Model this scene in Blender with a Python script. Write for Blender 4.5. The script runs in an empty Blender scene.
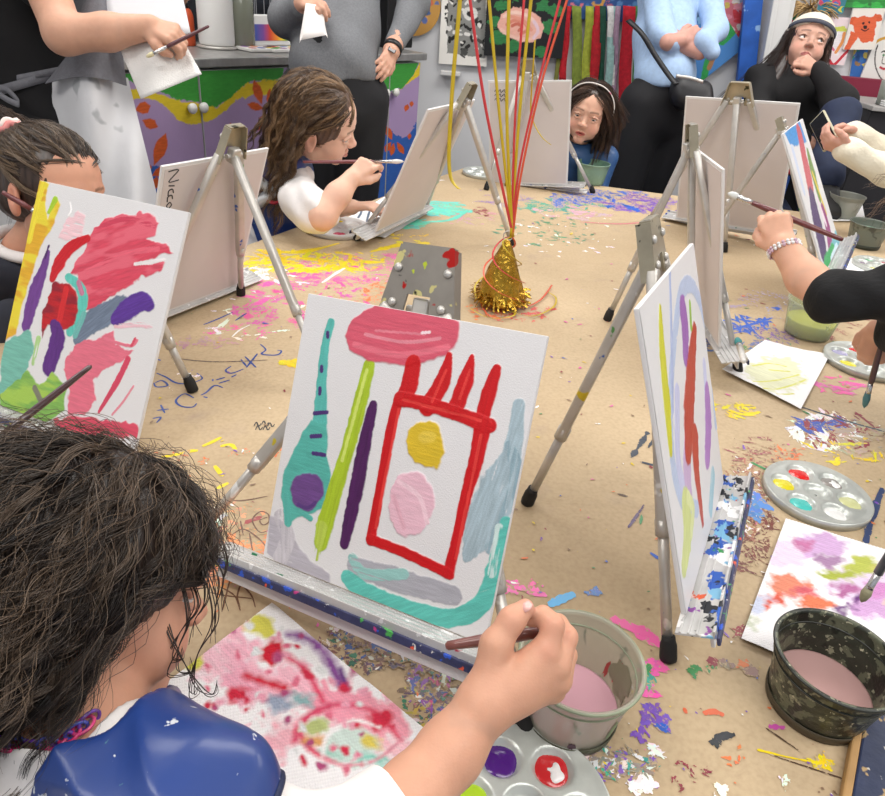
import bpy, bmesh, math, random
import numpy as np
from mathutils import Vector, Matrix
random.seed(7); RS=np.random.RandomState(7)
PI=math.pi
SC=bpy.context.scene
COL=SC.collection
# ---------------------------------------------------------------- camera and point helpers
FPX=700.0; PITCH=math.radians(31); ROLL=math.radians(5.6)
CAM=np.array([0,0,1.34]); TZ=0.72
_r0=np.array([1,0,0.]); FW=np.array([0,math.cos(PITCH),-math.sin(PITCH)]); _d0=np.array([0,-math.sin(PITCH),-math.cos(PITCH)])
RT=math.cos(ROLL)*_r0-math.sin(ROLL)*_d0; DN=math.sin(ROLL)*_r0+math.cos(ROLL)*_d0
def ray(x,y): return (x-442.5)/FPX*RT+(y-398)/FPX*DN+FW
def D(x,y,t): return CAM+ray(x,y)*t
def Z(x,y,z=TZ):
    v=ray(x,y); return CAM+v*((z-CAM[2])/v[2])
def Yp(x,y,yy):
    v=ray(x,y); return CAM+v*(yy/v[1])
def nrm(v):
    v=np.asarray(v,float); return v/(np.linalg.norm(v)+1e-12)
def on_plane(x,y,o,n):
    v=ray(x,y); return CAM+v*(np.dot(np.asarray(o)-CAM,n)/np.dot(v,n))
# ---------------------------------------------------------------- object helpers
def tag(o,label=None,cat=None,group=None,kind=None):
    if label: o['label']=label
    if cat: o['category']=cat
    if group: o['group']=group
    if kind: o['kind']=kind
    return o
def thing(name,loc,label,cat,group=None):
    o=bpy.data.objects.new(name,None); COL.objects.link(o); o.location=tuple(loc); o.empty_display_size=.05
    return tag(o,label,cat,group)
def link(name,me,m=None,parent=None):
    o=bpy.data.objects.new(name,me); COL.objects.link(o)
    if m is not None:
        for q in (m if isinstance(m,(list,tuple)) else [m]): me.materials.append(q)
    if parent is not None:
        o.parent=parent
        L=Vector((0,0,0)); q=parent
        while q is not None: L+=Vector(q.location); q=q.parent
        o.location=-L if parent.type=='EMPTY' and parent.parent is None else Vector((0,0,0))
    return o
def obj(name,V,F,m=None,parent=None,smooth=True,col=None,mi=None):
    """world-space vertices -> one mesh object (children keep world coordinates through a cancelling offset)"""
    me=bpy.data.meshes.new(name)
    V=np.asarray(V,dtype=np.float32)
    if isinstance(F,np.ndarray):
        k=F.shape[1]; nf=len(F)
        me.vertices.add(len(V)); me.vertices.foreach_set('co',V.ravel())
        me.loops.add(nf*k); me.loops.foreach_set('vertex_index',F.astype(np.int32).ravel())
        me.polygons.add(nf); me.polygons.foreach_set('loop_start',np.arange(0,nf*k,k,dtype=np.int32))
        me.update(calc_edges=True); me.validate()
    else:
        me.from_pydata([tuple(map(float,v)) for v in V],[],[tuple(int(i) for i in f) for f in F]); me.update()
    if smooth: me.polygons.foreach_set('use_smooth',[True]*len(me.polygons))
    if col is not None:
        col=np.asarray(col,dtype=np.float32)
        if col.shape[1]==3: col=np.concatenate([col,np.ones((len(col),1),np.float32)],1)
        a=me.color_attributes.new('Col','FLOAT_COLOR','POINT'); a.data.foreach_set('color',col.ravel())
    if mi is not None: me.polygons.foreach_set('material_index',np.asarray(mi,dtype=np.int32))
    return link(name,me,m,parent)
def cat_mesh(parts):
    Vs=[];Fs=[];o=0
    for V,F in parts:
        V=np.asarray(V,float); Vs.append(V); Fs+= [tuple(int(i)+o for i in f) for f in F]; o+=len(V)
    return np.concatenate(Vs),Fs
def frame(d,up=(0,0,1)):
    d=nrm(d); up=np.array(up,float)
    if abs(np.dot(d,up))>.98: up=np.array([1.,0,0])
    a=nrm(np.cross(up,d)); b=np.cross(d,a); return a,b,d
def box_vf(c,ax,ay,az,sx,sy,sz,bev=0.0):
    bm=bmesh.new(); bmesh.ops.create_cube(bm,size=1)
    for v in bm.verts: v.co=Vector((v.co.x*sx,v.co.y*sy,v.co.z*sz))
    if bev>0: bmesh.ops.bevel(bm,geom=list(bm.edges),offset=min(bev,min(sx,sy,sz)*.45),segments=2,affect='EDGES',profile=.5)
    V=np.array([v.co[:] for v in bm.verts]); F=[[v.index for v in f.verts] for f in bm.faces]; bm.free()
    M=np.stack([nrm(ax),nrm(ay),nrm(az)]); return V@M+np.asarray(c),F
def bar_vf(a,b,w,h,up=(0,0,1),bev=.001):
    a=np.asarray(a,float);b=np.asarray(b,float); x,y,z=frame(b-a,up)
    return box_vf((a+b)/2,x,y,z,w,h,np.linalg.norm(b-a),bev)
def prism_vf(pts,nvec,th):
    """planar polygon (3D points) extruded along nvec by th"""
    pts=np.asarray(pts,float); n=len(pts); q=pts+nrm(nvec)*th
    F=[tuple(range(n))[::-1],tuple(range(n,2*n))]+[(i,(i+1)%n,n+(i+1)%n,n+i) for i in range(n)]
    return np.concatenate([pts,q]),F
def smooth_path(P,n=8,closed=False):
    P=[np.asarray(p,float) for p in P]
    if len(P)<3: 
        return np.array([P[0]+(P[1]-P[0])*t for t in np.linspace(0,1,n+1)])
    out=[];m=len(P)
    for i in range(m-1):
        p0=P[max(i-1,0)];p1=P[i];p2=P[i+1];p3=P[min(i+2,m-1)]
        for t in np.linspace(0,1,n,endpoint=False):
            out.append(.5*((2*p1)+(-p0+p2)*t+(2*p0-5*p1+4*p2-p3)*t*t+(-p0+3*p1-3*p2+p3)*t**3))
    out.append(P[-1]); return np.array(out)
def tube_vf(P,r,seg=10,cap=True,squash=1.0,up=(0,0,1)):
    P=np.asarray(P,float); n=len(P); r=np.broadcast_to(np.asarray(r,float),(n,)) if np.ndim(r)==0 else np.interp(np.linspace(0,1,n),np.linspace(0,1,len(r)),r)
    T=np.gradient(P,axis=0); T/=np.linalg.norm(T,axis=1)[:,None]+1e-12
    a,b,_=frame(T[0],up); A=[a]
    for i in range(1,n):
        a=A[-1]-T[i]*np.dot(A[-1],T[i]); A.append(nrm(a))
    A=np.array(A); B=np.cross(T,A); th=np.linspace(0,2*PI,seg,endpoint=False)
    V=(P[:,None,:]+r[:,None,None]*(np.cos(th)[None,:,None]*A[:,None,:]+squash*np.sin(th)[None,:,None]*B[:,None,:])).reshape(-1,3)
    F=[(i*seg+j,i*seg+(j+1)%seg,(i+1)*seg+(j+1)%seg,(i+1)*seg+j) for i in range(n-1) for j in range(seg)]
    if cap:
        F.append(tuple(range(seg))[::-1]); F.append(tuple(range((n-1)*seg,n*seg)))
    return V,F
def lathe_vf(prof,c,seg=48,axis=(0,0,1),cap=True):
    """prof: list of (radius,height)"""
    a,b,d=frame(axis,(0,1,0)); th=np.linspace(0,2*PI,seg,endpoint=False); V=[];c=np.asarray(c,float)
    for r,h in prof:
        V.append(c+d*h+r*(np.cos(th)[:,None]*a+np.sin(th)[:,None]*b))
    V=np.concatenate(V); n=len(prof)
    F=[(i*seg+j,i*seg+(j+1)%seg,(i+1)*seg+(j+1)%seg,(i+1)*seg+j) for i in range(n-1) for j in range(seg)]
    if not cap: return V,F+[((n-1)*seg+j,(n-1)*seg+(j+1)%seg,(j+1)%seg,j) for j in range(seg)]
    if prof[0][0]>1e-6: F.append(tuple(range(seg))[::-1])
    if prof[-1][0]>1e-6: F.append(tuple(range((n-1)*seg,n*seg)))
    return V,F
def ribbon_vf(P,w,wdir,th=.0006):
    """flat strip with real thickness following path P; wdir = width direction (vector or per point)"""
    P=np.asarray(P,float); n=len(P); W=np.broadcast_to(np.asarray(wdir,float),(n,3)); w=np.interp(np.linspace(0,1,n),np.linspace(0,1,len(np.atleast_1d(w))),np.atleast_1d(w))
    T=np.gradient(P,axis=0); N=np.cross(T,W); N/=np.linalg.norm(N,axis=1)[:,None]+1e-9
    V=np.stack([P-W*w[:,None]/2-N*th/2,P+W*w[:,None]/2-N*th/2,P+W*w[:,None]/2+N*th/2,P-W*w[:,None]/2+N*th/2],1).reshape(-1,3)
    F=[(i*4+j,i*4+(j+1)%4,(i+1)*4+(j+1)%4,(i+1)*4+j) for i in range(n-1) for j in range(4)]+[(3,2,1,0),tuple((n-1)*4+k for k in range(4))]
    return V,F
def grid_faces(nx,ny):
    i=np.arange(nx-1)[None,:]+np.arange(ny-1)[:,None]*nx; i=i.ravel()
    return np.stack([i,i+1,i+nx+1,i+nx],1)
# ---------------------------------------------------------------- noise in numpy
def vnoise(x,y,seed=0):
    x=np.asarray(x,float);y=np.asarray(y,float)
    xi=np.floor(x).astype(np.int64);yi=np.floor(y).astype(np.int64);fx=x-xi;fy=y-yi
    fx=fx*fx*(3-2*fx);fy=fy*fy*(3-2*fy)
    def h(a,b):
        n=(a*374761393+b*668265263+seed*1274126177)&0x7fffffff; n=((n^(n>>13))*1103515245)&0x7fffffff
        return ((n^(n>>16))&0xffff)/65535.0
    return (h(xi,yi)*(1-fx)+h(xi+1,yi)*fx)*(1-fy)+(h(xi,yi+1)*(1-fx)+h(xi+1,yi+1)*fx)*fy
def fbm(x,y,seed=0,o=3):
    s=0;a=.5;t=0
    for i in range(o): s=s+a*vnoise(x*2**i,y*2**i,seed+i); t+=a; a*=.5
    return s/t
# ---------------------------------------------------------------- materials
def lin(c):
    """sRGB 0-255 or hex -> linear"""
    if isinstance(c,str): c=[int(c[i:i+2],16) for i in (0,2,4)]
    c=np.asarray(c,float)/255.; return tuple(np.where(c<=.04045,c/12.92,((c+.055)/1.055)**2.4))
_M={}
def mat(name,color=None,rough=.6,metal=0,var=0.0,vscale=30,bump=0.0,bscale=60,attr=False,coat=0,trans=0,ior=1.45,sss=0,sheen=0,stretch=None,spec=.5,spots=None):
    if name in _M: return _M[name]
    m=bpy.data.materials.new(name); m.use_nodes=True; nt=m.node_tree; N=nt.nodes; L=nt.links
    b=N['Principled BSDF']; b.inputs['Roughness'].default_value=rough; b.inputs['Metallic'].default_value=metal
    b.inputs['Specular IOR Level'].default_value=spec; b.inputs['IOR'].default_value=ior
    if coat: b.inputs['Coat Weight'].default_value=coat; b.inputs['Coat Roughness'].default_value=.15
    if trans: b.inputs['Transmission Weight'].default_value=trans
    if sss:
        b.inputs['Subsurface Weight'].default_value=sss; b.inputs['Subsurface Radius'].default_value=(1,.35,.2); b.inputs['Subsurface Scale'].default_value=.006
    if sheen: b.inputs['Sheen Weight'].default_value=sheen
    tc=N.new('ShaderNodeTexCoord')
    vec=tc.outputs['Object']
    if stretch:
        mp=N.new('ShaderNodeMapping'); mp.inputs['Scale'].default_value=stretch; L.new(vec,mp.inputs['Vector']); vec=mp.outputs[0]
    if attr:
        at=N.new('ShaderNodeVertexColor'); at.layer_name='Col'; base=at.outputs['Color']
    else:
        rgb=N.new('ShaderNodeRGB'); rgb.outputs[0].default_value=(*color,1); base=rgb.outputs[0]
    if var:
        no=N.new('ShaderNodeTexNoise'); no.inputs['Scale'].default_value=vscale; no.inputs['Detail'].default_value=4; L.new(vec,no.inputs['Vector'])
        mr=N.new('ShaderNodeMapRange'); mr.inputs[1].default_value=.3; mr.inputs[2].default_value=.7; mr.inputs[3].default_value=1-var; mr.inputs[4].default_value=1+var; L.new(no.outputs['Fac'],mr.inputs[0])
        mx=N.new('ShaderNodeVectorMath'); mx.operation='SCALE'; L.new(base,mx.inputs[0]); L.new(mr.outputs[0],mx.inputs['Scale']); base=mx.outputs[0]
    for s in (spots or []):   # (color,scale,threshold,seed)
        no=N.new('ShaderNodeTexNoise'); no.inputs['Scale'].default_value=s[1]; no.inputs['Detail'].default_value=3; no.noise_dimensions='4D'; no.inputs['W'].default_value=s[3]
        L.new(vec,no.inputs['Vector'])
        mr=N.new('ShaderNodeMapRange'); mr.inputs[1].default_value=s[2]; mr.inputs[2].default_value=s[2]+.02; L.new(no.outputs['Fac'],mr.inputs[0])
        mx=N.new('ShaderNodeMix'); mx.data_type='RGBA'; L.new(mr.outputs[0],mx.inputs[0]); L.new(base,mx.inputs[6]); mx.inputs[7].default_value=(*s[0],1); base=mx.outputs[2]
    L.new(base,b.inputs['Base Color'])
    if bump:
        no=N.new('ShaderNodeTexNoise'); no.inputs['Scale'].default_value=bscale; no.inputs['Detail'].default_value=3; L.new(vec,no.inputs['Vector'])
        bp=N.new('ShaderNodeBump'); bp.inputs['Strength'].default_value=bump; bp.inputs['Distance'].default_value=.002; L.new(no.outputs['Fac'],bp.inputs['Height']); L.new(bp.outputs[0],b.inputs['Normal'])
    _M[name]=m; return m
# ---------------------------------------------------------------- signed distance bodies
def smin(a,b,k):
    if k<=0: return np.minimum(a,b)
    h=np.clip(.5+.5*(b-a)/k,0,1); return b+(a-b)*h-k*h*(1-h)
class Sdf:
    def __init__(s): s.ops=[]; s.disp=None
    def cap(s,a,b,ra,rb=None,k=.01,mode='u'):
        s.ops.append(('c',np.array(a,np.float32),np.array(b,np.float32),float(ra),float(ra if rb is None else rb),k,mode)); return s
    def chain(s,pts,rs,k=.01):
        for i in range(len(pts)-1): s.cap(pts[i],pts[i+1],rs[i],rs[i+1],k)
        return s
    def ell(s,c,r,R=None,k=.01,mode='u'):
        R=np.eye(3) if R is None else np.asarray(R)   # rows = local axes in world
        s.ops.append(('e',np.array(c,np.float32),np.array(r,np.float32),np.array(R,np.float32),0,k,mode)); return s
    def plane(s,o,n,k=.004):   # keep the side opposite to n
        s.ops.append(('p',np.array(o,np.float32),np.array(nrm(n),np.float32),0,0,k,'i')); return s
    def copy(s):
        q=Sdf(); q.ops=list(s.ops); q.disp=s.disp; return q
    def ev(s,P):
        d=None
        for t,a,b,ra,rb,k,mode in s.ops:
            if t=='c':
                ba=b-a; L=float(ba@ba)+1e-12; h=np.clip(((P-a)@ba)/L,0,1); q=P-a-h[:,None]*ba
                v=np.sqrt((q*q).sum(1))-(ra+(rb-ra)*h)
            elif t=='e':
                q=(P-a)@ra.T; k0=np.sqrt(((q/b)**2).sum(1)); k1=np.sqrt(((q/(b*b))**2).sum(1))+1e-9; v=k0*(k0-1)/k1
            else: v=(P-a)@b
            if d is None: d=v
            elif mode=='u': d=smin(d,v,k)
            elif mode=='s': d=-smin(-d,v,k)
            else: d=-smin(-d,-v,k)
        if s.disp is not None: d=d+s.disp(P)
        return d
    def bounds(s,pad):
        lo=[];hi=[]
        for t,a,b,ra,rb,k,mode in s.ops:
            if mode!='u': continue
            if t=='c': r=max(ra,rb); lo+=[np.minimum(a,b)-r]; hi+=[np.maximum(a,b)+r]
            else: r=np.abs(ra.T)@b; lo+=[a-r]; hi+=[a+r]
        return np.min(lo,0)-pad,np.max(hi,0)+pad
def sdf_mesh(S,h,lo=None,hi=None):
    l,u=S.bounds(.02)
    if lo is not None: l=np.maximum(l,lo)
    if hi is not None: u=np.minimum(u,hi)
    B=8; n=(np.ceil((u-l)/h/B).astype(int)+1)*B; nb=n//B
    g=[l[i]+h*np.arange(n[i]) for i in range(3)]
    cg=[l[i]+h*(np.arange(nb[i])*B+(B-1)/2) for i in range(3)]
    CP=np.stack(np.meshgrid(*cg,indexing='ij'),-1).reshape(-1,3).astype(np.float32)
    cv=S.ev(CP); rad=h*B*.5*1.74*1.25+.012
    act=np.where(np.abs(cv)<rad)[0]
    Dn=np.repeat(np.repeat(np.repeat(cv.reshape(nb),B,0),B,1),B,2).astype(np.float32)
    off=np.stack(np.meshgrid(*[np.arange(B)]*3,indexing='ij'),-1).reshape(-1,3)
    for c0 in range(0,len(act),1500):
        a=act[c0:c0+1500]; bi=np.stack(np.unravel_index(a,nb),-1)*B
        idx=bi[:,None,:]+off[None]; P=(l+h*idx).reshape(-1,3).astype(np.float32)
        v=S.ev(P); I=idx.reshape(-1,3); Dn[I[:,0],I[:,1],I[:,2]]=v
    ins=Dn<0
    # surface nets
    c=ins[:-1,:-1,:-1].astype(np.int8).copy()
    cnt=np.zeros(c.shape,np.int8)
    for dx in(0,1):
        for dy in(0,1):
            for dz in(0,1): cnt+=ins[dx:n[0]-1+dx,dy:n[1]-1+dy,dz:n[2]-1+dz]
    cell=np.stack(np.where((cnt>0)&(cnt<8)),-1)
    vid=-np.ones(cnt.shape,np.int64); vid[cell[:,0],cell[:,1],cell[:,2]]=np.arange(len(cell))
    acc=np.zeros((len(cell),3)); w=np.zeros(len(cell))
    cor=[(x,y,z) for x in(0,1) for y in(0,1) for z in(0,1)]
    for i,a in enumerate(cor):
        for b in cor[i+1:]:
            if sum(abs(p-q) for p,q in zip(a,b))!=1: continue
            va=Dn[cell[:,0]+a[0],cell[:,1]+a[1],cell[:,2]+a[2]]; vb=Dn[cell[:,0]+b[0],cell[:,1]+b[1],cell[:,2]+b[2]]
            m=(va<0)!=(vb<0); t=np.where(m,va/(va-vb+1e-20),0)
            p=np.array(a)+(np.array(b)-np.array(a))*t[:,None]; acc+=p*m[:,None]; w+=m
    V=l+h*(cell+acc/np.maximum(w,1)[:,None])
    Fs=[]
    for ax in range(3):
        o=[1 if i==ax else 0 for i in range(3)]
        A=ins[:n[0]-o[0],:n[1]-o[1],:n[2]-o[2]]; Bq=ins[o[0]:,o[1]:,o[2]:]
        e=np.stack(np.where(A!=Bq),-1); u1,u2=(ax+1)%3,(ax+2)%3
        e=e[(e[:,u1]>0)&(e[:,u2]>0)&(e[:,u1]<n[u1]-1)&(e[:,u2]<n[u2]-1)]
        def at(d1,d2):
            q=e.copy(); q[:,u1]-=d1; q[:,u2]-=d2; return vid[q[:,0],q[:,1],q[:,2]]
        f=np.stack([at(1,1),at(0,1),at(0,0),at(1,0)],1)
        flip=~A[e[:,0],e[:,1],e[:,2]]; f[flip]=f[flip][:,::-1]; Fs.append(f[(f>=0).all(1)])
    return V,np.concatenate(Fs)
def sdf_obj(name,S,h,m,parent=None,colf=None,extra=None):
    V,F=sdf_mesh(S,h)
    return obj(name,V,F,m,parent,True,colf(V) if colf else None)
# ---------------------------------------------------------------- strands
def strands_vf(P,r):
    """P (N,S,3) strand points, r (S,) radius profile -> triangular tubes in one mesh"""
    N_,S_,_=P.shape; T=np.gradient(P,axis=1); T/=np.linalg.norm(T,axis=2)[...,None]+1e-9
    ref=np.array([.3,.5,.81]); A=np.cross(T,ref); A/=np.linalg.norm(A,axis=2)[...,None]+1e-9; Bv=np.cross(T,A)
    V=np.stack([P+r[None,:,None]*(math.cos(t)*A+math.sin(t)*Bv) for t in (0,2*PI/3,4*PI/3)],2).reshape(-1,3)
    i=np.arange(N_)[:,None]*S_*3+np.arange(S_-1)[None,:]*3; i=i.ravel()
    F=np.concatenate([np.stack([i+a,i+b,i+3+b,i+3+a],1) for a,b in((0,1),(1,2),(2,0))])
    return V,F
# ================================================================ materials
M={}
M['wall']=mat('wall_paint',lin('dadbde'),.8,var=.03,vscale=3)
M['floor']=mat('floor_grey',lin('8a8784'),.5,var=.1,vscale=6)
M['alu']=mat('aluminium',lin('c6c3be'),.40,.5,var=.08,vscale=40,bump=.15,bscale=120)
M['alu_dirty']=mat('aluminium_painted_on',lin('c2beb8'),.40,.5,var=.1,vscale=30,spots=[(lin('3a62b5'),28,.64,1.3),(lin('5d9a58'),30,.66,4.1),(lin('d8c33a'),26,.68,7.7),(lin('ecebe8'),24,.66,9.2)])
M['tray']=mat('tray_metal_paint_streaked',lin('cfcecd'),.36,.5,var=.1,vscale=20,stretch=(1,1,1),spots=[(lin('f0f0f0'),60,.62,1.),(lin('2f7f5a'),38,.68,2.),(lin('2f4fae'),34,.68,3.),(lin('c83a52'),38,.71,4.)])
M['traymess']=mat('tray_caked_streaks',lin('c2c1c0'),.4,.3,var=.15,vscale=20,stretch=(1,1,1),spots=[(lin('2f5fb8'),30,.56,2.),(lin('f2f2f2'),34,.58,1.),(lin('20242c'),46,.58,6.),(lin('7fb8d8'),30,.62,3.),(lin('3f9a5a'),40,.66,8.),(lin('d8603a'),38,.68,4.),(lin('8a4a9a'),38,.67,5.)])
M['lip']=mat('tray_lip_thick_paint',lin('34385a'),.45,0,var=.2,vscale=60,bump=.8,bscale=120,spots=[(lin('d8d6d4'),70,.64,1.),(lin('2c55c0'),60,.6,2.),(lin('4ba552'),66,.62,3.),(lin('d8573a'),60,.66,4.),(lin('d9c83c'),64,.66,5.),(lin('b93a80'),64,.67,6.)])
M['head']=mat('clamp_metal',lin('a8a08c'),.36,.6,var=.15,vscale=30,spots=[(lin('d6d4c0'),32,.68,2.2),(lin('3b3a2c'),40,.64,6.)])
M['headp']=mat('clamp_metal_splashed',lin('98928a'),.38,.65,var=.12,vscale=30,spots=[(lin('b8231f'),34,.6,2.2),(lin('d9cf8f'),40,.62,6.),(lin('2b2a28'),36,.63,8.),(lin('c3d23e'),44,.67,3.)])
M['rubber']=mat('black_rubber',lin('1e1d1d'),.7,bump=.2)
M['wood']=mat('worn_wood',lin('b08a5a'),.6,var=.15,vscale=20,stretch=(1,1,8))
M['canvas']=mat('primed_canvas',lin('dedcdc'),.75,bump=.35,bscale=900)
M['cpaint']=mat('acrylic_on_canvas',None,.42,attr=True,bump=.25,bscale=700,spec=.4)
M['cback']=mat('canvas_board_back',lin('d3cac8'),.8,var=.02,vscale=10)
M['towelp']=mat('paper_towel_painted',None,.85,attr=True,bump=.9,bscale=420)
M['paper']=mat('white_paper',lin('eeeeee'),.8,bump=.1,bscale=30)
M['paperp']=mat('white_paper_painted',None,.75,attr=True,bump=.2,bscale=80)
M['ink']=mat('dark_ink',lin('3a3838'),.6)
M['gold']=mat('gold_foil',lin('c09a3a'),.22,.9,var=.25,vscale=60,bump=1.0,bscale=140)
M['brushwood']=mat('brush_handle_maroon',lin('6a3234'),.3,coat=.5,var=.1,vscale=80)
M['ferrule']=mat('brush_ferrule',lin('c9c9c9'),.25,.9)
M['bristle']=mat('brush_bristle',lin('a49a8a'),.7)
M['blackplastic']=mat('black_plastic',lin('1b1b1d'),.35)
# ================================================================ room
def quad(name,pts,m,th=.05,n=None,**k):
    pts=np.array(pts,float); nv=np.cross(pts[1]-pts[0],pts[2]-pts[0]) if n is None else np.array(n,float)
    V,F=prism_vf(pts,nv,th); o=obj(name,V,F,m,None,False); return o
WY=3.92
tag(quad('floor',[(-5,-3,-.1),(6,-3,-.1),(6,5,-.1),(-5,5,-.1)],M['floor'],.1,(0,0,1)),'grey floor under the table',kind='structure')
tag(quad('wall_back',[(-5,WY,0),(6,WY,0),(6,WY,2.9),(-5,WY,2.9)],M['wall'],.1,(0,1,0)),'pale wall hung with children\'s art',kind='structure')
tag(quad('wall_left',[(-3.0,-3,0),(-3.0,WY,0),(-3.0,WY,2.9),(-3.0,-3,2.9)],M['wall'],.1,(-1,0,0)),'pale wall on the left',kind='structure')
tag(quad('wall_right',[(4.2,-3,0),(4.2,WY,0),(4.2,WY,2.9),(4.2,-3,2.9)],M['wall'],.1,(1,0,0)),'pale wall on the right',kind='structure')
tag(quad('ceiling',[(-3.0,-3,2.9),(4.2,-3,2.9),(4.2,WY,2.9),(-3.0,WY,2.9)],M['wall'],.1,(0,0,1)),'plain ceiling with light panels',kind='structure')
em=bpy.data.materials.new('light_diffuser'); em.use_nodes=True
eb=em.node_tree.nodes['Principled BSDF']; eb.inputs['Emission Color'].default_value=(1,.965,.91,1); eb.inputs['Emission Strength'].default_value=1.0
def ceil_light(x,y,sx,sy,power,lab):
    t=thing('ceiling_light',(x,y,2.9),lab,'ceiling light','ceiling light panels')
    obj('diffuser',*box_vf((x,y,2.875),(1,0,0),(0,1,0),(0,0,1),sx,sy,.02),em,t,False)
    fr=[box_vf((x+dx,y+dy,2.872),(1,0,0),(0,1,0),(0,0,1),w,h,.04) for dx,dy,w,h in((0,sy/2,sx+.06,.04),(0,-sy/2,sx+.06,.04),(sx/2,0,.04,sy),(-sx/2,0,.04,sy))]
    obj('frame',*cat_mesh(fr),M['wall'],t,False)
    l=bpy.data.lights.new('ceiling_lamp','AREA'); l.shape='RECTANGLE'; l.size=sx; l.size_y=sy; l.energy=power; l.color=(1,.975,.935)
    o=bpy.data.objects.new('ceiling_lamp',l); COL.objects.link(o); o.location=(x,y,2.855)
for x,y,p in ((-1.3,.1,28),(.7,-.2,28),(2.6,.2,26),(-1.3,2.3,32),(.8,2.5,36),(2.8,2.5,32)):
    ceil_light(x,y,1.6,.9,p,'rectangular ceiling light panel above the studio, out of shot')
W=bpy.data.worlds.new('world'); SC.world=W; W.use_nodes=True
W.node_tree.nodes['Background'].inputs[0].default_value=(.9,.93,1,1); W.node_tree.nodes['Background'].inputs[1].default_value=.55
# ================================================================ table
A=np.array([-.004,2.743]);
far_dir=nrm([.731,-.10]); left_dir=nrm([.485,.985])
e1=np.array([-.243,.405]); e2=np.array([-.012,.30]); near_dir=nrm(e2-e1)
def meet(p,d,q,e):
    m=np.array([[d[0],-e[0]],[d[1],-e[1]]]); t=np.linalg.solve(m,q-p); return p+d*t[0]
cNL=meet(A,left_dir,e1,near_dir); cNR=meet(e1,near_dir,np.array([.88,1.0]),left_dir); cFR=meet(A,far_dir,np.array([.88,1.0]),left_dir)
OUT=[cNL,cNR,cFR,A]
V,F=prism_vf([(p[0],p[1],TZ-.0305) for p in OUT],(0,0,1),.030)
tb=thing('craft_table',(.5,1.4,0),'large table covered in paint-splattered brown kraft paper','table')
M['tabletop']=mat('table_laminate',lin('9a948c'),.5)
obj('tabletop',V,F,M['tabletop'],tb,False)
cen=np.mean(OUT,0)
for p in OUT:
    q=p+(cen-p)*.12; obj('leg',*bar_vf((q[0],q[1],0),(q[0],q[1],TZ-.031),.05,.05,(0,1,0),.004),M['alu'],tb,False)
# kraft paper sheet: a fine grid clipped to the table outline plus every splash of paint as its own raised flake
pk=bpy.data.materials.new('kraft_paper_with_paint'); pk.use_nodes=True; nt=pk.node_tree; N=nt.nodes; L=nt.links; b=N['Principled BSDF']
b.inputs['Roughness'].default_value=.62
tc=N.new('ShaderNodeTexCoord')
def noi(sc,det=4,w=0,dist=0,stretch=None):
    n=N.new('ShaderNodeTexNoise'); n.noise_dimensions='4D'; n.inputs['Scale'].default_value=sc; n.inputs['Detail'].default_value=det; n.inputs['W'].default_value=w; n.inputs['Distortion'].default_value=dist
    v=tc.outputs['Object']
    if stretch:
        mp=N.new('ShaderNodeMapping'); mp.inputs['Scale'].default_value=stretch; mp.inputs['Rotation'].default_value=(0,0,.5); L.new(v,mp.inputs[0]); v=mp.outputs[0]
    L.new(v,n.inputs['Vector']); return n.outputs['Fac']
def mixc(f,a,bc):
    m=N.new('ShaderNodeMix'); m.data_type='RGBA'
    L.new(f,m.inputs[0])
    for i,q in((6,a),(7,bc)):
        if isinstance(q,tuple): m.inputs[i].default_value=(*q,1)
        else: L.new(q,m.inputs[i])
    return m.outputs[2]
def rng(f,a,b_,c=0,d=1):
    m=N.new('ShaderNodeMapRange'); m.inputs[1].default_value=a; m.inputs[2].default_value=b_; m.inputs[3].default_value=c; m.inputs[4].default_value=d; L.new(f,m.inputs[0]); return m.outputs[0]
base=mixc(rng(noi(2.2,5,0),.35,.65),lin('b39d7d'),lin('c7b190'))
base=mixc(rng(noi(160,2,3),.4,.7,0,.25),base,lin('93785c'))
base=mixc(rng(noi(9,4,7.7,.6),.60,.74,0,.30),base,lin('8f7d7a'))
at=N.new('ShaderNodeVertexColor'); at.layer_name='Col'
dry=N.new('ShaderNodeMath'); dry.operation='SUBTRACT'; L.new(at.outputs['Alpha'],dry.inputs[0]); L.new(rng(noi(190,4,5,1.0),.3,.7,0,1),dry.inputs[1])
f=rng(dry.outputs[0],0,.06)
L.new(mixc(f,base,at.outputs['Color']),b.inputs['Base Color'])
L.new(rng(f,0,1,.7,.38),b.inputs['Roughness'])
bp=N.new('ShaderNodeBump'); bp.inputs['Strength'].default_value=.35; bp.inputs['Distance'].default_value=.01; L.new(noi(6,5,2,1.2,(1,2.2,1)),bp.inputs['Height']); L.new(bp.outputs[0],b.inputs['Normal'])
Vp=[];Fp=[];Cp=[]
def add_poly(P,col,al):
    o=len(Vp); Vp.extend(P); Fp.append(tuple(range(o,o+len(P)))); Cp.extend([(*col,a) for a in al])
def add_fan(c,ring,col,ac,ar):
    o=len(Vp); Vp.append(c); Vp.extend(ring); n=len(ring)
    for i in range(n): Fp.append((o,o+1+i,o+1+(i+1)%n))
    Cp.append((*col,ac)); Cp.extend([(*col,ar)]*n)
zl=[TZ]
def nz():
    zl[0]+=2.4e-7; return zl[0]+.00012
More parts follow.
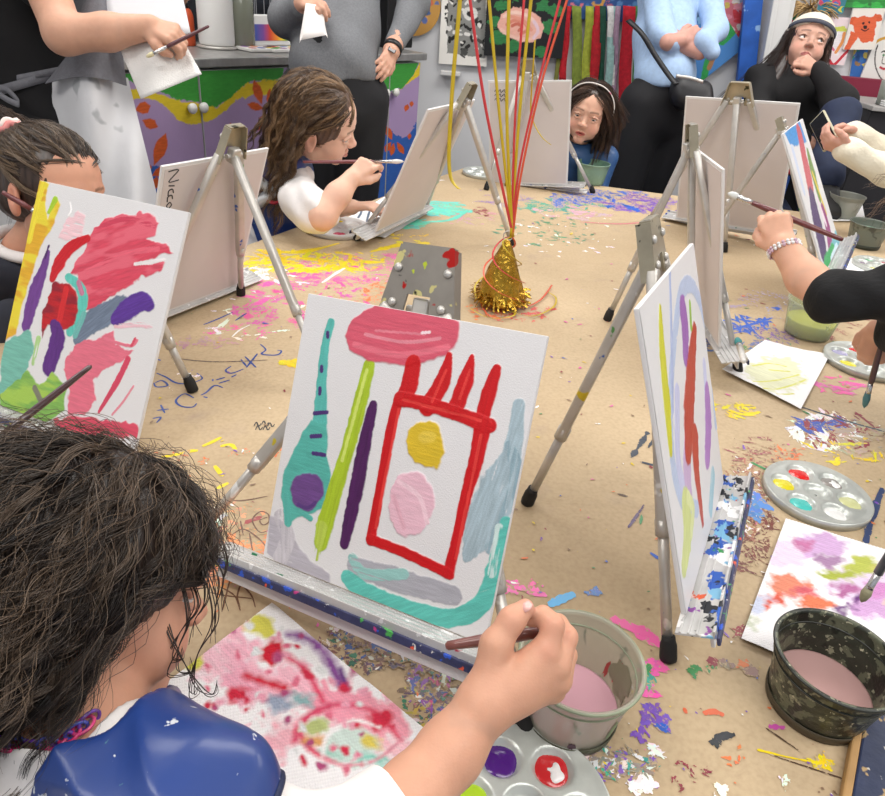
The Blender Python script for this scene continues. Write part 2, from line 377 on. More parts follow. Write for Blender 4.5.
# base sheet
V,F=prism_vf([(p[0],p[1],TZ-.0004) for p in OUT],(0,0,1),.0004)
o=len(Vp)
for v in V: Vp.append(tuple(v)); Cp.append((.5,.4,.3,0))
for q in F: Fp.append(tuple(i+o for i in q))
nr=random.Random(11)
def pxm(x,y):  # metres per pixel across at a table point
    return np.linalg.norm(Z(x+1,y)-Z(x,y))
def inside(p):
    n=len(OUT)
    for i in range(n):
        a=OUT[i];b_=OUT[(i+1)%n]
        if (b_[0]-a[0])*(p[1]-a[1])-(b_[1]-a[1])*(p[0]-a[0])<0.003: return False
    return True
def splat(c,r,el=1.0,ang=0.,col=(1,1,1),dens=1.0,rag=.35,n=14,edge=None):
    if not inside(c): return
    z=nz(); ring=[]
    for i in range(n):
        t=2*PI*i/n; rr=r*(1+rag*(nr.random()*2-1)); x=rr*el*math.cos(t); y=rr*math.sin(t)
        p=(c[0]+x*math.cos(ang)-y*math.sin(ang),c[1]+x*math.sin(ang)+y*math.cos(ang))
        if not inside(p): p=(c[0],c[1])
        ring.append((*p,z))
    add_fan((c[0],c[1],z),ring,col,1.3*dens,(.58 if edge is None else edge)*dens)
def cluster(x,y,rx,ry,col,n,size,el=(1,3),dens=.8,ang=None):
    c=lin(col)
    for i in range(int(n*1.7)):
        a=nr.random()*2*PI; q=math.sqrt(nr.random())
        px,py=x+rx*q*math.cos(a),y+ry*q*math.sin(a); p=Z(px,py)
        cc=tuple(v*(.85+.3*nr.random()) for v in c)
        splat(p,size*.62*(.35+1.1*nr.random()**1.5)*pxm(x,y),nr.uniform(*el)*1.15,nr.random()*PI if ang is None else ang+nr.gauss(0,.25),cc,dens*(.7+.5*nr.random()),.45)
def smear(pts,w,col,dens=.9,j=.2):
    """brush smear along photo points on the table"""
    P=smooth_path([Z(*p) for p in pts],6); c=lin(col); z=nz(); n=len(P); T=np.gradient(P,axis=0); T/=np.linalg.norm(T,axis=1)[:,None]; Nn=np.stack([-T[:,1],T[:,0],0*T[:,0]],1)
    wm=w*pxm(*pts[0])/2; o=len(Vp)
    for i in range(n):
        k=wm*(1+j*(nr.random()*2-1))*(.55+.45*math.sin(PI*(i+.5)/n))
        for s,a in((-1,.6),(0,1.2),(1,.6)):
            q=P[i]+Nn[i]*k*s; Vp.append((q[0],q[1],z)); Cp.append((*c,a*dens*(1 if 0<i<n-1 else .5)))
        if i: 
            for s in(0,1): Fp.append((o+(i-1)*3+s,o+(i-1)*3+s+1,o+i*3+s+1,o+i*3+s))
PINK='e05fa6';YEL='e8cf1e';BLU='2f5fc0';WHT='ece9e6';MAR='8a2f3c';ORG='dc7440';GRN='3f8a55';TUR='63cdb8';PUR='7a52b0';LBL='49a2d8'
cluster(300,300,75,26,PINK,60,7,dens=.75); cluster(350,272,60,16,PINK,45,7,dens=.7); cluster(240,330,30,12,PINK,14,7,dens=.6); cluster(415,262,40,10,PINK,24,6,dens=.65);cluster(470,218,30,8,'c78a9c',10,5,dens=.6)
for a in ([(225,268),(262,262),(305,268)],[(300,258),(345,262),(385,262)],[(255,250),(300,252),(340,243)],[(370,252),(400,245),(430,243)],[(280,272),(330,268),(365,270)],[(395,262),(420,256),(440,256)]): smear(a,9,YEL,1.1,.5)
cluster(285,262,60,11,YEL,70,4,(1,4),1.); cluster(350,262,40,10,YEL,40,4,(1,4),1.); cluster(400,238,30,7,YEL,14,3,(1,3),.9)
cluster(250,300,60,40,WHT,26,3,(1,4),.9); smear([(322,283),(335,274),(345,268)],4,WHT,1.1); cluster(258,275,14,6,WHT,12,5,dens=1)
cluster(425,208,36,7,TUR,60,9,(1,2.5),1.15,0.); cluster(405,222,22,6,TUR,22,7,(1,2.5),1.1,.5); smear([(420,222),(450,220),(468,210)],6,TUR,1.0)
smear([(398,186),(415,182),(445,180)],5,WHT,1.)
cluster(380,290,20,14,ORG,14,5,dens=.6); cluster(362,300,30,20,'c96a5a',16,4,dens=.6)
cluster(520,312,35,10,'c94b4b',20,4,dens=.7); cluster(480,312,25,8,ORG,14,4,dens=.7)
cluster(560,206,45,8,'2f9c8c',30,7,dens=.8); cluster(600,198,55,8,BLU,44,6,dens=.75); cluster(640,203,35,8,PUR,32,6,dens=.75); cluster(575,212,40,7,'c9a0b5',22,5,dens=.8); cluster(545,232,50,16,'4f8f6f',40,2.5,dens=.9); cluster(570,235,60,22,WHT,26,2.2,(1,2),1.)
cluster(505,200,24,7,'8a6fa0',14,5,dens=.6);cluster(482,212,9,5,MAR,8,4,dens=.7)
smear([(580,222),(620,224),(655,221)],3,'d97f86',.9); cluster(610,207,4,2,BLU,4,4,dens=1.2); cluster(633,208,5,2,BLU,4,4,dens=1.2)
# handwriting in blue marker
INK='2f4f9a'
def pen(z0,sc,strokes,w=2.0,col=INK,dens=1.4):
    for s in strokes:
        smear([(z0[0]+a/sc,z0[1]+b_/sc) for a,b_ in s],w,col,dens,.1)
pen((140,300),3.619,[[(435,160),(455,180),(440,195),(470,200),(500,198),(512,185),(495,182)],[(380,205),(400,225),(420,245)],[(425,195),(405,220),(385,245)],[(365,215),(385,240)],[(330,240),(310,255),(325,265),(345,262),(375,250)],[(275,290),(310,280)],[(285,302),(325,290)],[(330,280),(350,270)],
  [(300,318),(270,310),(240,335),(220,345)],[(230,350),(245,355)],[(195,355),(160,340),(130,365),(150,385),(190,388),(205,375)],[(60,400),(105,395)],[(75,380),(90,410)],[(45,430),(75,425),(60,445)],[(60,265),(95,280),(130,300),(180,302),(225,285),(205,265)],[(55,300),(80,292),(100,310),(60,315),(50,300)],[(230,90),(280,70),(335,45)],[(345,75),(385,48)],[(65,215),(75,220)]],2.2)
smear([(232,337),(240,330),(250,325)],2,WHT,1.3)
cluster(292,362,10,4,YEL,9,5,dens=1.3); smear([(282,360),(293,365),(300,370)],5,YEL,1.2)
cluster(205,342,30,6,'b98f96',24,4,dens=.7); smear([(170,358),(215,362),(270,360)],2,'6a5a52',.9); cluster(190,375,12,4,WHT,5,3,dens=.9)
pen((140,300),3.619,[[(75,570),(130,560),(190,548)],[(225,530),(260,515),(295,497)],[(290,530),(330,525),(350,548)],[(270,600),(300,640)],[(275,685),(320,662)],[(170,548),(210,545)]],5,YEL,1.3)
smear([(212,532),(235,526),(262,517)],8,'a04848',.95,.5); smear([(300,488),(315,482),(332,490)],5,PINK,.95); cluster(175,512,22,8,ORG,16,6,dens=.7)
cluster(245,560,50,16,'dd8a50',80,12,(1,3),.9); cluster(290,533,20,10,ORG,14,6,dens=.5); cluster(240,518,40,18,'e09a70',14,6,dens=.5);cluster(180,458,30,10,ORG,8,5,dens=.5);cluster(255,455,30,6,ORG,8,5,dens=.5)
pen((150,400),3.32,[[(215,328),(300,335),(390,320)],[(270,450),(310,430),(360,460),(395,500)],[(390,390),(365,400),(375,415),(395,405),(392,380),(365,372),(340,400),(365,440),(400,430)],[(330,440),(340,500)],[(300,400),(310,450)],[(200,590),(260,580),(330,640),(350,690)],[(230,620),(280,650),(300,700)],[(270,580),(250,660),(240,700)],[(200,640),(250,650),(340,660)],[(310,590),(290,650),(300,690)]],1.8,'6b4a38',1.1)
for x,y,s in((345,88,0),(370,84,1),(390,90,2),(350,100,3),(375,100,4)): 
    pen((150,400),3.32,[[(x,y),(x+8,y-14),(x+16,y),(x+24,y-10)]],1.5,'3a3a3a',1.2)
cluster(212,515,14,6,WHT,22,4,(1,3),1.2)
# right side
cluster(745,325,22,9,BLU,26,3,(1,5),1.1); smear([(730,330),(750,325),(772,318)],4,BLU,1.1);smear([(740,315),(748,325),(762,340)],3,BLU,1.1);smear([(742,323),(728,318)],3,BLU,1.2); smear([(770,310),(780,308)],6,BLU,1.2)
cluster(790,305,60,14,'9a8fb8',24,5,(1,5),.5); cluster(765,345,25,10,GRN,9,4,dens=.7); cluster(785,335,40,10,'7a5a9a',22,4,(1,5),.7);cluster(740,345,40,8,'4f6fb0',16,3,(1,5),.8);cluster(830,320,40,14,MAR,26,4,(1,5),.6)
cluster(838,385,22,9,PINK,18,4,dens=.9); cluster(700,345,14,6,'405a9a',8,4,(1,3),.8);cluster(735,363,14,6,YEL,8,3,dens=.8)
cluster(825,432,34,18,WHT,60,4,(1,5),1.1); cluster(812,425,10,6,'3f57b0',16,5,(1,3),1.1); cluster(838,425,10,5,'3f57b0',12,5,(1,3),1.1); cluster(840,432,36,22,MAR,34,3,(1,5),1.); cluster(860,440,28,18,'b6a38c',20,4,(1,5),.8); cluster(845,450,40,14,YEL,14,3,(1,5),.9)
smear([(795,405),(835,418),(885,432)],3,'3d4650',1.1); smear([(855,412),(875,428)],3,MAR,1.1)
cluster(728,410,30,8,YEL,12,4,(1,3),.9); smear([(728,410),(745,415),(760,412)],5,YEL,1.1); cluster(755,450,30,14,'9a5a5a',24,2.5,(1,4),.7); cluster(790,455,20,8,ORG,10,5,dens=.6)
cluster(742,520,30,52,'7a4a44',190,2.2,(1,7),.85); cluster(745,500,24,40,'b0765f',70,2.4,(1,7),.7); cluster(768,470,40,26,'9a6a5c',60,2.2,(1,6),.7); cluster(745,505,30,40,WHT,30,2,(1,5),.8)
cluster(757,508,8,12,'5f8fd0',16,6,(1,2),1.2); cluster(733,535,6,6,LBL,5,5,dens=1.1); smear([(750,462),(762,468),(768,470)],4,GRN,1.1)
smear([(631,458),(640,445),(648,432)],5,'3b4350',1.1,.6); smear([(640,462),(655,466)],4,'3b4350',1.1);smear([(648,448),(655,438)],3,'3b4350',1.1);smear([(642,515),(640,525)],3,GRN,1.);smear([(644,505),(634,520),(628,528)],3,'5b4a70',1.);smear([(617,494),(628,497)],3,'5c4a3c',1.); smear([(650,553),(660,560)],4,BLU,1.1)
smear([(548,606),(560,600),(575,594)],10,LBL,1.2); smear([(583,592),(600,596)],4,'3f6fb0',1.1);cluster(597,592,7,3,'3f6fb0',8,3,(1,3),1.1)
smear([(505,580),(525,590),(548,596)],9,PINK,.95,.5); cluster(520,588,22,6,PINK,18,4,(1,3),.8); smear([(610,618),(640,632),(662,648)],14,'dd5c9c',.95,.4); cluster(652,668,12,7,PINK,20,5,(1,2),1.2);cluster(650,690,10,5,PINK,5,4,dens=1.)
cluster(640,672,12,9,GRN,12,4,dens=1.);cluster(650,682,7,5,'4ba090',8,3,dens=1.1); cluster(695,672,5,5,GRN,5,5,(1,1.5),1.1);cluster(710,668,4,5,GRN,4,5,(1,1.5),1.1); cluster(725,665,5,6,'8a766a',7,5,(1,1.5),.9); cluster(750,668,7,6,'8a6a62',9,5,(1,1.5),.9);cluster(712,662,1,1,MAR,2,5)
cluster(655,718,14,12,PUR,24,4,(1,2.4),1.15);cluster(640,736,9,4,PUR,7,4,dens=1.1);cluster(663,728,4,3,BLU,4,3,dens=1.1);smear([(703,714),(714,712),(724,716)],6,'d0603a',1.1);smear([(684,708),(686,714)],4,'d0603a',1.1)
smear([(710,744),(722,737),(735,735)],6,'20242c',1.25,.6);cluster(716,742,6,3,'20242c',8,3,(1,2),1.2)
smear([(576,764),(605,763),(635,766)],12,'d5d6d8',1.0,.3);cluster(642,785,12,8,WHT,26,5,(1,2),1.3);cluster(722,790,6,3,WHT,5,4,(1,2),1.3);cluster(655,752,6,8,WHT,7,3,(1,3),1.2);cluster(780,780,8,3,WHT,4,4);
cluster(680,775,30,16,MAR,10,2.5,(1,3),.8);cluster(735,757,10,12,ORG,5,3,(1,2),.9);smear([(768,727),(785,728)],6,'c050a0',.9);smear([(765,728),(800,752)],2,'5a4434',.9);smear([(757,750),(785,757),(810,762)],3,YEL,1.1,.6);cluster(822,764,10,5,YEL,9,4,(1,3),1.);smear([(770,755),(830,775),(868,787)],2,'5a4434',.8)
cluster(740,630,4,3,MAR,3,4,dens=.8);cluster(745,663,2,3,ORG,2,4,dens=1.)
smear([(883,488),(872,515),(865,545)],6,'3f4c70',1.1,.3); smear([(802,548),(815,550)],6,WHT,1.2)
# near strip between tray and palette
for c,n in(('5b4a5e',90),('3f6f5c',50),('7a5a52',90),('b8a24a',26),('b84f80',26),('d0ccc6',40),('3d558f',40),('8a4a9a',24)): cluster(450,705,48,62,c,n,3.6,(1,3),.85)
for c,n in(('5b4a5e',50),('3f6f5c',22),('7a5a52',60),('d0ccc6',14),('3d558f',14)): cluster(370,645,50,26,c,n,3.6,(1,3),.8)
for c,n in(('3aa08c',20),('e6e3df',18),(PUR,20),('8a7f78',40)): cluster(600,765,60,18,c,n,3.2,(1,3),.95)
cluster(330,590,50,14,'a0806a',30,4,(1,3),.4)
# random flecks everywhere
for i in range(900):
    px=nr.uniform(150,980);py=nr.uniform(178,800); c=lin(nr.choice([WHT,WHT,MAR,YEL,PINK,BLU,GRN,'8a6f58','8a6f58',PUR,ORG])); splat(Z(px,py),nr.uniform(.3,1.5)*pxm(px,py)*min(1,.5+py/700),nr.uniform(1,3),nr.random()*PI,c,nr.uniform(.6,1.1),.4,8)
for i in range(0):
    px=nr.uniform(150,900);py=nr.uniform(190,800); c=lin(nr.choice(['9a7f64','a5887a','8d735c','b09a86'])); splat(Z(px,py),nr.uniform(8,26)*pxm(px,py),nr.uniform(1,4),nr.random()*PI,c,nr.uniform(.35,.55),.5,14,.1)
kp=obj('kraft_paper',Vp,Fp,pk,tb,False,Cp)
# ================================================================ painted sheets and canvases
class Sheet:
    """rectangular sheet: centre c, axes u (width) and v (height), size W,H; nx columns. Collects brush strokes on a fine grid."""
    def __init__(s,c,u,v,W_,H_,nx,base='dcdadb'):
        s.c=np.asarray(c,float);s.u=nrm(u);s.v=nrm(v);s.n=np.cross(s.u,s.v);s.W=W_;s.H=H_
        s.nx=nx;s.ny=int(nx*H_/W_); g=np.meshgrid(np.linspace(-W_/2,W_/2,s.nx),np.linspace(-H_/2,H_/2,s.ny)); s.S=g[0].ravel();s.T=g[1].ravel()
        s.C=np.tile(np.array(lin(base)),(len(s.S),1)); s.h=np.zeros(len(s.S)); s.seed=1; s.zo=(0,0,1); s.rs=1.
    def uv(s,x,y):
        x=s.zo[0]+x/s.zo[2];y=s.zo[1]+y/s.zo[2]
        P=on_plane(x,y,s.c,s.n); return np.array([(P-s.c)@s.u,(P-s.c)@s.v]),np.dot(P-CAM,FW)/FPX/s.zo[2]
    def apply(s,al,col,hh=.0006,col2=None,mixv=None,vary=.16,ang=0):
        s.seed+=7
        A_,B_=s.S*math.cos(ang)+s.T*math.sin(ang),-s.S*math.sin(ang)+s.T*math.cos(ang)
        st=fbm(A_*60,B_*600,s.seed,3)-.5
        c=np.array(lin(col))[None,:]*(1+vary*2*st[:,None])
        if col2 is not None:
            w=np.clip(mixv,0,1)[:,None] if mixv is not None else np.clip((fbm(A_*25,B_*90,s.seed+3)-.42)*6,0,1)[:,None]
            c=c*(1-w)+np.array(lin(col2))*w
        al=np.clip(al,0,1); s.C=s.C*(1-al[:,None])+np.clip(c,0,1)*al[:,None]; s.h=s.h*(1-al*.5)+al*hh*(.7+st*.28)
    def line(s,pts,r,col,dry=0.,soft=.12,wob=.25,**k):
        q=[s.uv(*p) for p in pts]; sc=np.mean([a[1] for a in q]); P=smooth_path([np.array([*a[0],0]) for a in q],5)[:,:2]
        r=np.interp(np.linspace(0,1,len(P)),np.linspace(0,1,len(np.atleast_1d(r))),np.atleast_1d(r)).astype(float)*sc*s.rs
        s.seed+=5; best=np.full(len(s.S),9.); 
        wx=(fbm(s.S*140,s.T*140,s.seed)-.5)*2*wob; 
        lo=P.min(0)-r.max()*1.7;hi=P.max(0)+r.max()*1.7; m=np.where((s.S>lo[0])&(s.S<hi[0])&(s.T>lo[1])&(s.T<hi[1]))[0]
        if not len(m): return
        X=np.stack([s.S[m],s.T[m]],1); bd=np.full(len(m),9.)
        for i in range(len(P)-1):
            a=P[i];b_=P[i+1]; ba=b_-a; t=np.clip(((X-a)@ba)/(ba@ba+1e-12),0,1); d=np.linalg.norm(X-a-t[:,None]*ba,axis=1)/(r[i]+(r[i+1]-r[i])*t+1e-9); bd=np.minimum(bd,d)
        al=np.zeros(len(s.S)); al[m]=np.clip((1+wx[m]*.6-bd)/soft,0,1)
        d=P[-1]-P[0]; ang=math.atan2(d[1],d[0])
        if dry>0:
            A_,B_=s.S*math.cos(ang)+s.T*math.sin(ang),-s.S*math.sin(ang)+s.T*math.cos(ang)
            al*=np.clip((fbm(A_*40,B_*420,s.seed+9)-.5+ (.62-dry)*.8)*9,0,1)
        s.apply(al,col,ang=ang,**k)
    def poly(s,pts,col,soft=.002,rag=.006,ang=0.,dry=0,**k):
        P=np.array([s.uv(*p)[0] for p in pts]); s.seed+=5
        X=s.S+(fbm(s.S*70,s.T*70,s.seed)-.5)*2*rag; Y=s.T+(fbm(s.S*70,s.T*70,s.seed+50)-.5)*2*rag
        ins=np.zeros(len(X),bool); dmin=np.full(len(X),9.); n=len(P)
        for i in range(n):
            a=P[i];b_=P[(i+1)%n]
            c=((a[1]>Y)!=(b_[1]>Y))&(X<(b_[0]-a[0])*(Y-a[1])/(b_[1]-a[1]+1e-12)+a[0]); ins^=c
            ba=b_-a; t=np.clip(((X-a[0])*ba[0]+(Y-a[1])*ba[1])/(ba@ba+1e-12),0,1); dmin=np.minimum(dmin,np.hypot(X-a[0]-t*ba[0],Y-a[1]-t*ba[1]))
        sd=np.where(ins,dmin,-dmin); al=np.clip(.5+sd/soft,0,1)
        if dry: al*=np.clip((fbm(s.S*60*(1),s.T*400,s.seed+9)-.5+(.62-dry)*.8)*9,0,1)
        s.apply(al,col,ang=ang,**k)
    def blob(s,x,y,r,col,ry=None,**k):
        ry=ry or r; s.poly([(x+r*math.cos(t),y+ry*math.sin(t)) for t in np.linspace(0,2*PI,14,endpoint=False)],col,**k)
    def build(s,name,m,parent,off=0.,disp=None,thick=None,edge_m=None,texture=None):
        hh=s.h+off; 
        if disp is not None: hh=hh+disp(s.S,s.T)
        V=s.c+s.S[:,None]*s.u+s.T[:,None]*s.v+hh[:,None]*s.n; F=grid_faces(s.nx,s.ny); C=s.C
        if thick:   # closed sheet
            nV=len(V); V=np.concatenate([V,V-s.n*thick]); F2=F[:,::-1]+nV
            i=np.arange(s.nx-1);j=np.arange(s.ny-1)*s.nx; t0=(s.ny-1)*s.nx
            E=np.concatenate([np.stack([i+1,i,i+nV,i+1+nV],1),np.stack([t0+i,t0+i+1,t0+i+1+nV,t0+i+nV],1),np.stack([j,j+s.nx,j+s.nx+nV,j+nV],1),np.stack([j+s.nx+s.nx-1,j+s.nx-1,j+s.nx-1+nV,j+s.nx+s.nx-1+nV],1)])
            F=np.concatenate([F,F2,E]); C=np.concatenate([C,C])
        return obj(name,V,F,m,parent,True,C)
def cframe(ya,ti,ro):
    ya,ti,ro=[math.radians(q) for q in(ya,ti,ro)]
    u=np.array([math.cos(ya),math.sin(ya),0]);nb=np.array([-math.sin(ya),math.cos(ya),0]);v=math.cos(ti)*np.array([0,0,1.])+math.sin(ti)*nb
    return math.cos(ro)*u+math.sin(ro)*v,-math.sin(ro)*u+math.cos(ro)*v
def scaled(c,s): return CAM+(np.array(c)-CAM)*s
CT=.005  # board thickness
def front_canvas(c,ya,ti,ro,W_,H_,nx,label,strokes):
    u,v=cframe(ya,ti,ro); n=np.cross(u,v); c=np.array(c)
    t=thing('painted_canvas',c-v*H_/2,label,'painting','canvases being painted'); del t['group']
    obj('canvas_board',*box_vf(c-n*CT/2,u,v,n,W_,H_,CT,.001),M['canvas'],t,False)
    s=Sheet(c,u,v,W_-.001,H_-.001,nx); strokes(s); s.build('painted_surface',M['cpaint'],t,off=.0004)
    return c,u,v,n
def back_canvas(c,ya,ti,ro,W_,H_,label,scrib=None):
    u,v=cframe(ya,ti,ro); n=np.cross(u,v); c=np.array(c)   # n points to the camera side (the back of the board)
    t=thing('canvas_board',c-v*H_/2,label,'canvas')
    obj('board',*box_vf(c,u,v,n,W_,H_,CT,.0008),M['canvas'],t,False)
    obj('backing_sheet',*box_vf(c+n*(CT/2+.0003),u,v,n,W_-.012,H_-.012,.0008),M['cback'],t,False)
    if scrib:
        parts=[]
        for st in scrib:
            P=[c+u*(a*W_)+v*(b_*H_)+n*(CT/2+.0011) for a,b_ in st]
            parts.append(tube_vf(smooth_path(P,4),.0011,4))
        obj('handwriting',*cat_mesh(parts),M['ink'],t,False)
    return c,u,v,n
# ---------------------------------------------------------------- aluminium table easel
def easel(fr,W_,H_,side,label,head_t=.035,spread=.16,rear=None,head_s=0.,splash=False,lift=0.,feet=None,plate=(.036,.062,.060),tray=True,traylen=.40,dirty=False,tm=None,td=.046):
    """side=-1: easel stands behind a painting facing the camera; side=+1: seen from behind (n faces the camera)"""
    c,u,v,n=fr; b_=n*side     # direction from board towards the legs
    m=M['alu_dirty'] if dirty else M['alu']
    off=.016
    head=c+u*head_s+v*(H_/2+head_t)+b_*off
    t=thing('tabletop_easel',[head[0],head[1],TZ],label,'easel')
    hw,lw,hh=plate
    # head plate with folded flanges and rivets
    pc=head
    P=[pc-u*lw/2-v*hh/2,pc+u*lw/2-v*hh/2,pc+u*hw/2+v*hh/2,pc-u*hw/2+v*hh/2]
    parts=[prism_vf([P[0],pc-u*lw*.19-v*hh/2,pc-u*lw*.15-v*hh*.12,pc+u*lw*.15-v*hh*.12,pc+u*lw*.19-v*hh/2,P[1],P[2],P[3]],b_,.003)]
    for sg in(-1,1):
        a=pc+u*sg*lw/2-v*hh/2;q=pc+u*sg*hw/2+v*hh/2; parts.append(prism_vf([a,q,q+b_*.016,a+b_*.016],u*sg,.002))
    parts.append(prism_vf([P[3],P[2],P[2]+b_*.012,P[3]+b_*.012],v,.002))
    hm=obj('head_plate',*cat_mesh(parts),M['headp'] if splash else M['head'],t,False)
    rv=[lathe_vf([(0.0,0),(.0045,0),(.0045,.002),(.003,.0035),(0,.004)],pc+u*s_*lw*.32-v*hh*q+(b_*.003),12,b_) for s_ in(-1,1) for q in(.25,)]
    rv+=[lathe_vf([(0.0,0),(.0045,0),(.0045,.002),(.003,.0035),(0,.004)],pc+u*s_*lw*.32-v*hh*q,12,-b_) for s_ in(-1,1) for q in(.25,-.2)]
    for r_ in rv: obj('rivet',*r_,M['alu'],hm,True)
    feetp=[]
    top=pc-v*hh*.3
    for i,sg in enumerate((-1,1)):
        s0=top+u*sg*lw*.36+b_*.004
        if feet and feet[i] is not None: ft=np.array([*feet[i][:2],TZ])
        else:
            d=u*sg*((spread if not isinstance(spread,tuple) else spread[i])-lw*.36)-v*(H_+.05); k=(TZ-s0[2])/d[2]; ft=s0+d*k
        feetp.append((s0,ft))
    rs=top+b_*.014
    rf=np.array([*rear[:2],TZ]) if rear is not None else None
    if rf is None:
        bh=nrm([b_[0],b_[1],0]); rf=np.array([*(head+bh*.26)[:2],TZ])
    feetp.append((rs,rf))
    for i,(a,q) in enumerate(feetp):
        d=nrm(q-a); q=q-d*(.014)*0; mid=a+(q-a)*.66
        x,y,_=frame(d,b_)
        L_=[bar_vf(a,mid,.0165,.013,b_,.003)]; L_.append(tube_vf(np.array([mid-d*.02,q-d*.012]),.0060,12))
        L_.append(tube_vf(np.array([mid-d*.012,mid+d*.006]),.0086,12))
        lg=obj('leg',*cat_mesh(L_),m,t,True)
        obj('foot',*lathe_vf([(0,0),(.0092,0),(.0096,.004),(.0092,.018),(.0078,.022),(.0072,.028),(0,.028)],q+np.array([0,0,.0006])*1,16,nrm(-d*.8+np.array([0,0,.2]))),M['rubber'],lg)
    # hinge block and knob
    obj('hinge',*cat_mesh([box_vf(rs,u,v,b_,.02,.026,.016,.003),tube_vf(np.array([rs-u*.018,rs+u*.018]),.0045,12)]),M['alu'],t,False)
    if tray:
        tc_=c-v*(H_/2+.0045)+(-b_)*.012
        f=-b_
        parts=[box_vf(tc_,u,f,v,traylen,td,.003,.0006)]
        for q in(-.014,-.006,.002,.010)[:4 if td>.04 else 3]: parts.append(box_vf(tc_+f*q+v*.0022,u,f,v,traylen,.0022,.0018,.0003))
        parts.append(box_vf(tc_+f*(td/2-.0005)+v*.003,u,f,v,traylen,.003,.009,.0008))
        tr=obj('tray',*cat_mesh(parts),tm or M['tray'],t,False)
        obj('tray_lip',*box_vf(tc_+f*(td/2+.0025)-v*.0045,u,f,v,traylen,.0035,.009,.001),M['lip'],tr,False)
        obj('tray_rail',*box_vf(tc_+f*.012-v*.016,u,f,v,traylen*.9,.004,.020,.001),M['canvas'],tr,False)
    return t,feetp
# ================================================================ the front painting
def st_front(s):
    s.rs=1.3
    s.zo=(250,270,1.942)
    s.poly([(40,480),(70,490),(100,545),(155,590),(158,610),(110,600),(60,575),(35,545)],'b4afb8',rag=.004,dry=.15); s.line([(60,480),(75,520),(60,560)],14,'c3bec4',dry=.3)
    s.line([(205,575),(280,600),(395,632)],[16,20,15],'a9a8b0',dry=.1); s.line([(200,560),(225,590),(300,590)],9,'93c2bd',dry=.3)
    s.line([(523,262),(508,360),(480,430),(450,500),(420,560)],[10,16,34,30,6],'a3b6bf',dry=.12,vary=.25); s.line([(505,340),(520,420),(470,540)],[8,14,12],'8ea7b2',dry=.5)
    s.line([(498,490),(475,590),(448,650),(390,676),(320,662),(240,635),(190,598)],[10,16,15,15,16,18,14],'5fbcb0',vary=.2,dry=.05); s.line([(485,500),(470,590)],7,'c9dedb',dry=.45)
    s.line([(158,102),(146,150),(140,220),(136,290),(128,345)],[7,8,10,14,18],'59b4ab'); s.poly([(120,290),(152,300),(150,360),(157,400),(150,455),(125,470),(95,480),(80,490),(68,465),(62,440),(66,390),(88,345)],'55aea2',rag=.003,vary=.2)
    s.line([(70,440),(75,490)],7,'58b0a5'); s.line([(100,470),(118,482)],5,'58b0a5')
    s.blob(110,430,33,'6a4684',38,rag=.004,vary=.25,hh=.001); s.line([(95,455),(112,462),(128,452)],3,'57397a')
    for a in ([(152,122),(152,130)],[(140,188),(140,196)],[(137,230),(136,240)],[(126,278),(150,276)],[(120,323),(138,322)],[(124,356),(146,359)]): s.line(a,3.4,'4a3070')
    s.line([(232,185),(212,270),(190,350),(165,430),(148,490),(138,530)],[11,13,13,14,16,13],'a4bd2c',vary=.22,hh=.001); s.line([(140,500),(130,560)],[12,4],'b4c850',dry=.35); s.line([(228,195),(180,370)],3,'c9d96a')
    s.line([(240,262),(225,330),(208,420),(184,532)],[8,12,14,9],'4c1f55',vary=.25,hh=.001)
    s.poly([(183,130),(195,100),(225,78),(250,68),(310,76),(370,88),(405,100),(402,140),(385,165),(350,178),(290,187),(230,175),(195,155)],'d2596d',rag=.003,vary=.12,hh=.0012); s.line([(205,145),(290,165),(385,150)],5,'dd6f80'); s.line([(225,125),(300,140),(370,133)],3,'e08a98');s.line([(245,118),(340,125)],2,'dd7f8e');s.line([(335,122),(350,121)],2.4,'f2d9de')
    R='c4171d'
    for p,r in(([(288,255),(272,320),(258,400),(235,525)],9),([(235,523),(300,548),(388,590)],9),([(458,300),(437,380),(420,440),(405,510),(386,588)],[11,13,10,9,10]),([(292,250),(350,262),(405,280),(466,302)],12),([(318,180),(312,215),(300,250)],[13,16,14]),([(388,165),(375,215),(345,268)],[5,14,14]),([(432,168),(420,215),(400,268)],[4,14,14]),([(480,192),(465,240),(450,295),(437,380)],[8,13,12,9])): s.line(p,r,R,wob=.2,vary=.14,hh=.0012)
    for p in([(290,270),(245,500)],[(300,252),(450,292)],[(450,320),(400,560)],[(382,195),(355,255)],[(428,195),(408,250)]): s.line(p,2.5,'d93a36')
    s.blob(342,340,38,'d4b430',46,rag=.006,vary=.18,hh=.0014); s.blob(345,325,16,'dfc24a',12,rag=.003)
    s.blob(314,452,44,'e3b7c5',66,rag=.005,vary=.1,hh=.0014); s.line([(290,410),(330,440),(345,490)],4,'ecc9d3');s.line([(280,440),(300,500)],4,'dca9b8')
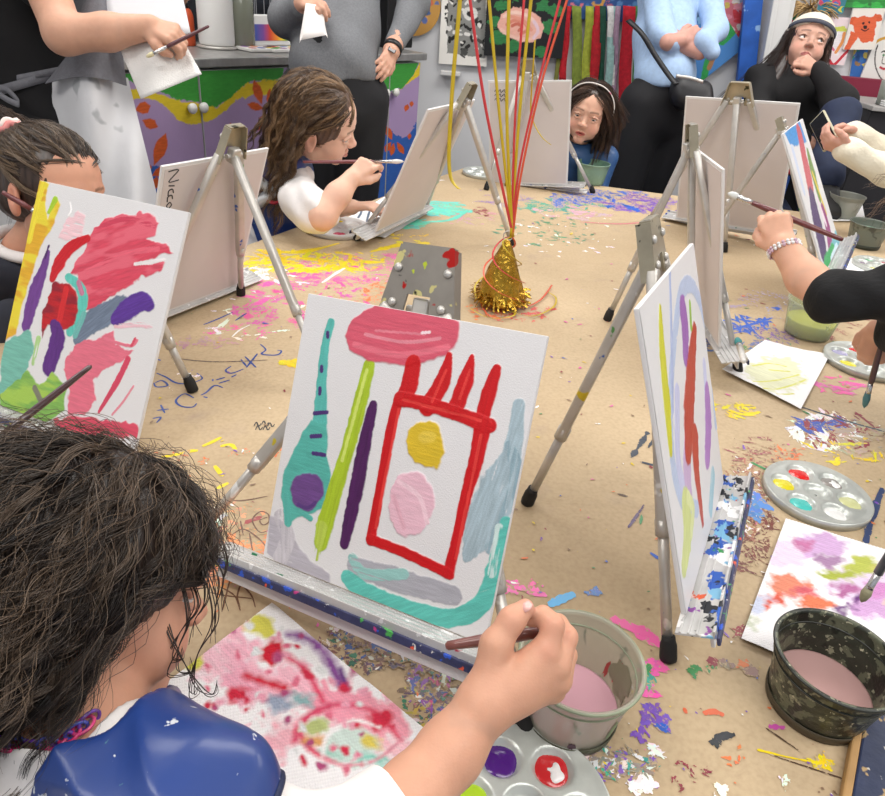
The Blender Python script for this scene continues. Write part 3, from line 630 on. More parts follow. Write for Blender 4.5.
def st_left(s):
    s.rs=1.25
    s.zo=(0,170,2.843)
    s.poly([(190,140),(225,115),(245,130),(235,190),(190,205),(165,190)],'ecc6cc',dry=.3)
    s.poly([(108,25),(140,40),(128,95),(135,140),(165,75),(172,100),(150,160),(118,215),(90,300),(60,400),(45,470),(5,490),(0,470),(30,330),(70,160)],'dba72c',rag=.003,vary=.12,col2='e3cf3a'); s.line([(125,40),(105,110),(85,200)],9,'e5d23c'); s.line([(158,85),(140,120)],[9,5],'a6c934')
    s.line([(200,95),(203,115),(195,130)],2.5,'f8f5f5')
    s.poly([(270,165),(300,140),(350,127),(420,125),(455,150),(440,180),(420,195),(470,218),(492,232),(450,250),(385,268),(470,262),(455,290),(400,305),(370,330),(330,352),(280,385),(240,408),(215,395),(225,300),(205,290),(240,230)],'d1475c',rag=.006,vary=.2,ang=.4,col2='de6476',hh=.001)
    s.line([(290,160),(360,140),(440,160)],6,'c93f58',dry=.3); s.line([(250,290),(350,240),(450,225)],7,'dd6073',dry=.35);s.line([(385,268),(430,262),(470,255)],[4,6,3],'e6e0e0')
    s.line([(250,195),(200,222),(168,268),(150,310)],[10,16,18,9],'c41a26',hh=.0012)
    s.line([(195,305),(225,330),(238,370),(225,410),(200,460)],[10,14,16,16,12],'5fc0b2',vary=.2)
    s.poly([(160,320),(200,325),(222,345),(226,380),(210,440),(180,455),(140,440),(118,475),(120,420),(135,360)],'b51c24',rag=.005,vary=.25,col2='8d1c2c',hh=.0012); s.line([(190,340),(170,430)],9,'cf2a2e')
    s.line([(225,320),(235,350)],7,'c07a96')
    s.line([(137,235),(125,280),(100,350),(75,445)],[7,13,22,14],'6e3f8a',vary=.2); s.line([(140,215),(130,250)],3,'4a2a60')
    s.line([(155,440),(165,480),(140,560)],[14,24,22],'5b2d7b',vary=.25); s.line([(110,480),(95,550)],[8,5],'a9cc88',dry=.3)
    s.line([(345,385),(300,410),(250,440),(225,480)],[26,30,30,18],'6d7a8e',vary=.25); s.line([(240,410),(215,470)],8,'6fb5ae'); s.line([(330,425),(365,395),(405,375),(425,385)],[16,28,24,16],'5a3490',vary=.25,hh=.0013)
    s.poly([(25,480),(90,458),(95,520),(70,590),(35,660),(10,690),(0,640),(0,500)],'74b4a4',vary=.2)
    s.poly([(215,500),(260,480),(320,462),(330,500),(385,512),(345,545),(290,570),(265,600),(275,650),(235,705),(195,690),(195,620),(180,560)],'dc6f83',rag=.006,vary=.15); s.line([(330,445),(400,440),(430,450)],6,'e3b9c2',dry=.5);s.line([(300,480),(370,500),(390,485)],4,'dd7488')
    s.poly([(0,640),(60,590),(80,570),(110,610),(150,575),(190,610),(185,680),(120,730),(60,760),(0,750)],'7eae55',rag=.005,vary=.22,col2='a2c455'); s.line([(100,620),(120,660)],8,'7b7a6a')
    s.line([(365,538),(335,600),(282,688)],[8,9,4],'cf4560'); s.line([(380,615),(350,660),(320,695)],3,'dd8795')
    s.poly([(150,712),(180,700),(260,702),(330,718),(395,728),(400,765),(330,760),(290,775),(220,770),(165,755)],'d24c62',rag=.006,vary=.18); s.line([(385,480),(375,500)],4,'d24c62')
def st_right(s):
    s.rs=2.8
    s.zo=(620,220,1.7303)
    s.line([(165,350),(155,230),(140,150),(122,112),(104,130),(92,220),(86,330),(92,430),(110,490),(132,500)],6,'b6c2dc',dry=.2,vary=.1); s.line([(85,90),(88,200),(90,330)],3,'a9b4d8',dry=.3); s.line([(98,300),(100,420),(115,480)],7,'c3c4e2',dry=.2);s.line([(145,250),(150,330)],5,'c3c4e2',dry=.2)
    s.line([(68,152),(72,230),(80,320),(86,400)],[3,8,9,4],'c9c732',hh=.001)
    s.line([(108,155),(112,190),(112,235)],[10,11,7],'9a63ae'); s.line([(150,300),(152,350),(150,410)],[8,11,8],'a978bd'); s.line([(118,360),(115,430),(122,480)],[10,12,4],'c4a8cc',dry=.2)
    s.line([(120,145),(122,185)],[3,3],'8fb83a'); s.line([(128,190),(122,260),(118,330),(116,400)],[6,13,15,9],'b5412f',hh=.0012,vary=.2); s.line([(128,380),(132,440),(142,525)],[11,8,3],'b8402c',hh=.001)
    s.line([(160,440),(156,500)],6,'9fc4d2',dry=.3); s.line([(112,490),(116,540),(110,600)],[11,13,7],'ccd488',dry=.1); s.line([(116,480),(125,500),(122,540)],5,'d6dca0')
def st_far(s):
    s.rs=3.4
    s.zo=(740,80,3.62)
    s.poly([(160,190),(215,150),(240,220),(200,240),(180,235)],'3f8fd2'); s.line([(215,195),(230,270),(245,340),(258,420)],[12,14,16,12],'c45a66'); s.line([(190,250),(230,400)],6,'c5cfe6'); s.line([(245,260),(262,330),(285,420)],[5,12,8],'6f8d4a'); s.line([(262,340),(290,420),(310,480)],4,'d8c24a')
    s.line([(262,430),(280,520),(300,620)],[14,22,18],'55406e',vary=.25); s.line([(300,470),(318,540),(325,610)],[8,13,8],'96447f'); s.line([(280,430),(310,520)],4,'e8d5e2')
    s.line([(355,580),(335,640)],12,'74b6c4'); s.line([(340,620),(318,680),(315,700)],[10,14,10],'3aa860'); s.line([(350,600),(330,650)],4,'cfe4ee')
frF=front_canvas((-.047,.585,.911),-29.4,25.3,7.7,.28,.302,330,'front canvas painted with a red frame, a teal bottle and a pink cloud',st_front)
frR=front_canvas((.273,.666,.951),66.4,22.1,-3.1,.28,.322,220,'canvas seen almost edge-on with a tall red stroke, a yellow stroke and lilac arcs',st_right)
frL=front_canvas((-.52,.894,.886),-22.6,28.4,1.8,.28,.34,260,'canvas at the left edge with thick crimson, purple, yellow and green paint',st_left)
frP=front_canvas((.863,1.79,.958),59.4,33.1,1.6,.28,.34,120,'narrow-looking far right canvas with blue top, pink, dark purple and green strokes',st_far)
NICC=[[(-.42,.33),(-.42,.40),(-.37,.34),(-.37,.41)],[(-.35,.345),(-.345,.385)],[(-.31,.385),(-.33,.375),(-.325,.35),(-.30,.35)],[(-.28,.385),(-.30,.375),(-.295,.35),(-.27,.35)],[(-.25,.385),(-.265,.37),(-.25,.35),(-.235,.365),(-.25,.385)]]
def rot90(S_,cx,cy): return [[(cx+(b_-.37)*1.2,cy-(a+.33)*1.2) for a,b_ in q] for q in S_]
cN=scaled((-.516,1.374,.849),.92)
frN=back_canvas(cN,64.2,-17.4,-1.7,.28*.92,.34*.92,'canvas back with a handwritten name down its corner, behind the crimson painting',rot90(NICC,-.40,.36))
frG=back_canvas((-.105,1.879,.913),67.4,-21.8,-.9,.28,.34,'back of the canvas that the girl in profile is painting')
SQ=[[(-.42+.05*i,.40-.04*j),(-.40+.05*i,.42-.04*j),(-.39+.05*i,.39-.04*j),(-.37+.05*i,.41-.04*j)] for i in range(3) for j in range(3)]
frC=back_canvas((.206,2.541,.9),-14.3,-4,7.0,.28,.34,'canvas back hiding half of the girl with the headband, small writing in its corner',SQ)
cB=scaled((.708,1.954,.972),1.10)
frB=back_canvas(cB,-33.7,-13.3,5.5,.31,.374,'blank canvas back at upper right, in front of the seated woman in a cap')
frM=back_canvas((.493,1.395,.926),-92.2,-14.4,2.0,.28,.34,'blank canvas back turned nearly sideways behind the yellow and red striped painting')
easel(frF,.28,.302,-1,'easel holding the red frame painting, clamp head splashed with red and yellow',head_t=.028,head_s=-.012,splash=True,spread=(.27,.19),traylen=.40,plate=(.060,.092,.082),dirty=True)
easel(frR,.28,.322,-1,'easel holding the edge-on canvas with the tall red stroke, paint-caked tray',head_t=.02,head_s=.035,rear=Z(527,503),feet=[Z(668,660),None],dirty=True,plate=(.04,.065,.06),traylen=.33,spread=.17,tm=M['traymess'],td=.038)
easel(frL,.28,.34,-1,'easel behind the crimson and purple painting at the left edge',rear=Z(193,391),head_t=-.04,spread=.15,traylen=.30)
easel(frP,.28,.34,-1,'easel holding the narrow-looking far right canvas',rear=Z(690,262),spread=.13,dirty=True,plate=(.02,.03,.04),head_t=.01)
easel(frN,.28*.92,.34*.92,1,'easel under the canvas back with the handwritten name',rear=Z(330,395),feet=[None,Z(241,295)],spread=.16,dirty=True)
easel(frG,.28,.34,1,'easel in front of the girl in profile',rear=Z(512,245),feet=[Z(356,240),Z(424,213)])
easel(frC,.28,.34,1,'easel at the far end in front of the girl with the headband',rear=Z(507,186),feet=[Z(486,190),Z(593,193)])
easel(frB,.31,.374,1,'easel with a tall brass-coloured clamp at upper right',rear=Z(724,252),feet=[Z(646,224),Z(790,242)],plate=(.05,.085,.06),head_t=.02)
easel(frM,.28,.34,1,'easel turned sideways behind the striped painting, dark clamp on top',rear=Z(607,320),feet=[Z(690,345),Z(738,372)],head_t=.03,plate=(.03,.045,.055))
# ================================================================ loose papers
def flat_sheet(name,px,label,cat,strokes,nx,m,base='f2f1f2',z=.0012,warp=.003,group=None):
    """px: four photo corners (tl,tr,br,bl) on the table"""
    P=[Z(*p,TZ+z) for p in px]; c=np.mean(P,0); u=nrm((P[1]-P[0])+(P[2]-P[3])); vv=(P[0]-P[3])+(P[1]-P[2]); vv=nrm(vv-u*np.dot(vv,u))
    W_=(np.linalg.norm(P[1]-P[0])+np.linalg.norm(P[2]-P[3]))/2; H_=(np.linalg.norm(P[0]-P[3])+np.linalg.norm(P[1]-P[2]))/2
    s=Sheet(c,u,vv,W_,H_,nx,base); strokes(s)
    # bilinear warp to the real quadrilateral
    a=(s.S/W_+.5)[:,None];b_=(s.T/H_+.5)[:,None]
    Q=(P[3]*(1-a)+P[2]*a)*(1-b_)+(P[0]*(1-a)+P[1]*a)*b_
    hgt=warp*(fbm(s.S*9+5,s.T*9+3,3)*1.0)+s.h*.4; ed=np.maximum(np.abs(a[:,0]-.5),np.abs(b_[:,0]-.5))*2; hgt=hgt+warp*1.6*np.clip(ed-.75,0,1)*fbm(s.S*20,s.T*20,8)*4
    V=Q.copy(); V[:,2]+=hgt; nV=len(V); V=np.concatenate([V,V-np.array([0,0,.0004])]); F=grid_faces(s.nx,s.ny)
    o=obj(name,V,np.concatenate([F,F[:,::-1]+nV]),m,None,True,np.concatenate([s.C,s.C])); tag(o,label,cat,group); return o
def soft(s,x,y,r,col,ry=None,dens=.8,**k):
    s.blob(x,y,r,col,ry,soft=k.pop('sf',.012),rag=k.pop('rag',.012),hh=0,**k)
def emboss(s): 
    g=np.sin(s.S*1500+s.T*600)*np.sin(s.T*1700); s.C*=(1+.07*g[:,None]); s.h+=g*.0009
def st_tow1(s):
    s.zo=(100,500,2.329)
    for x,y,rx,ry,c in((290,350,70,60,'f0b5c6'),(240,370,50,50,'f3c3d0'),(330,440,60,60,'eba9bd'),(440,420,80,40,'f1b9c8'),(560,480,80,50,'ee9db0'),(420,560,60,40,'f2b6c2'),(650,520,60,50,'efa0b0'),(700,580,40,30,'f4c3cc'),(240,330,60,40,'f5cfd8')): soft(s,x,y,rx,c,ry,rag=.02)
    for p,r,c in(([(245,292),(300,288),(345,290)],[6,11,6],'d9547a'),([(440,318),(490,330),(530,370),(560,430)],[12,18,18,12],'8a4f98'),([(560,400),(575,440)],10,'6f3f86'),([(400,350),(440,370),(480,400),(510,450),(520,470)],[12,12,10,10,8],'dc4a6a'),([(340,410),(380,425),(430,440)],[14,12,14],'cf2038'),([(455,560),(480,510),(540,480),(600,480)],[12,12,12,10],'d9486a'),([(460,540),(500,590),(560,615)],[10,10,6],'dd5a72'),([(600,480),(650,500),(700,560)],[8,10,8],'dd5a72'),([(380,470),(420,460),(450,450)],10,'b0738c')): s.line(p,np.array(np.atleast_1d(r))*1.35,c,soft=1.0,dry=.02,wob=.5,hh=0)
    for x,y,r,c,ry in((375,302,36,'d8d25a',26),(210,372,30,'d2cf58',32),(398,360,30,'cc1830',30),(325,455,24,'cf2440',22),(655,515,22,'cf2a44',22),(595,530,14,'cf2a44',12),(410,475,26,'9aa6bc',20),(505,530,30,'b9c47e',26),(585,570,56,'cfe0d8',44),(470,470,24,'8fb5b8',14),(630,572,24,'dcc95a',16),(545,600,30,'a6d2c4',12),(500,560,30,'dba05f',16),(640,610,40,'8fcfc0',12),(380,585,16,'e07a9a',30)): soft(s,x,y,r,c,ry,sf=.008,rag=.01)
    s.line([(520,600),(530,550),(590,515),(650,530)],9,'f4f1f1',soft=1.2,wob=.6,hh=0);s.line([(480,350),(520,400),(540,440)],9,'f4f1f1',soft=1.2,hh=0);s.line([(520,600),(560,620),(640,610),(700,560)],8,'e08a9c',soft=1.2,wob=.6,hh=0)
    for q in range(70): soft(s,RS.uniform(240,700),RS.uniform(300,640),RS.uniform(5,13),['cf2a48','e0708a','b04a78','dfe0e0','e8a0b4'][q%5],None,sf=.004,rag=.006)
    emboss(s)
def st_tow2(s):
    s.zo=(560,380,1.914)
    for x,y,rx,ry,c in((470,310,50,26,'d3aed8'),(560,380,60,40,'dccbe2'),(420,330,30,30,'e8d5ea'),(600,430,50,30,'c9a0cc'),(560,350,34,22,'b8bf5a'),(520,370,30,12,'a9b24a'),(500,340,20,16,'a884a8'),(440,400,40,24,'e08a70'),(410,430,18,20,'d9604c'),(490,430,36,14,'dd7a58'),(540,400,24,14,'b06a9a'),(450,310,14,10,'c77aa6'),(380,440,30,20,'c9cfe4'),(600,350,20,12,'cdc873'),(560,420,12,10,'6a3a78'),(550,440,10,8,'6a3a78'),(600,400,30,18,'c98ac0'),(630,430,14,10,'e6d89a'),(470,410,22,12,'cf5f6a'),(370,480,30,16,'cdd2c0')): soft(s,x,y,rx,c,ry,sf=.009,rag=.014)
    emboss(s)
def st_yel(s):
    s.zo=(640,150,2.947)
    soft(s,400,660,90,'dfe0c0',50,rag=.02)
    for p in([(330,640),(380,630),(430,640)],[(330,690),(400,680),(470,665)],[(360,710),(420,700),(490,680)],[(380,650),(440,655)],[(400,720),(450,715)]): s.line(p,5.5,'d6d758',soft=.9,dry=.35,hh=0)
flat_sheet('paper_towel',[(272,605),(430,735),(318,850),(160,690)],'white embossed paper towel blotted red and pink, by the girl nearest the camera','paper towel',st_tow1,300,M['towelp'],'f4f2f3',warp=.003)
flat_sheet('paper_towel',[(785,520),(945,570),(925,720),(740,641)],'paper towel blotted with lilac, orange and olive paint, under the dark tub','paper towel',st_tow2,220,M['towelp'],'f2f0f2',warp=.003)
flat_sheet('paper_sheet',[(764,342),(829,357),(800,411),(721,372)],'white paper sheet with pale yellow brush marks, right of the sideways easel','paper',st_yel,120,M['paperp'],warp=.004)
flat_sheet('paper_sheet',[(832,258),(900,262),(905,290),(838,292)],'blank white paper under the girl\'s black sleeve at the right edge','paper',lambda s:None,20,M['paperp'])
def st_sm(s):
    s.zo=(240,150,3.6875)
    for p in([(400,240),(440,225),(470,200)],[(420,265),(450,245),(480,230)],[(390,285),(430,270)]): s.line(p,8,'4f6076',soft=.4,dry=.2,hh=0)
flat_sheet('paper_sheet',[(388,196),(415,208),(362,242),(335,226)],'white paper with dark blue wipes beside the girl in profile','paper',st_sm,60,M['paperp'])
flat_sheet('paper_sheet',[(402,209),(428,214),(385,239),(362,236)],'white paper strip lying under the easel of the girl in profile','paper',lambda s:None,20,M['paperp'],z=.003)
flat_sheet('paper_sheet',[(827,203),(862,205),(865,222),(822,222)],'small white paper behind the far right canvas','paper',lambda s:None,16,M['paperp'])
# ================================================================ plastic tubs of water
def tubmat(name,tint,clear,stain,thr,rough=.35):
    if name in _M: return _M[name]
    m=bpy.data.materials.new(name); m.use_nodes=True; nt=m.node_tree; N=nt.nodes; L=nt.links; b=N['Principled BSDF']
    b.inputs['Roughness'].default_value=rough; b.inputs['Coat Weight'].default_value=.3
    tc=N.new('ShaderNodeTexCoord'); n=N.new('ShaderNodeTexNoise'); n.inputs['Scale'].default_value=45; n.inputs['Detail'].default_value=6; n.inputs['Distortion'].default_value=.8
    mp=N.new('ShaderNodeMapping'); mp.inputs['Scale'].default_value=(1,1,.6); L.new(tc.outputs['Object'],mp.inputs[0]); L.new(mp.outputs[0],n.inputs['Vector'])
    mr=N.new('ShaderNodeMapRange'); mr.inputs[1].default_value=thr; mr.inputs[2].default_value=thr+.07; L.new(n.outputs['Fac'],mr.inputs[0])
    mx=N.new('ShaderNodeMix'); mx.data_type='RGBA'; L.new(mr.outputs[0],mx.inputs[0]); mx.inputs[6].default_value=(*lin(tint),1); mx.inputs[7].default_value=(*lin(stain),1); L.new(mx.outputs[2],b.inputs['Base Color'])
    if clear>0:
        mr2=N.new('ShaderNodeMapRange'); mr2.inputs[1].default_value=0; mr2.inputs[2].default_value=1; mr2.inputs[3].default_value=1-clear; mr2.inputs[4].default_value=1; L.new(mr.outputs[0],mr2.inputs[0]); L.new(mr2.outputs[0],b.inputs['Alpha'])
    _M[name]=m; return m
def tub(c,R,H,m,wm,wcol,wl,label,group=None,ridges=False,base_dark=None,rimm=None):
    t=thing('plastic_tub',c,label,'tub',group); c=np.array([c[0],c[1],TZ+.0006]); rb=R*.78; th=.0012
    prof=[(0,0),(rb*.9,0),(rb*.98,.002),(rb,.005)]
    for k in range(1,9): prof.append((rb+(R*.94-rb)*k/8,.005+(H-.018)*k/8))
    prof+=[(R*.955,H-.012),(R*.957,H-.004),(R,H-.003),(R*1.012,H-.001),(R,H+.0005),(R*.955,H),(R*.95,H-.004),(R*.945,H-.012)]
    for k in range(7,0,-1): prof.append((rb-th+(R*.94-rb)*k/8,.005+(H-.018)*k/8))
    prof+=[(rb*.97,.004),(0,.003)]
    V,F=lathe_vf(prof,c,72)
    if ridges:
        th_=np.arctan2(V[:,1]-c[1],V[:,0]-c[0]); rr=np.hypot(V[:,0]-c[0],V[:,1]-c[1])
    F=[f for f in F if len(set(f))>2]
    obj('tub_wall',V,F,m,t)
    if rimm is not None:
        obj('rim',*tube_vf(np.array([c+np.array([R*1.004*math.cos(q),R*1.004*math.sin(q),H-.0012]) for q in np.linspace(0,2*PI,72)]),.0017,8,False),rimm,t)
        obj('inner_ridge',*tube_vf(np.array([c+np.array([R*.935*math.cos(q),R*.935*math.sin(q),H-.0155]) for q in np.linspace(0,2*PI,72)]),.0012,6,False),rimm,t)
    if wl: 
        rw=rb+(R*.94-rb)*(wl/H)-.0016
        obj('paint_water',*lathe_vf([(0,.0045),(rb*.95,.0048),(rw,wl),(rw*.96,wl-.0003),(0,wl-.0004)],c,64),wm,t)
    if base_dark is not None:
        obj('stained_base',*lathe_vf([(rb*.96,-.0),(rb+.0012,.001),(rb+.0022,.006),(rb+.003,.012),(rb+.0022,.0125)],c,72,(0,0,1),False),base_dark,t)
    return t
Mw=lambda n,c,r=.12:mat(n,lin(c),r,spec=.5)
ptub=tubmat('tub_cloudy_plastic','b4b09e',.42,'6f7562',.62)
tub(Z(567,713),.0585,.082,ptub,Mw('pink_water','c99aa6'),None,.019,'cloudy plastic tub of pink paint water beside the painting hand',base_dark=mat('olive_stain',lin('4f5140'),.5,var=.3,vscale=80),rimm=mat('rim_olive',lin('8a927a'),.35,var=.15))
_nt=bpy.data.objects['plastic_tub']; _c=Z(567,713)
def wall_patch(c,R,H,a0,a1,z0,z1,inner,m,name,parent,rag=.25,seed=1):
    rs=np.random.RandomState(seed); n=22; ac,zc=(a0+a1)/2,(z0+z1)/2; V=[]
    def P(a,z):
        z=min(max(z,.006),H-.016); rb=R*.78; r=rb+(R*.94-rb)*(z-.005)/(H-.018)+(-.0017 if inner else .0005); return (c[0]+r*math.cos(a),c[1]+r*math.sin(a),c[2]+z)
    V.append(P(ac,zc)); 
    for k in range(n):
        t=2*PI*k/n; q=1+rag*(rs.rand()-.5)*2; V.append(P(ac+(a1-a0)/2*q*math.cos(t),zc+(z1-z0)/2*q*math.sin(t)))
    V=np.array(V); o=len(V); n2=V.copy(); n2[:,:2]+= (V[:,:2]-np.array(c[:2]))*(-.006 if inner else .006)
    F=[(0,1+k,1+(k+1)%n) for k in range(n)]+[(o,o+1+(k+1)%n,o+1+k) for k in range(n)]; obj(name,np.concatenate([V,n2]),F,m,parent)
for a0,a1,z0,z1,inn,cc in((-.15,.62,.020,.060,True,'7d7a62'),(.32,.52,.030,.056,True,'a8303a'),(-.02,.20,.040,.056,True,'6fae9c'),(.62,.74,.024,.044,True,'9a3a34'),(1.9,2.0,.040,.050,True,'4a2a3a'),(4.55,4.70,.012,.022,False,'4a1f3a'),(5.3,5.45,.02,.05,False,'6f8f6a')):
    wall_patch(_c+np.array([0,0,.0006]),.0585,.082,a0,a1,z0,z1,inn,mat('fleck_'+cc,lin(cc),.4),'paint_mark',_nt,.3,int(a0*100)%97+3)
tubblack=mat('tub_black_stained',lin('33362d'),.34,var=.3,vscale=60,bump=.6,bscale=150,spots=[(lin('5f6250'),70,.52,2.),(lin('8a8a74'),110,.60,5.),(lin('bcb69c'),170,.66,3.),(lin('20221c'),30,.58,8.)])
tub(Z(813,703),.0605,.074,tubblack,Mw('dusty_pink_water','b08c88'),None,.024,'dark grimy plastic tub with pinkish water at lower right',base_dark=mat('tub_base_brown',lin('4b4233'),.5,var=.2),rimm=mat('rim_black',lin('2a2d28'),.3,var=.2))
tub(Z(806,334),.062,.078,tubmat('tub_clear_green','b9c2a8',.6,'9da78c',.66),Mw('yellow_water','d3d64a'),None,.036,'clear plastic tub half full of yellow water under the reaching arm')
tub(Z(862,246),.060,.074,tubmat('tub_grey_dirty','6f766c',.15,'3f453f',.55),Mw('green_water','6f8f78'),None,.052,'grey dirty tub with greenish water at the right edge',base_dark=mat('dark_base',lin('33382f'),.5))
tub(Z(852,228)+np.array([.02,.14,0]),.060,.078,tubmat('tub_clear','b4b8ae',.55,'9aa09a',.68),Mw('clear_water','b5bdb0'),None,.02,'clear empty-looking tub behind the grey dirty one')
tub(Z(590,183),.062,.075,tubmat('tub_mint','8fb09a',.3,'7da088',.62),Mw('mint_water','7fa890'),None,.04,'mint green tub in front of the girl with the headband')
# ================================================================ muffin palettes
PMET=mat('palette_metal',lin('c4c8c3'),.34,.4,var=.12,vscale=40,bump=.2,bscale=90)
def palette(c,R,cols,label,a0=0.,centre=None,m=None,nw=6):
    t=thing('paint_palette',c,label,'palette'); c=np.array([c[0],c[1],TZ+.0006]); m=m or PMET
    n=110; rs=np.linspace(0,1,42)*R; th=np.linspace(0,2*PI,n,endpoint=False)
    wr=R*.235; wc=[(R*.62*math.cos(a0+k*2*PI/nw),R*.62*math.sin(a0+k*2*PI/nw)) for k in range(nw)]+[(0,0)]
    V=[];
    for r in rs:
        for q in th:
            x=r*math.cos(q);y=r*math.sin(q); z=.011
            for wx,wy in wc:
                d=math.hypot(x-wx,y-wy)/wr
                if d<1.12: z=min(z,.011-.0085*(1-max(0,(d-.55)/.57)**2) if d>.55 else .0025)
            z+= .0016*max(0,(r/R-.9)/.1)
            V.append((c[0]+x,c[1]+y,c[2]+z))
    nr_=len(rs); V=np.array(V); 
    F=[(i*n+j,i*n+(j+1)%n,(i+1)*n+(j+1)%n,(i+1)*n+j) for i in range(1,nr_-1) for j in range(n)]
    F+=[(0,n+j,n+(j+1)%n) for j in range(n)]
    nv=len(V); V2=V-np.array([0,0,.0009]); 
    rim=[(R,.0115),(R+.0016,.0105),(R+.0018,.006),(R+.0008,.0058),(R,.0098)]
    V3=np.concatenate([V,V2]); F+=[tuple(i+nv for i in f[::-1]) for f in F]
    P_,Fr=lathe_vf([(R-.001,.0122),(R+.0008,.0124),(R+.002,.011),(R+.0021,.0),(R+.0012,.0),(R+.0008,.009),(R-.001,.0105)],c,n,(0,0,1),False)
    V3,F=cat_mesh([(V3,F),(P_,Fr)]); obj('palette_dish',V3,F,m,t)
    for k,col in enumerate(cols):
        if col is None: continue
        col=col if isinstance(col,(list,tuple)) else [col]
        wx,wy=wc[k]
        for j,cc in enumerate(col):
            rr_=wr*(.97 if j==0 else .5); prof=[(0,.0072-j*-.0012),(rr_*.4,.0070+j*.001),(rr_*.75,.0062+j*.0012),(rr_*.95,.0048+j*.001),(rr_,.0036)]
            Vq,Fq=lathe_vf(prof[::-1],c+np.array([wx+j*wr*.2,wy-j*wr*.15,0]),28)
            rad=np.hypot(Vq[:,0]-c[0]-wx,Vq[:,1]-c[1]-wy); an=np.arctan2(Vq[:,1]-c[1]-wy,Vq[:,0]-c[0]-wx)
            k_=(1+ (.03 if j==0 else .22)*np.sin(an*3+k)+ (.02 if j==0 else .15)*np.sin(an*5+k*2)); ctr=c+np.array([wx+j*wr*.2,wy-j*wr*.15,0]); Vq[:,:2]=ctr[:2]+(Vq[:,:2]-ctr[:2])*k_[:,None]; Vq[:,2]+=.0007*np.sin(an*4+rad*700)*np.clip(rad/wr,0,1)
            obj('paint_blob',Vq,[f for f in Fq if len(set(f))>2],mat('wet_paint_'+cc,lin(cc),.2,coat=.4),t)
    return t
# near palette: purple and red wells visible, lime at left
pc=Z(523,812); pc=np.array([pc[0],pc[1]-.002,TZ])
def wellang(px,py,c): p=Z(px,py); return math.atan2(p[1]-c[1],p[0]-c[0])
a=wellang(500,766,pc)
def palette_px(c,R,wells,label,nw=6,ref=None,m=None):
    """wells: list of (px,py,colour) assigned to the nearest well"""
    a0=wellang(*ref,c); cols=[None]*(nw+1)
    for px,py,col in wells:
        p=Z(px,py); an=math.atan2(p[1]-c[1],p[0]-c[0])-a0; d=math.hypot(p[0]-c[0],p[1]-c[1])
        k=nw if d<R*.3 else int(round(an/(2*PI/nw)))%nw
        cols[k]=col
    return palette(c,R,cols,label,a0,m=m)
palette_px(pc,.0765,[(500,766,'4b1a78'),(547,773,['c0242a','eae6e6']),(470,795,'a9cc2c')],'metal palette nearest the camera with purple and red wells beside the painting hand',ref=(500,766))
palette_px(Z(815,497),.0745,[(796,476,'d81c1c'),(785,489,'dccf2a'),(802,504,'52c4bc'),(833,508,'ececea'),(825,481,['8f8a86','f0f0f0']),(843,497,'cdcf9a')],'metal palette with red, yellow, aqua and white wells above the lilac-blotted towel',ref=(796,476))
palette_px(Z(864,364),.080,[(853,350,'d8202a'),(856,366,'ddd42a'),(875,366,'3f68b0'),(838,360,'8fae9a'),(833,350,'a8a4c8')],'metal palette with red, yellow and blue wells at the right edge',ref=(853,350))
palette_px(Z(878,268),.07,[(866,262,'3fae74'),(880,260,'c04a6a'),(865,268,'7a5a80'),(875,275,'d8d27a')],'palette smeared with green and purple behind the black sleeve',ref=(866,262))
palette_px(Z(338,230),.085,[(328,228,'c83a5a'),(338,222,'3a5fae'),(350,222,'dccb2e'),(340,234,'d04468'),(352,234,'4aa868'),(362,226,'5a3f9a'),(346,228,'e8e4e0')],'round palette of red, yellow, blue and green paint beside the girl in profile',ref=(328,228),m=mat('palette_white',lin('dcdcdc'),.4))
palette_px(Z(483,175),.075,[(475,172,'6a6a80'),(490,174,'b0a8a0')],'palette half hidden behind the far-end easel',ref=(475,172))
o=obj('painted_strip',*box_vf(Z(548,188)+np.array([0,0,.004]),far_dir.tolist()+[0],(-far_dir[1],far_dir[0],0),(0,0,1),.28,.05,.006,.002),mat('white_board_splashed',lin('e2e0de'),.6,spots=[(lin('b02f3a'),40,.62,1.),(lin('3d4f8f'),40,.62,3.)]),None,False); tag(o,'white paint-flecked board lying under the far-end easel','board')
# ================================================================ brushes
def brush(a,b_,r,label,tipc='a49a8a',hand='6a3234',ferr=.14,br=.10,rt=None):
    """a = handle end, b_ = bristle tip"""
    a=np.array(a,float);b_=np.array(b_,float); L_=np.linalg.norm(b_-a); d=(b_-a)/L_
    t=thing('paintbrush',a,label,'paintbrush')
    q=[a+d*L_*k for k in (0,.02,.1,.3,.6,1-ferr-br)]
    obj('handle',*tube_vf(np.array(q),[r*.5,r*.8,r*.85,r*1.05,r*1.15,r*.85],14),mat('brush_handle_'+hand,lin(hand),.3,coat=.5,var=.12,vscale=90),t)
    obj('ferrule',*tube_vf(np.array([a+d*L_*k for k in(1-ferr-br-.01,1-br-.04,1-br)]),[r*.9,r*.95,r*1.1],14),M['ferrule'],t)
    obj('bristles',*tube_vf(np.array([a+d*L_*k for k in(1-br-.005,1-br*.6,1-br*.2,1)]),[r*1.0,r*1.35,r*.9,r*.15],14),mat('bristles_'+tipc,lin(tipc),.7,bump=.5,bscale=300),t)
    return t
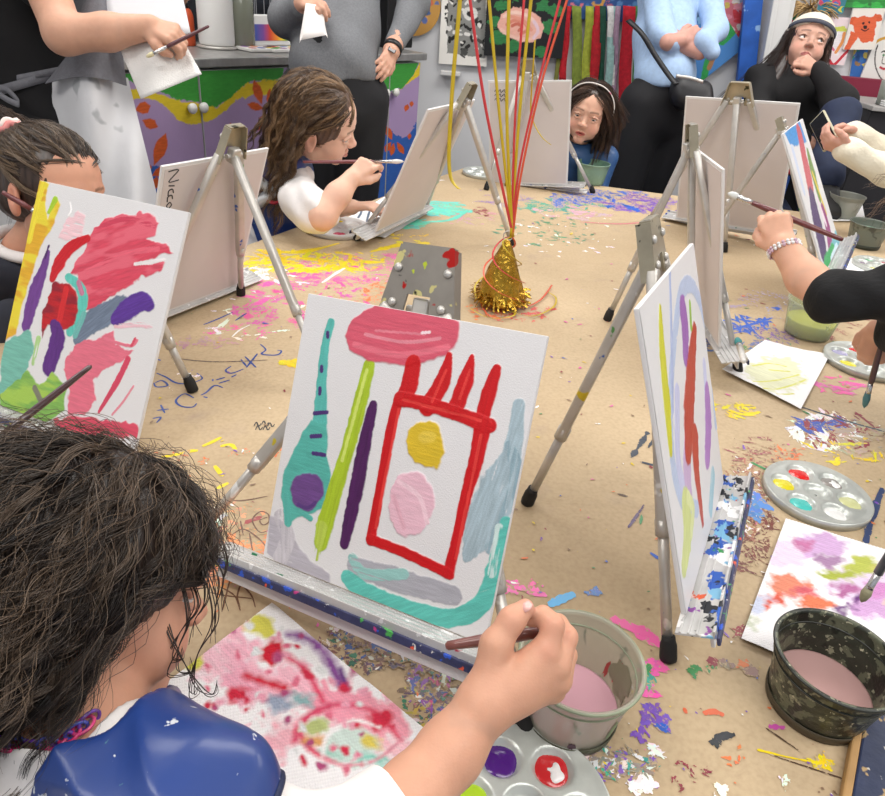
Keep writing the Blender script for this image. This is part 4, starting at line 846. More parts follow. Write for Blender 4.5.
# ================================================================ gold balloon weight and its ribbons
cb=Z(499,303); 
ct=thing('balloon_weight',[cb[0],cb[1],TZ],'gold foil cone balloon weight standing on the paper, tied with red and yellow ribbons','balloon weight')
th=np.linspace(0,2*PI,40,endpoint=False)
V=[];hs=np.linspace(0,1,26)
for h_ in hs:
    for j,q in enumerate(th):
        r=(.052*(1-h_)**.85+.004)*(1+.07*math.sin(q*7+h_*9)*(1-h_)+.05*math.sin(q*13-h_*14)); V.append((cb[0]+r*math.cos(q),cb[1]+r*math.sin(q),TZ+.012+.135*h_))
F=[(i*40+j,i*40+(j+1)%40,(i+1)*40+(j+1)%40,(i+1)*40+j) for i in range(25) for j in range(40)]+[tuple(range(40))[::-1],tuple(range(25*40,26*40))]
obj('foil_cone',V,F,M['gold'],ct)
fr=[]
for i in range(150):
    q=RS.rand()*2*PI; r0=.046; r1=.060+RS.rand()*.012; z0=.004+RS.rand()*.026
    a=np.array([cb[0]+r0*math.cos(q),cb[1]+r0*math.sin(q),TZ+z0+.006]); b_=np.array([cb[0]+r1*math.cos(q+.1),cb[1]+r1*math.sin(q+.1),TZ+.003+RS.rand()*.028])
    fr.append(ribbon_vf(np.array([a,(a+b_)/2+np.array([0,0,.003]),b_]),.004,(-math.sin(q),math.cos(q),RS.rand()*.8)))
obj('foil_fringe',*cat_mesh(fr),M['gold'],ct,False)
top=np.array([cb[0],cb[1],TZ+.150])
rg=[top+np.array([.010*math.cos(q),0,.010*math.sin(q)+.006]) for q in np.linspace(0,2*PI,20)]
obj('ring',*tube_vf(np.array(rg),.0014,8),M['alu'],ct)
RY=mat('yellow_ribbon',lin('c9ae22'),.35,coat=.4); RRr=mat('red_ribbon',lin('cf3b40'),.35,coat=.4); ROr=mat('orange_ribbon',lin('dc5a3c'),.35,coat=.4)
kn=top+np.array([.008,-.004,.006])
def rib(pts,m,label,w=.0045):
    P=smooth_path([np.asarray(p,float) for p in pts],10); 
    o=obj('curling_ribbon',*ribbon_vf(P,[w,w,w],nrm((1,-.25,.0))),m,None,True); tag(o,label,'ribbon'); return o
def up(x,y=1.46,px2=None,ext=1):
    p=Yp(x,0,y); return p
def hang(px0,mids,m,label,w=.0046,yy=1.47):
    p0=Yp(px0,0,yy); pts=[Yp(mx,my,1.46) for mx,my in mids]
    e=p0+(p0-(pts[0] if pts else kn))*.5
    rib([e,p0]+pts+[kn+np.array([RS.uniform(-.003,.003),0,0])],m,label,w)
hang(470,[(486,110)],RRr,'red ribbon slanting down from upper left, leftmost of the red ones',.006)
hang(489,[(500,120)],RY,'yellow ribbon starting left of the rose painting, second from the left',.006)
hang(509,[(507,120)],RY,'yellow ribbon hanging straight down in front of the rose',.0065)
hang(524,[(515,120)],RRr,'red ribbon crossing the middle of the pink rose')
hang(531,[(519,120)],RY,'yellow ribbon just right of the red one over the rose',.006)
hang(560,[(538,85),(519,170)],RRr,'red ribbon from the upper right, next to the outermost one')
hang(567,[(541,85),(521,175)],ROr,'rightmost red-orange ribbon running down from the upper right')
def loose(pts,m,label,w=.0065):
    rib([Yp(x,y,yy) for x,y,yy in pts],m,label,w)
loose([(463,-60,1.47),(460,0,1.47),(453,80,1.47),(449,150,1.47),(451,178,1.46),(459,189,1.44)],RY,'yellow ribbon with a loose curled end, hanging clear of the gold cone',.008)
loose([(535,40,1.48),(531,100,1.48),(532,118,1.47),(541,136,1.45),(551,145,1.44)],RY,'thin pale yellow ribbon with a short curled tail in front of the far easel',.003)
for i,(m,ph) in enumerate(((ROr,0.),(RRr,2.),(RY,4.))):
    P=[kn]
    for k in range(9):
        q=ph+k*.75; h_=.145-.016*k; r=.056*(1-h_/.15)**.8+.012; P.append(np.array([cb[0]+r*math.cos(q),cb[1]+r*math.sin(q),TZ+h_]))
    rib(P,m,['orange','red','yellow'][i]+' ribbon end wound around the gold cone',.004)
for P,m,l in(([(495,305),(520,308),(540,300),(552,285)],ROr,'orange ribbon tail curling right on the paper beside the cone'),([(500,308),(530,316),(552,308),(556,298),(548,292)],RY,'yellow ribbon tail looping right on the paper beside the cone'),([(470,308),(490,318),(515,314),(498,300)],RY,'yellow ribbon loop on the paper in front of the cone'),([(480,302),(490,316),(512,318)],ROr,'orange ribbon loop on the paper in front of the cone')):
    rib([Z(x,y,TZ+.006) for x,y in P],m,l,.004)
# wood strip at the lower right: the painted edge of another easel tray
a_=Z(884,690);b_=Z(868,800)
o=thing('wooden_stick',a_,'wooden strip caked in dark blue paint at the lower right corner','wooden strip')
d=nrm(b_-a_); sdv=np.cross(d,(0,0,1)); c_=(a_+b_)/2
obj('strip',*box_vf(c_+np.array([0,0,.007])-sdv*.010,d,sdv,(0,0,1),.26,.052,.012,.002),mat('strip_blue_caked',lin('2b3450'),.5,var=.2,bump=.6,spots=[(lin('b09468'),40,.60,1.),(lin('c9c4ba'),50,.66,2.)]),o,False)
obj('bare_edge',*box_vf(c_+np.array([0,0,.007])+sdv*.020,d,sdv,(0,0,1),.26,.008,.013,.002),M['wood'],o,False)
# ================================================================ painted sink cabinet
CZ=1.03
cd_=nrm([.594,.804,0]); cb_=np.array([-cd_[1],cd_[0],0])   # along the front, and back into the cabinet
kR=np.array([-.262,3.56,0]); kL=kR-cd_*1.80
ST=mat('stainless_steel',lin('a5a4a2'),.35,.55,var=.15,vscale=12,stretch=(3,3,1)); WHc=mat('white_painted_wood',lin('dad9d8'),.55)
cab=thing('sink_cabinet',(kL+kR)/2,'low cabinet with doors painted as a green, yellow, lilac and blue mural with orange flowers','cabinet')
mid=(kL+kR)/2
obj('carcass',*box_vf(mid+cb_*.21+np.array([0,0,.495]),cd_,cb_,(0,0,1),1.80,.40,.99,.003),WHc,cab,False)
def mural(s):
    s.zo=(0,0,1); s.seed=400
    G='3f9a3c';Y_='e2c72c';B_='2f5fb0';O_='cf5a24'
    s.poly([(100,170),(140,165),(200,170),(250,152),(290,160),(330,150),(372,150),(378,137),(392,132),(402,138),(410,134),(418,120),(424,118),(420,260),(100,330)],B_,rag=.01,vary=.1,hh=0)
    s.poly([(120,40),(285,50),(282,82),(262,80),(246,84),(232,97),(218,107),(203,104),(184,101),(165,95),(145,84),(120,80)],G,rag=.01,vary=.15,hh=0)
    s.poly([(120,88),(145,88),(166,97),(184,102),(203,104),(218,108),(232,97),(246,84),(262,80),(284,80),(284,99),(268,96),(252,95),(236,101),(222,113),(210,121),(190,124),(176,118),(165,106),(150,98),(120,100)],Y_,rag=.008,vary=.1,hh=0)
    s.poly([(360,30),(422,40),(421,58),(413,76),(403,88),(392,90),(375,100),(360,90)],G,rag=.008,vary=.15,hh=0); s.poly([(422,58),(421,74),(410,82),(400,90),(388,94),(403,88),(413,76)],Y_,hh=0)
    def petal(a,b_,w,c=O_): 
        mx,my=(a[0]+b_[0])/2,(a[1]+b_[1])/2; dx,dy=b_[0]-a[0],b_[1]-a[1]; l=math.hypot(dx,dy); nx_,ny_=-dy/l*w,dx/l*w
        s.poly([a,(mx+nx_-dx*.1,my+ny_-dy*.1),(mx+nx_+dx*.2,my+ny_+dy*.2),b_,(mx-nx_+dx*.2,my-ny_+dy*.2),(mx-nx_-dx*.1,my-ny_-dy*.1)],c,rag=.002,hh=0,vary=.25)
    for a,b_,w in(((262,105),(254,80),4.5),((268,106),(270,88),2.5),((264,109),(247,104),3.8),((266,112),(258,131),3.6),((270,111),(277,124),3.2),((135,110),(151,106),6),((142,120),(158,127),5),((154,166),(166,133),6),((226,140),(231,122),3.),((150,172),(146,165),4),((152,176),(166,168),4),((157,176),(154,190),4),
        ((392,140),(386,126),3.2),((391,142),(385,152),3.),((394,143),(391,156),2.4),((397,142),(404,154),2.8),((405,112),(408,104),2.4),((411,107),(412,101),2),((409,140),(410,133),1.8)): petal(a,b_,w)
def door(a,b_,zb,zt,knob):
    c=(kL+cd_*((a+b_)/2))-cb_*.012+np.array([0,0,(zb+zt)/2])
    d=obj('door',*box_vf(c+cb_*.002,cd_,cb_,(0,0,1),b_-a-.006,.018,zt-zb,.003),WHc,cab,False)
    s=Sheet(c-cb_*.0075,cd_,(0,0,1),b_-a-.008,zt-zb-.002,150,'ad93bd'); 
    s.C*=(1+.08*(fbm(s.S*12,s.T*12,5)[:,None]-.5)); mural(s); s.build('mural_panel',mat('mural_paint',None,.6,attr=True,bump=.2,bscale=80),d)
    p=kL+cd_*knob-cb_*.024+np.array([0,0,zt-.115])
    obj('knob',*lathe_vf([(0,0),(.008,0),(.008,.010),(.016,.014),(.018,.022),(.012,.029),(0,.030)],p,20,-cb_),mat('white_knob',lin('e8e6e2'),.3),d)
L0=1.80
door(.20,.62,.10,0.99,.57); door(.62,L0-.60,.10,0.99,.615); door(L0-.60,L0-.21,.10,0.99,L0-.25); door(L0-.21,L0-.005,.10,0.99,L0-.19)
w_=obj('worktop',*cat_mesh([box_vf(mid+cb_*.19+np.array([0,0,CZ-.015]),cd_,cb_,(0,0,1),1.84,.45,.03,.004)]),ST,None,False); tag(w_,'stainless steel worktop on the painted cabinet','worktop')
# slanted wall behind the counter with dark tiles
sw=kL+cb_*.43; q0=sw-cd_*1.0; q1=sw+cd_*1.95
tl=bpy.data.materials.new('dark_tile'); tl.use_nodes=True; nt=tl.node_tree; b=nt.nodes['Principled BSDF']; b.inputs['Roughness'].default_value=.25
br=nt.nodes.new('ShaderNodeTexBrick'); br.inputs['Scale'].default_value=18; br.inputs['Color1'].default_value=(*lin('1d1f24'),1); br.inputs['Color2'].default_value=(*lin('26282f'),1); br.inputs['Mortar'].default_value=(*lin('8c8c90'),1); br.inputs['Mortar Size'].default_value=.012; br.offset=0
tcn=nt.nodes.new('ShaderNodeTexCoord'); nt.links.new(tcn.outputs['Generated'],br.inputs['Vector']); nt.links.new(br.outputs[0],b.inputs['Base Color'])
tag(quad('wall_slanted',[(q0[0],q0[1],0),(q1[0],q1[1],0),(q1[0],q1[1],2.9),(q0[0],q0[1],2.9)],M['wall'],.06,cb_),'wall behind the sink cabinet',kind='structure')
qa=q0-cb_*.012; qb=q1-cb_*.012
tag(quad('trim_tiles',[(qa[0],qa[1],CZ),(qb[0],qb[1],CZ),(qb[0],qb[1],CZ+.45),(qa[0],qa[1],CZ+.45)],tl,.01,cb_),'dark tiled splashback behind the worktop',kind='structure')
def on_top(px,py,z=CZ): p=Z(px,py,z); return p
def cyl(name,p,prof,m,parent,seg=32): return obj(name,*lathe_vf(prof,p,seg),m,parent)
def cp(s,dpt): p=kL+cd_*s+cb_*dpt; return np.array([p[0],p[1],CZ+.001])
# paper towel roll on a holder
def s_at(px,dpt):
    """distance along the counter whose point at depth dpt appears at photo column px"""
    best=min(np.linspace(-.2,1.9,400),key=lambda s_:abs(projx(cp(s_,dpt))[0]-px)); return best
def projx(P): q=np.asarray(P)-CAM; return 442.5+FPX*(q@RT)/(q@FW),398+FPX*(q@DN)/(q@FW)
s_=s_at(217,.22); p=cp(s_,.22)
t=thing('paper_towel_roll',p,'white paper towel roll standing on the steel worktop','paper towel roll')
cyl('roll',p,[(.02,.012),(.064,.012),(.066,.02),(.066,.27),(.064,.278),(.02,.278)],mat('towel_roll',lin('f1f0ee'),.85,bump=.4,bscale=200),t); cyl('stand',p,[(0,0),(.075,0),(.078,.006),(.07,.010),(.008,.011),(.007,.31),(0,.315)],M['alu'],t)
s_=s_at(243,.20); p=cp(s_,.20)
t=thing('glass_jar',p,'murky glass jar beside the paper towel roll','jar'); cyl('jar_glass',p,[(0,0),(.045,0),(.05,.006),(.05,.19),(.042,.20),(.042,.225),(.038,.225),(.038,.2),(.046,.185),(.046,.01),(0,.008)],tubmat('jar_murky','8f9384',.35,'6e705f',.6,.15),t)
def cbox(px,dpt,w,d,h,m,lab,cat,name,z=0):
    s_=s_at(px,dpt); p=cp(s_,dpt)+np.array([0,0,z]); o=obj(name,*box_vf(p+np.array([0,0,h/2]),cd_,cb_,(0,0,1),w,d,h,.004),m,None,False); tag(o,lab,cat); return o
RB=bpy.data.materials.new('rainbow_print'); RB.use_nodes=True; nt=RB.node_tree; b=nt.nodes['Principled BSDF']; tcn=nt.nodes.new('ShaderNodeTexCoord'); sp=nt.nodes.new('ShaderNodeSeparateXYZ'); nt.links.new(tcn.outputs['Generated'],sp.inputs[0]); cr=nt.nodes.new('ShaderNodeValToRGB'); nt.links.new(sp.outputs['X'],cr.inputs[0])
for i,(ps,c) in enumerate(((0,'3d5cae'),(.25,'7a4a9a'),(.45,'d0402c'),(.65,'e8892a'),(.82,'e6cf3a'),(1,'4aa860'))):
    e=cr.color_ramp.elements[i] if i<2 else cr.color_ramp.elements.new(ps)
    e.position=ps; e.color=(*lin(c),1)
nt.links.new(cr.outputs[0],b.inputs['Base Color'])
bx=thing('paint_set_box',cp(s_at(268,.30),.30),'small box with a rainbow printed front on the worktop','box')
s_=s_at(268,.30); p=cp(s_,.30)
obj('carton',*box_vf(p+np.array([0,0,.055]),cd_,cb_,(0,0,1),.20,.05,.11,.003),WHc,bx,False); obj('rainbow_front',*box_vf(p-cb_*.0265+np.array([0,0,.048]),cd_,cb_,(0,0,1),.17,.002,.06,.0005),RB,bx,False)
for k,(px,dp) in enumerate(((262,.12),(283,.10))):
    s_=s_at(px,dp); p=cp(s_,dp); t=thing('paint_tray',p,['white paint tray of mixed colours in front of the rainbow box','white paint tray at the front of the worktop beside the grey sweater'][k],'paint tray')
    obj('tray_dish',*box_vf(p+np.array([0,0,.007]),cd_,cb_,(0,0,1),.17,.10,.012,.003),mat('tray_white',lin('dddbd8'),.4),t,False)
    for j in range(8):
        q=p+cd_*(-.063+.042*(j%4))+cb_*(-.024+.048*(j//4))+np.array([0,0,.0132]); c=['b83a3a','3f62b0','d8c83a','4a9a58','8a4a9a','d07a3a','e4e2e0','3a3a40'][(j+k*3)%8]; cyl('paint_well',q,[(0,.001),(.015,.0006),(.016,0),(0,-.0005)],mat('well_'+c,lin(c),.3),t,14)
s_=s_at(189,.30); p=cp(s_,.30); t=thing('squeeze_bottle',p,'orange-red squeeze bottle left of the paper towel roll','bottle'); cyl('bottle_body',p,[(0,0),(.026,0),(.028,.005),(.028,.10),(.02,.12),(.012,.125)],mat('bottle_orange',lin('c2512c'),.4),t); cyl('nozzle',p+np.array([0,0,.125]),[(.013,0),(.013,.012),(.004,.04),(0,.042)],M['blackplastic'],t)
cbox(387,.22,.18,.16,.24,M['blackplastic'],'black boxy machine on the worktop right of the grey sweater','machine','countertop_machine')
cbox(296,.36,.14,.12,.14,mat('dark_box',lin('2b2b2f'),.5),'dark box at the back of the worktop beside the jar','box','storage_box')
# round painting leaning at the counter's right end
def disc_art(c,R,nrm_,up,label,strokes,base,name='round_painting',cat='painting'):
    u=nrm(np.cross(up,nrm_)); s=Sheet(np.array(c)+nrm(nrm_)*.004,u,nrm(np.cross(nrm_,u)),2*R,2*R,70,base); strokes(s)
    t=thing(name,c,label,cat); 
    m=np.hypot(s.S,s.T)<R; 
    V,F=lathe_vf([(0,0),(R,0),(R,.0035),(0,.0035)],c,40,nrm_); obj('board',V,[f for f in F if len(set(f))>2],WHc,t,False)
    Vg=s.c+s.S[:,None]*s.u+s.T[:,None]*s.v; rr_=np.hypot(s.S,s.T); k=np.minimum(1,R/np.maximum(rr_,1e-6)); Vg=s.c+(s.S*k)[:,None]*s.u+(s.T*k)[:,None]*s.v
    obj('painted_surface',Vg,grid_faces(s.nx,s.ny),mat('mural_paint'),t,True,s.C)
# ---------------------------------------------------------------- things hanging on the back wall
WN=np.array([0,-1.,0]); STG=[0]
def wall_art(name,px,label,cat,strokes,base='e8e6e2',y=None,th=.012,nx=110,group=None,zo=(0,0,1),m=None):
    """px: corners tl,tr,br,bl in the photo, on the back wall"""
    STG[0]=(STG[0]+1)%4; y=WY-th-.002-STG[0]*.013 if y is None else y
    P=[Yp(*p,y) for p in px]; c=np.mean(P,0); u=nrm((P[1]-P[0])+(P[2]-P[3])); u=nrm(np.array([u[0],0,u[2]])); v=np.array([-u[2],0,u[0]])
    W_=(np.linalg.norm(P[1]-P[0])+np.linalg.norm(P[2]-P[3]))/2; H_=(np.linalg.norm(P[0]-P[3])+np.linalg.norm(P[1]-P[2]))/2
    t=thing(name,c,label,cat,group); s=Sheet(c,u,v,W_,H_,nx,base); s.zo=zo; strokes(s)
    obj('board',*box_vf(c+np.array([0,th/2,0]),u,v,-WN,W_,H_,th,.001),WHc,t,False); s.build('painted_surface',m or mat('mural_paint'),t,off=.0008); return t
def st_print(s):
    s.zo=(420,0,3.6875); s.blob(165,70,72,'2c2c2c',115,rag=.02,hh=0); s.poly([(105,-60),(245,-60),(240,215),(100,195)],'8b8b88',rag=.004,hh=0)
    for i in range(60):
        x=RS.uniform(108,238);y=RS.uniform(-50,205); s.line([(x,y),(x+RS.uniform(-16,16),y+RS.uniform(-16,16))],RS.uniform(3,7),['1f1f1f','e2e0dc','4a4a48'][i%3],hh=0)
    s.blob(185,50,28,'dcdad6',26,hh=0);s.blob(185,50,14,'222222',12,hh=0)
wall_art('block_print',[(445,-30),(492,-30),(488,68),(437,62)],'black and white block print on white cloth, left of the rose painting','print',st_print,'efece6')
def st_rose(s):
    s.zo=(420,0,3.6875)
    for x,y,r in((290,140,34),(275,80,26),(345,170,30),(440,190,24),(480,100,34),(500,40,30),(300,20,26),(450,20,26),(360,-20,30)): s.blob(x,y,r,'2f7a44',r*.8,rag=.015,hh=0,vary=.4)
    s.poly([(285,95),(300,50),(345,25),(400,35),(440,60),(458,100),(445,140),(405,158),(370,155),(320,130),(295,118)],'eab0a0',rag=.008,hh=0,vary=.1)
    for p,c in(([(310,60),(350,45),(400,60),(430,90)],'f4cdbf'),([(320,90),(350,75),(385,85),(395,110),(370,125)],'d98670'),([(340,95),(360,88),(375,100),(365,112)],'c96a58'),([(300,110),(340,135),(400,145),(440,120)],'f0c2b4'),([(420,80),(435,110),(420,140)],'e8c8d4'),([(330,60),(380,75),(410,110)],'e39a86')): s.line(p,7,c,soft=.4,hh=0,vary=.1)
wall_art('rose_painting',[(488,-40),(572,-40),(562,60),(485,54)],'dark canvas with one big pale pink rose and green leaves','painting',st_rose,'17181c',nx=140,th=.03)
disc_a=Yp(414,6,WY-.02)
def st_r(s):
    for i in range(40):
        a=RS.rand()*6.28;r=RS.rand()*26; x=412+r*math.cos(a);y=0+r*math.sin(a); s.blob(x,y,RS.uniform(2,6),['5a6fa8','c96a4a','8a5a9a','d8c23a','3f5a8a','d8a04a'][i%6],hh=0)
disc_art(disc_a,.13,(0,-1,0),(0,0,1),'round multicoloured painting on wood hanging left of the block print',st_r,'c09048')
# electric-style low shelf under the print
tag(obj('wall_ledge',*box_vf((-.12,WY-.03,.92),(1,0,0),(0,1,0),(0,0,1),.10,.05,.02,.003),WHc,None,False),'small white ledge on the wall below the round painting','ledge')
# textile banner: blue painted cloth with fabric strips
bt=thing('fabric_banner',Yp(600,0,WY-.05),'wall hanging of red, olive, aqua and green fabric strips under a blue painted band','wall hanging')
def st_bb(s):
    s.zo=(420,0,3.6875)
    for i in range(30): s.blob(RS.uniform(520,800),RS.uniform(-60,60),RS.uniform(6,16),['3f6fae','26477f','5a86b8','c96a7a'][i%4],hh=0)
    s.line([(640,10),(650,22),(672,18),(678,0)],5,'d8a04a',hh=0); s.line([(560,10),(585,30),(600,15)],5,'e07a8a',hh=0)
P=[Yp(*p,WY-.03) for p in((556,-30),(642,-30),(640,18),(558,8))]; c=np.mean(P,0)
s=Sheet(c,(1,0,.02),(0,0,1),.47,.24,90,'2f5590'); s.u=nrm((1,0,.03)); st_bb(s); s.build('painted_band',mat('mural_paint'),bt,thick=.006)
for x0,x1,y1,c,w in((562,553,118,'7a7a3a',.02),(568,562,82,'c2202c',.035),(577,577,140,'7f8f3a',.045),(590,583,120,'a3ab3c',.04),(600,586,150,'b81f2a',.045),(603,600,150,'1f4a3a',.03),(613,604,150,'9fc4c0',.035),(618,612,120,'a88aa0',.025),(629,621,165,'c41f30',.06),(637,634,120,'4f8a4a',.03),(610,612,90,'e6e4e2',.03)):
    a=Yp(x0,6,WY-.045);b_=Yp(x1,y1,WY-.03); n_=14; P=np.array([a+(b_-a)*k/n_+np.array([.003*math.sin(k*.8+x0),.004*math.sin(k*.7+x1),0]) for k in range(n_+1)])
    obj('fabric_strip',*ribbon_vf(P,[w,w*1.05,w],(1,0,0),.002),mat('strip_'+c,lin(c),.8,var=.2,vscale=60,bump=.6,bscale=120),bt)
# right-hand art
def gen(cols,box,n,rr=(3,8)):
    def f(s):
        s.zo=(0,0,1)
        for i in range(n): s.blob(RS.uniform(box[0],box[2]),RS.uniform(box[1],box[3]),RS.uniform(*rr),cols[i%len(cols)],RS.uniform(*rr),hh=0,vary=.3)
    return f
def st_tree(s):
    s.zo=(640,0,3.612)
    for x,y,r in((230,60,30),(300,50,20),(210,120,24),(300,90,30)): s.blob(x,y,r,'7fb0dc',hh=0)
    for p in([(245,50),(262,90),(300,105),(320,120)],[(300,100),(320,90),(330,100)],[(320,130),(280,150),(255,190),(240,240),(230,290)],[(290,120),(270,160)],[(335,115),(300,150)]): s.line(p,13,'2f9a4e',hh=0,vary=.4)
    s.line([(255,75),(275,105)],7,'4a3a34',hh=0); s.line([(262,215),(250,245)],9,'a87a54',hh=0)
wall_art('tree_painting',[(712,-8),(735,40),(706,92),(668,40)],'tilted canvas of a blue sky and green leaves beside the blue sweater','painting',st_tree,'4a86c8',y=3.88,th=.02)
wall_art('abstract_painting',[(728,-20),(753,-20),(741,44),(718,48)],'narrow pink and red dabbed painting behind the tree painting','painting',gen(['c83a44','d88a9a','c9b45a','8a9ab8','d8d0cc'],(718,-20,752,46),46,(2,6)),'c86a78')
o=obj('blue_board',*box_vf((Yp(757,0,3.85)+Yp(741,85,3.85))/2,nrm((1,0,.2)),(0,1,0),nrm((-.2,0,1)),.085,.03,.56,.002),mat('blue_board_paint',lin('2a5fb8'),.5,var=.2,vscale=12,spots=[(lin('8fb4e0'),10,.58,2.)]),None,False); tag(o,'narrow upright blue painted board beside the white post','board')
tag(obj('trim_post',*cat_mesh([box_vf((1.39+dx,3.86,1.45),(1,0,.12),(0,1,0),(-.12,0,1),w,.10-dx,2.7,.004) for dx,w in((0,.07),(.045,.035),(-.045,.025))]),WHc,None,False),'white moulded post between the wall paintings',kind='structure')
def st_child(s):
    s.zo=(0,0,1); s.blob(786,8,7,'4a2a20',8,hh=0); s.poly([(778,16),(800,14),(806,45),(775,50)],'2f7a54',hh=0);s.line([(790,22),(792,40)],3,'c8304a',hh=0); s.poly([(796,20),(802,18),(806,38),(798,38)],'c8304a',hh=0); s.line([(780,50),(777,62)],3,'7a4a5a',hh=0);s.line([(798,48),(795,62)],3,'7a4a5a',hh=0)
wall_art('figure_painting',[(775,-14),(812,-14),(812,64),(770,60)],'dark figure in green and red painted on the wall left of the cap','painting',st_child,'a9a4a2')
def st_fish(s):
    s.zo=(700,0,4.784); s.poly([(625,125),(680,128),(715,150),(700,200),(655,270),(620,230),(615,170)],'e6dfe2',hh=0); s.poly([(622,130),(690,125),(712,150),(660,150),(630,165)],'c9cf5a',hh=0); s.blob(645,160,16,'f4f4f4',hh=0); s.blob(645,160,8,'3a6ab0',hh=0); s.line([(690,160),(680,200),(650,250)],8,'e89a5a',hh=0); s.line([(610,200),(640,240)],5,'d86a8a',hh=0); s.line([(620,290),(640,310),(690,260),(720,230)],7,'c22a3a',hh=0)
wall_art('fish_painting',[(826,14),(853,22),(849,62),(824,66)],'pink and yellow fish painting with a big round eye','painting',st_fish,'e8d4d8')
def st_bear(s):
    s.zo=(700,0,4.784); s.blob(735,100,26,'cf5a34',22,hh=0); s.blob(850,85,20,'cf5a34',20,hh=0); s.poly([(735,90),(770,78),(840,82),(845,120),(835,160),(825,200),(780,205),(740,160),(732,120)],'d8603a',hh=0,vary=.15); s.poly([(725,150),(760,170),(700,260),(690,240)],'d8603a',hh=0); s.blob(778,112,6,'3a1a1a',hh=0); s.blob(808,106,6,'3a1a1a',hh=0); s.blob(790,128,10,'2a1416',8,hh=0); s.line([(772,140),(790,148),(806,138)],2.5,'4a1a1a',hh=0)
wall_art('bear_painting',[(848,8),(882,10),(878,48),(848,50)],'smiling orange bear face painting on the right wall','painting',st_bear,'e4dcd4')
wall_art('robe_painting',[(853,36),(866,40),(864,90),(850,97)],'blue patchwork strip painting below the orange bear','painting',gen(['3a70b4','24508a','c9b45a','8a6a4a','2f8a8a'],(850,40,866,96),26,(1.5,4)),'2f62a8')
def st_port(s):
    s.zo=(700,0,4.784); s.line([(830,210),(860,190),(900,180),(960,190)],7,'c9963a',hh=0); s.line([(850,215),(838,260),(840,320),(870,380),(920,400)],3,'3a2f2f',hh=0); s.line([(868,250),(880,244),(892,252)],3,'2f2a2a',hh=0); s.line([(862,322),(880,330),(905,325)],5,'b83040',hh=0); s.line([(878,262),(870,300),(882,306)],2,'5a4a4a',hh=0); s.blob(880,262,5,'3f7a4a',hh=0)
wall_art('portrait_painting',[(876,20),(925,26),(912,100),(862,92)],'line-drawn portrait with red lips in a grey frame at the right edge','painting',st_port,'dcd9d5')
wall_art('garden_painting',[(850,-30),(930,-30),(925,10),(848,6)],'bright green foliage painting along the top right','painting',gen(['3aa84a','2f8a3c','74c44a','c8304a','2f6f3a'],(848,-28,925,8),60,(2,6)),'2f7f3f')
wall_art('bird_painting',[(822,-24),(850,-24),(846,14),(820,12)],'teal and yellow bird painting above the fish','painting',gen(['2a8a94','d8c83a','c84a6a','3a6ab0','e0e0dc'],(820,-22,850,12),34,(2,5)),'3a7a8a')
# straw decoration above the cap
st=[]; c=Yp(812,8,3.88)
for i in range(90):
    a=RS.uniform(-1,1); L_=RS.uniform(.04,.10); d=nrm((a*1.2,RS.uniform(-.5,.1),RS.uniform(-.5,.6))); st.append(tube_vf(np.array([c+np.array([a*.03,0,0]),c+np.array([a*.05,0,0])+d*L_*.6,c+np.array([a*.05,0,-.02])+d*L_]),.0025,4))
o=obj('straw_bundle',*cat_mesh(st),mat('straw',lin('c0a070'),.8),None); tag(o,'tan straw bundle pinned to the wall above the cap','decoration')
# side table at the right edge with clutter
sb=Yp(864,116,3.5)
t=thing('side_cabinet',(sb[0]+.4,3.62,0),'maroon cabinet behind the phone-holding hands','cabinet'); MR=mat('maroon_paint',lin('7a2038'),.5)
obj('cabinet_body',*box_vf((sb[0]+.28,3.66,sb[2]/2+.02),(1,0,0),(0,1,0),(0,0,1),.55,.4,sb[2]+.02,.004),mat('cabinet_dark',lin('232227'),.6),t,False)
obj('back_panel',*box_vf((sb[0]+.28,3.88,sb[2]+.06),(1,0,0),(0,1,0),(0,0,1),.55,.03,.14,.004),MR,t,False)
obj('cabinet_top',*box_vf((sb[0]+.28,3.65,sb[2]+.04),(1,0,0),(0,1,0),(0,0,1),.57,.42,.02,.004),mat('grey_top',lin('a5a2a0'),.5),t,False)
zt=sb[2]+.051
for dx,dy,h,r,c,l in((.08,3.52,.10,.045,'9da39a','grey plastic cup on the maroon cabinet, nearest its corner'),(.16,3.58,.13,.04,'8b8f86','taller murky cup on the maroon cabinet beside the grey one')):
    q=(sb[0]+dx,dy,zt); t2=thing('plastic_cup',q,l,'cup'); cyl('cup_wall',q,[(0,0),(r*.8,0),(r,h),(r*.95,h),(r*.76,.004),(0,.004)],tubmat('cup_'+c,c,.35,'70756a',.6),t2)
o=obj('paper_stack',*cat_mesh([box_vf((sb[0]+.12,3.50,zt+.004+.008*k),nrm((1,.1*k,0)),nrm((-.1*k,1,0)),(0,0,1),.14,.10,.006,.001) for k in range(3)]),M['paper'],None,False); tag(o,'small stack of white sheets on the maroon cabinet','paper')
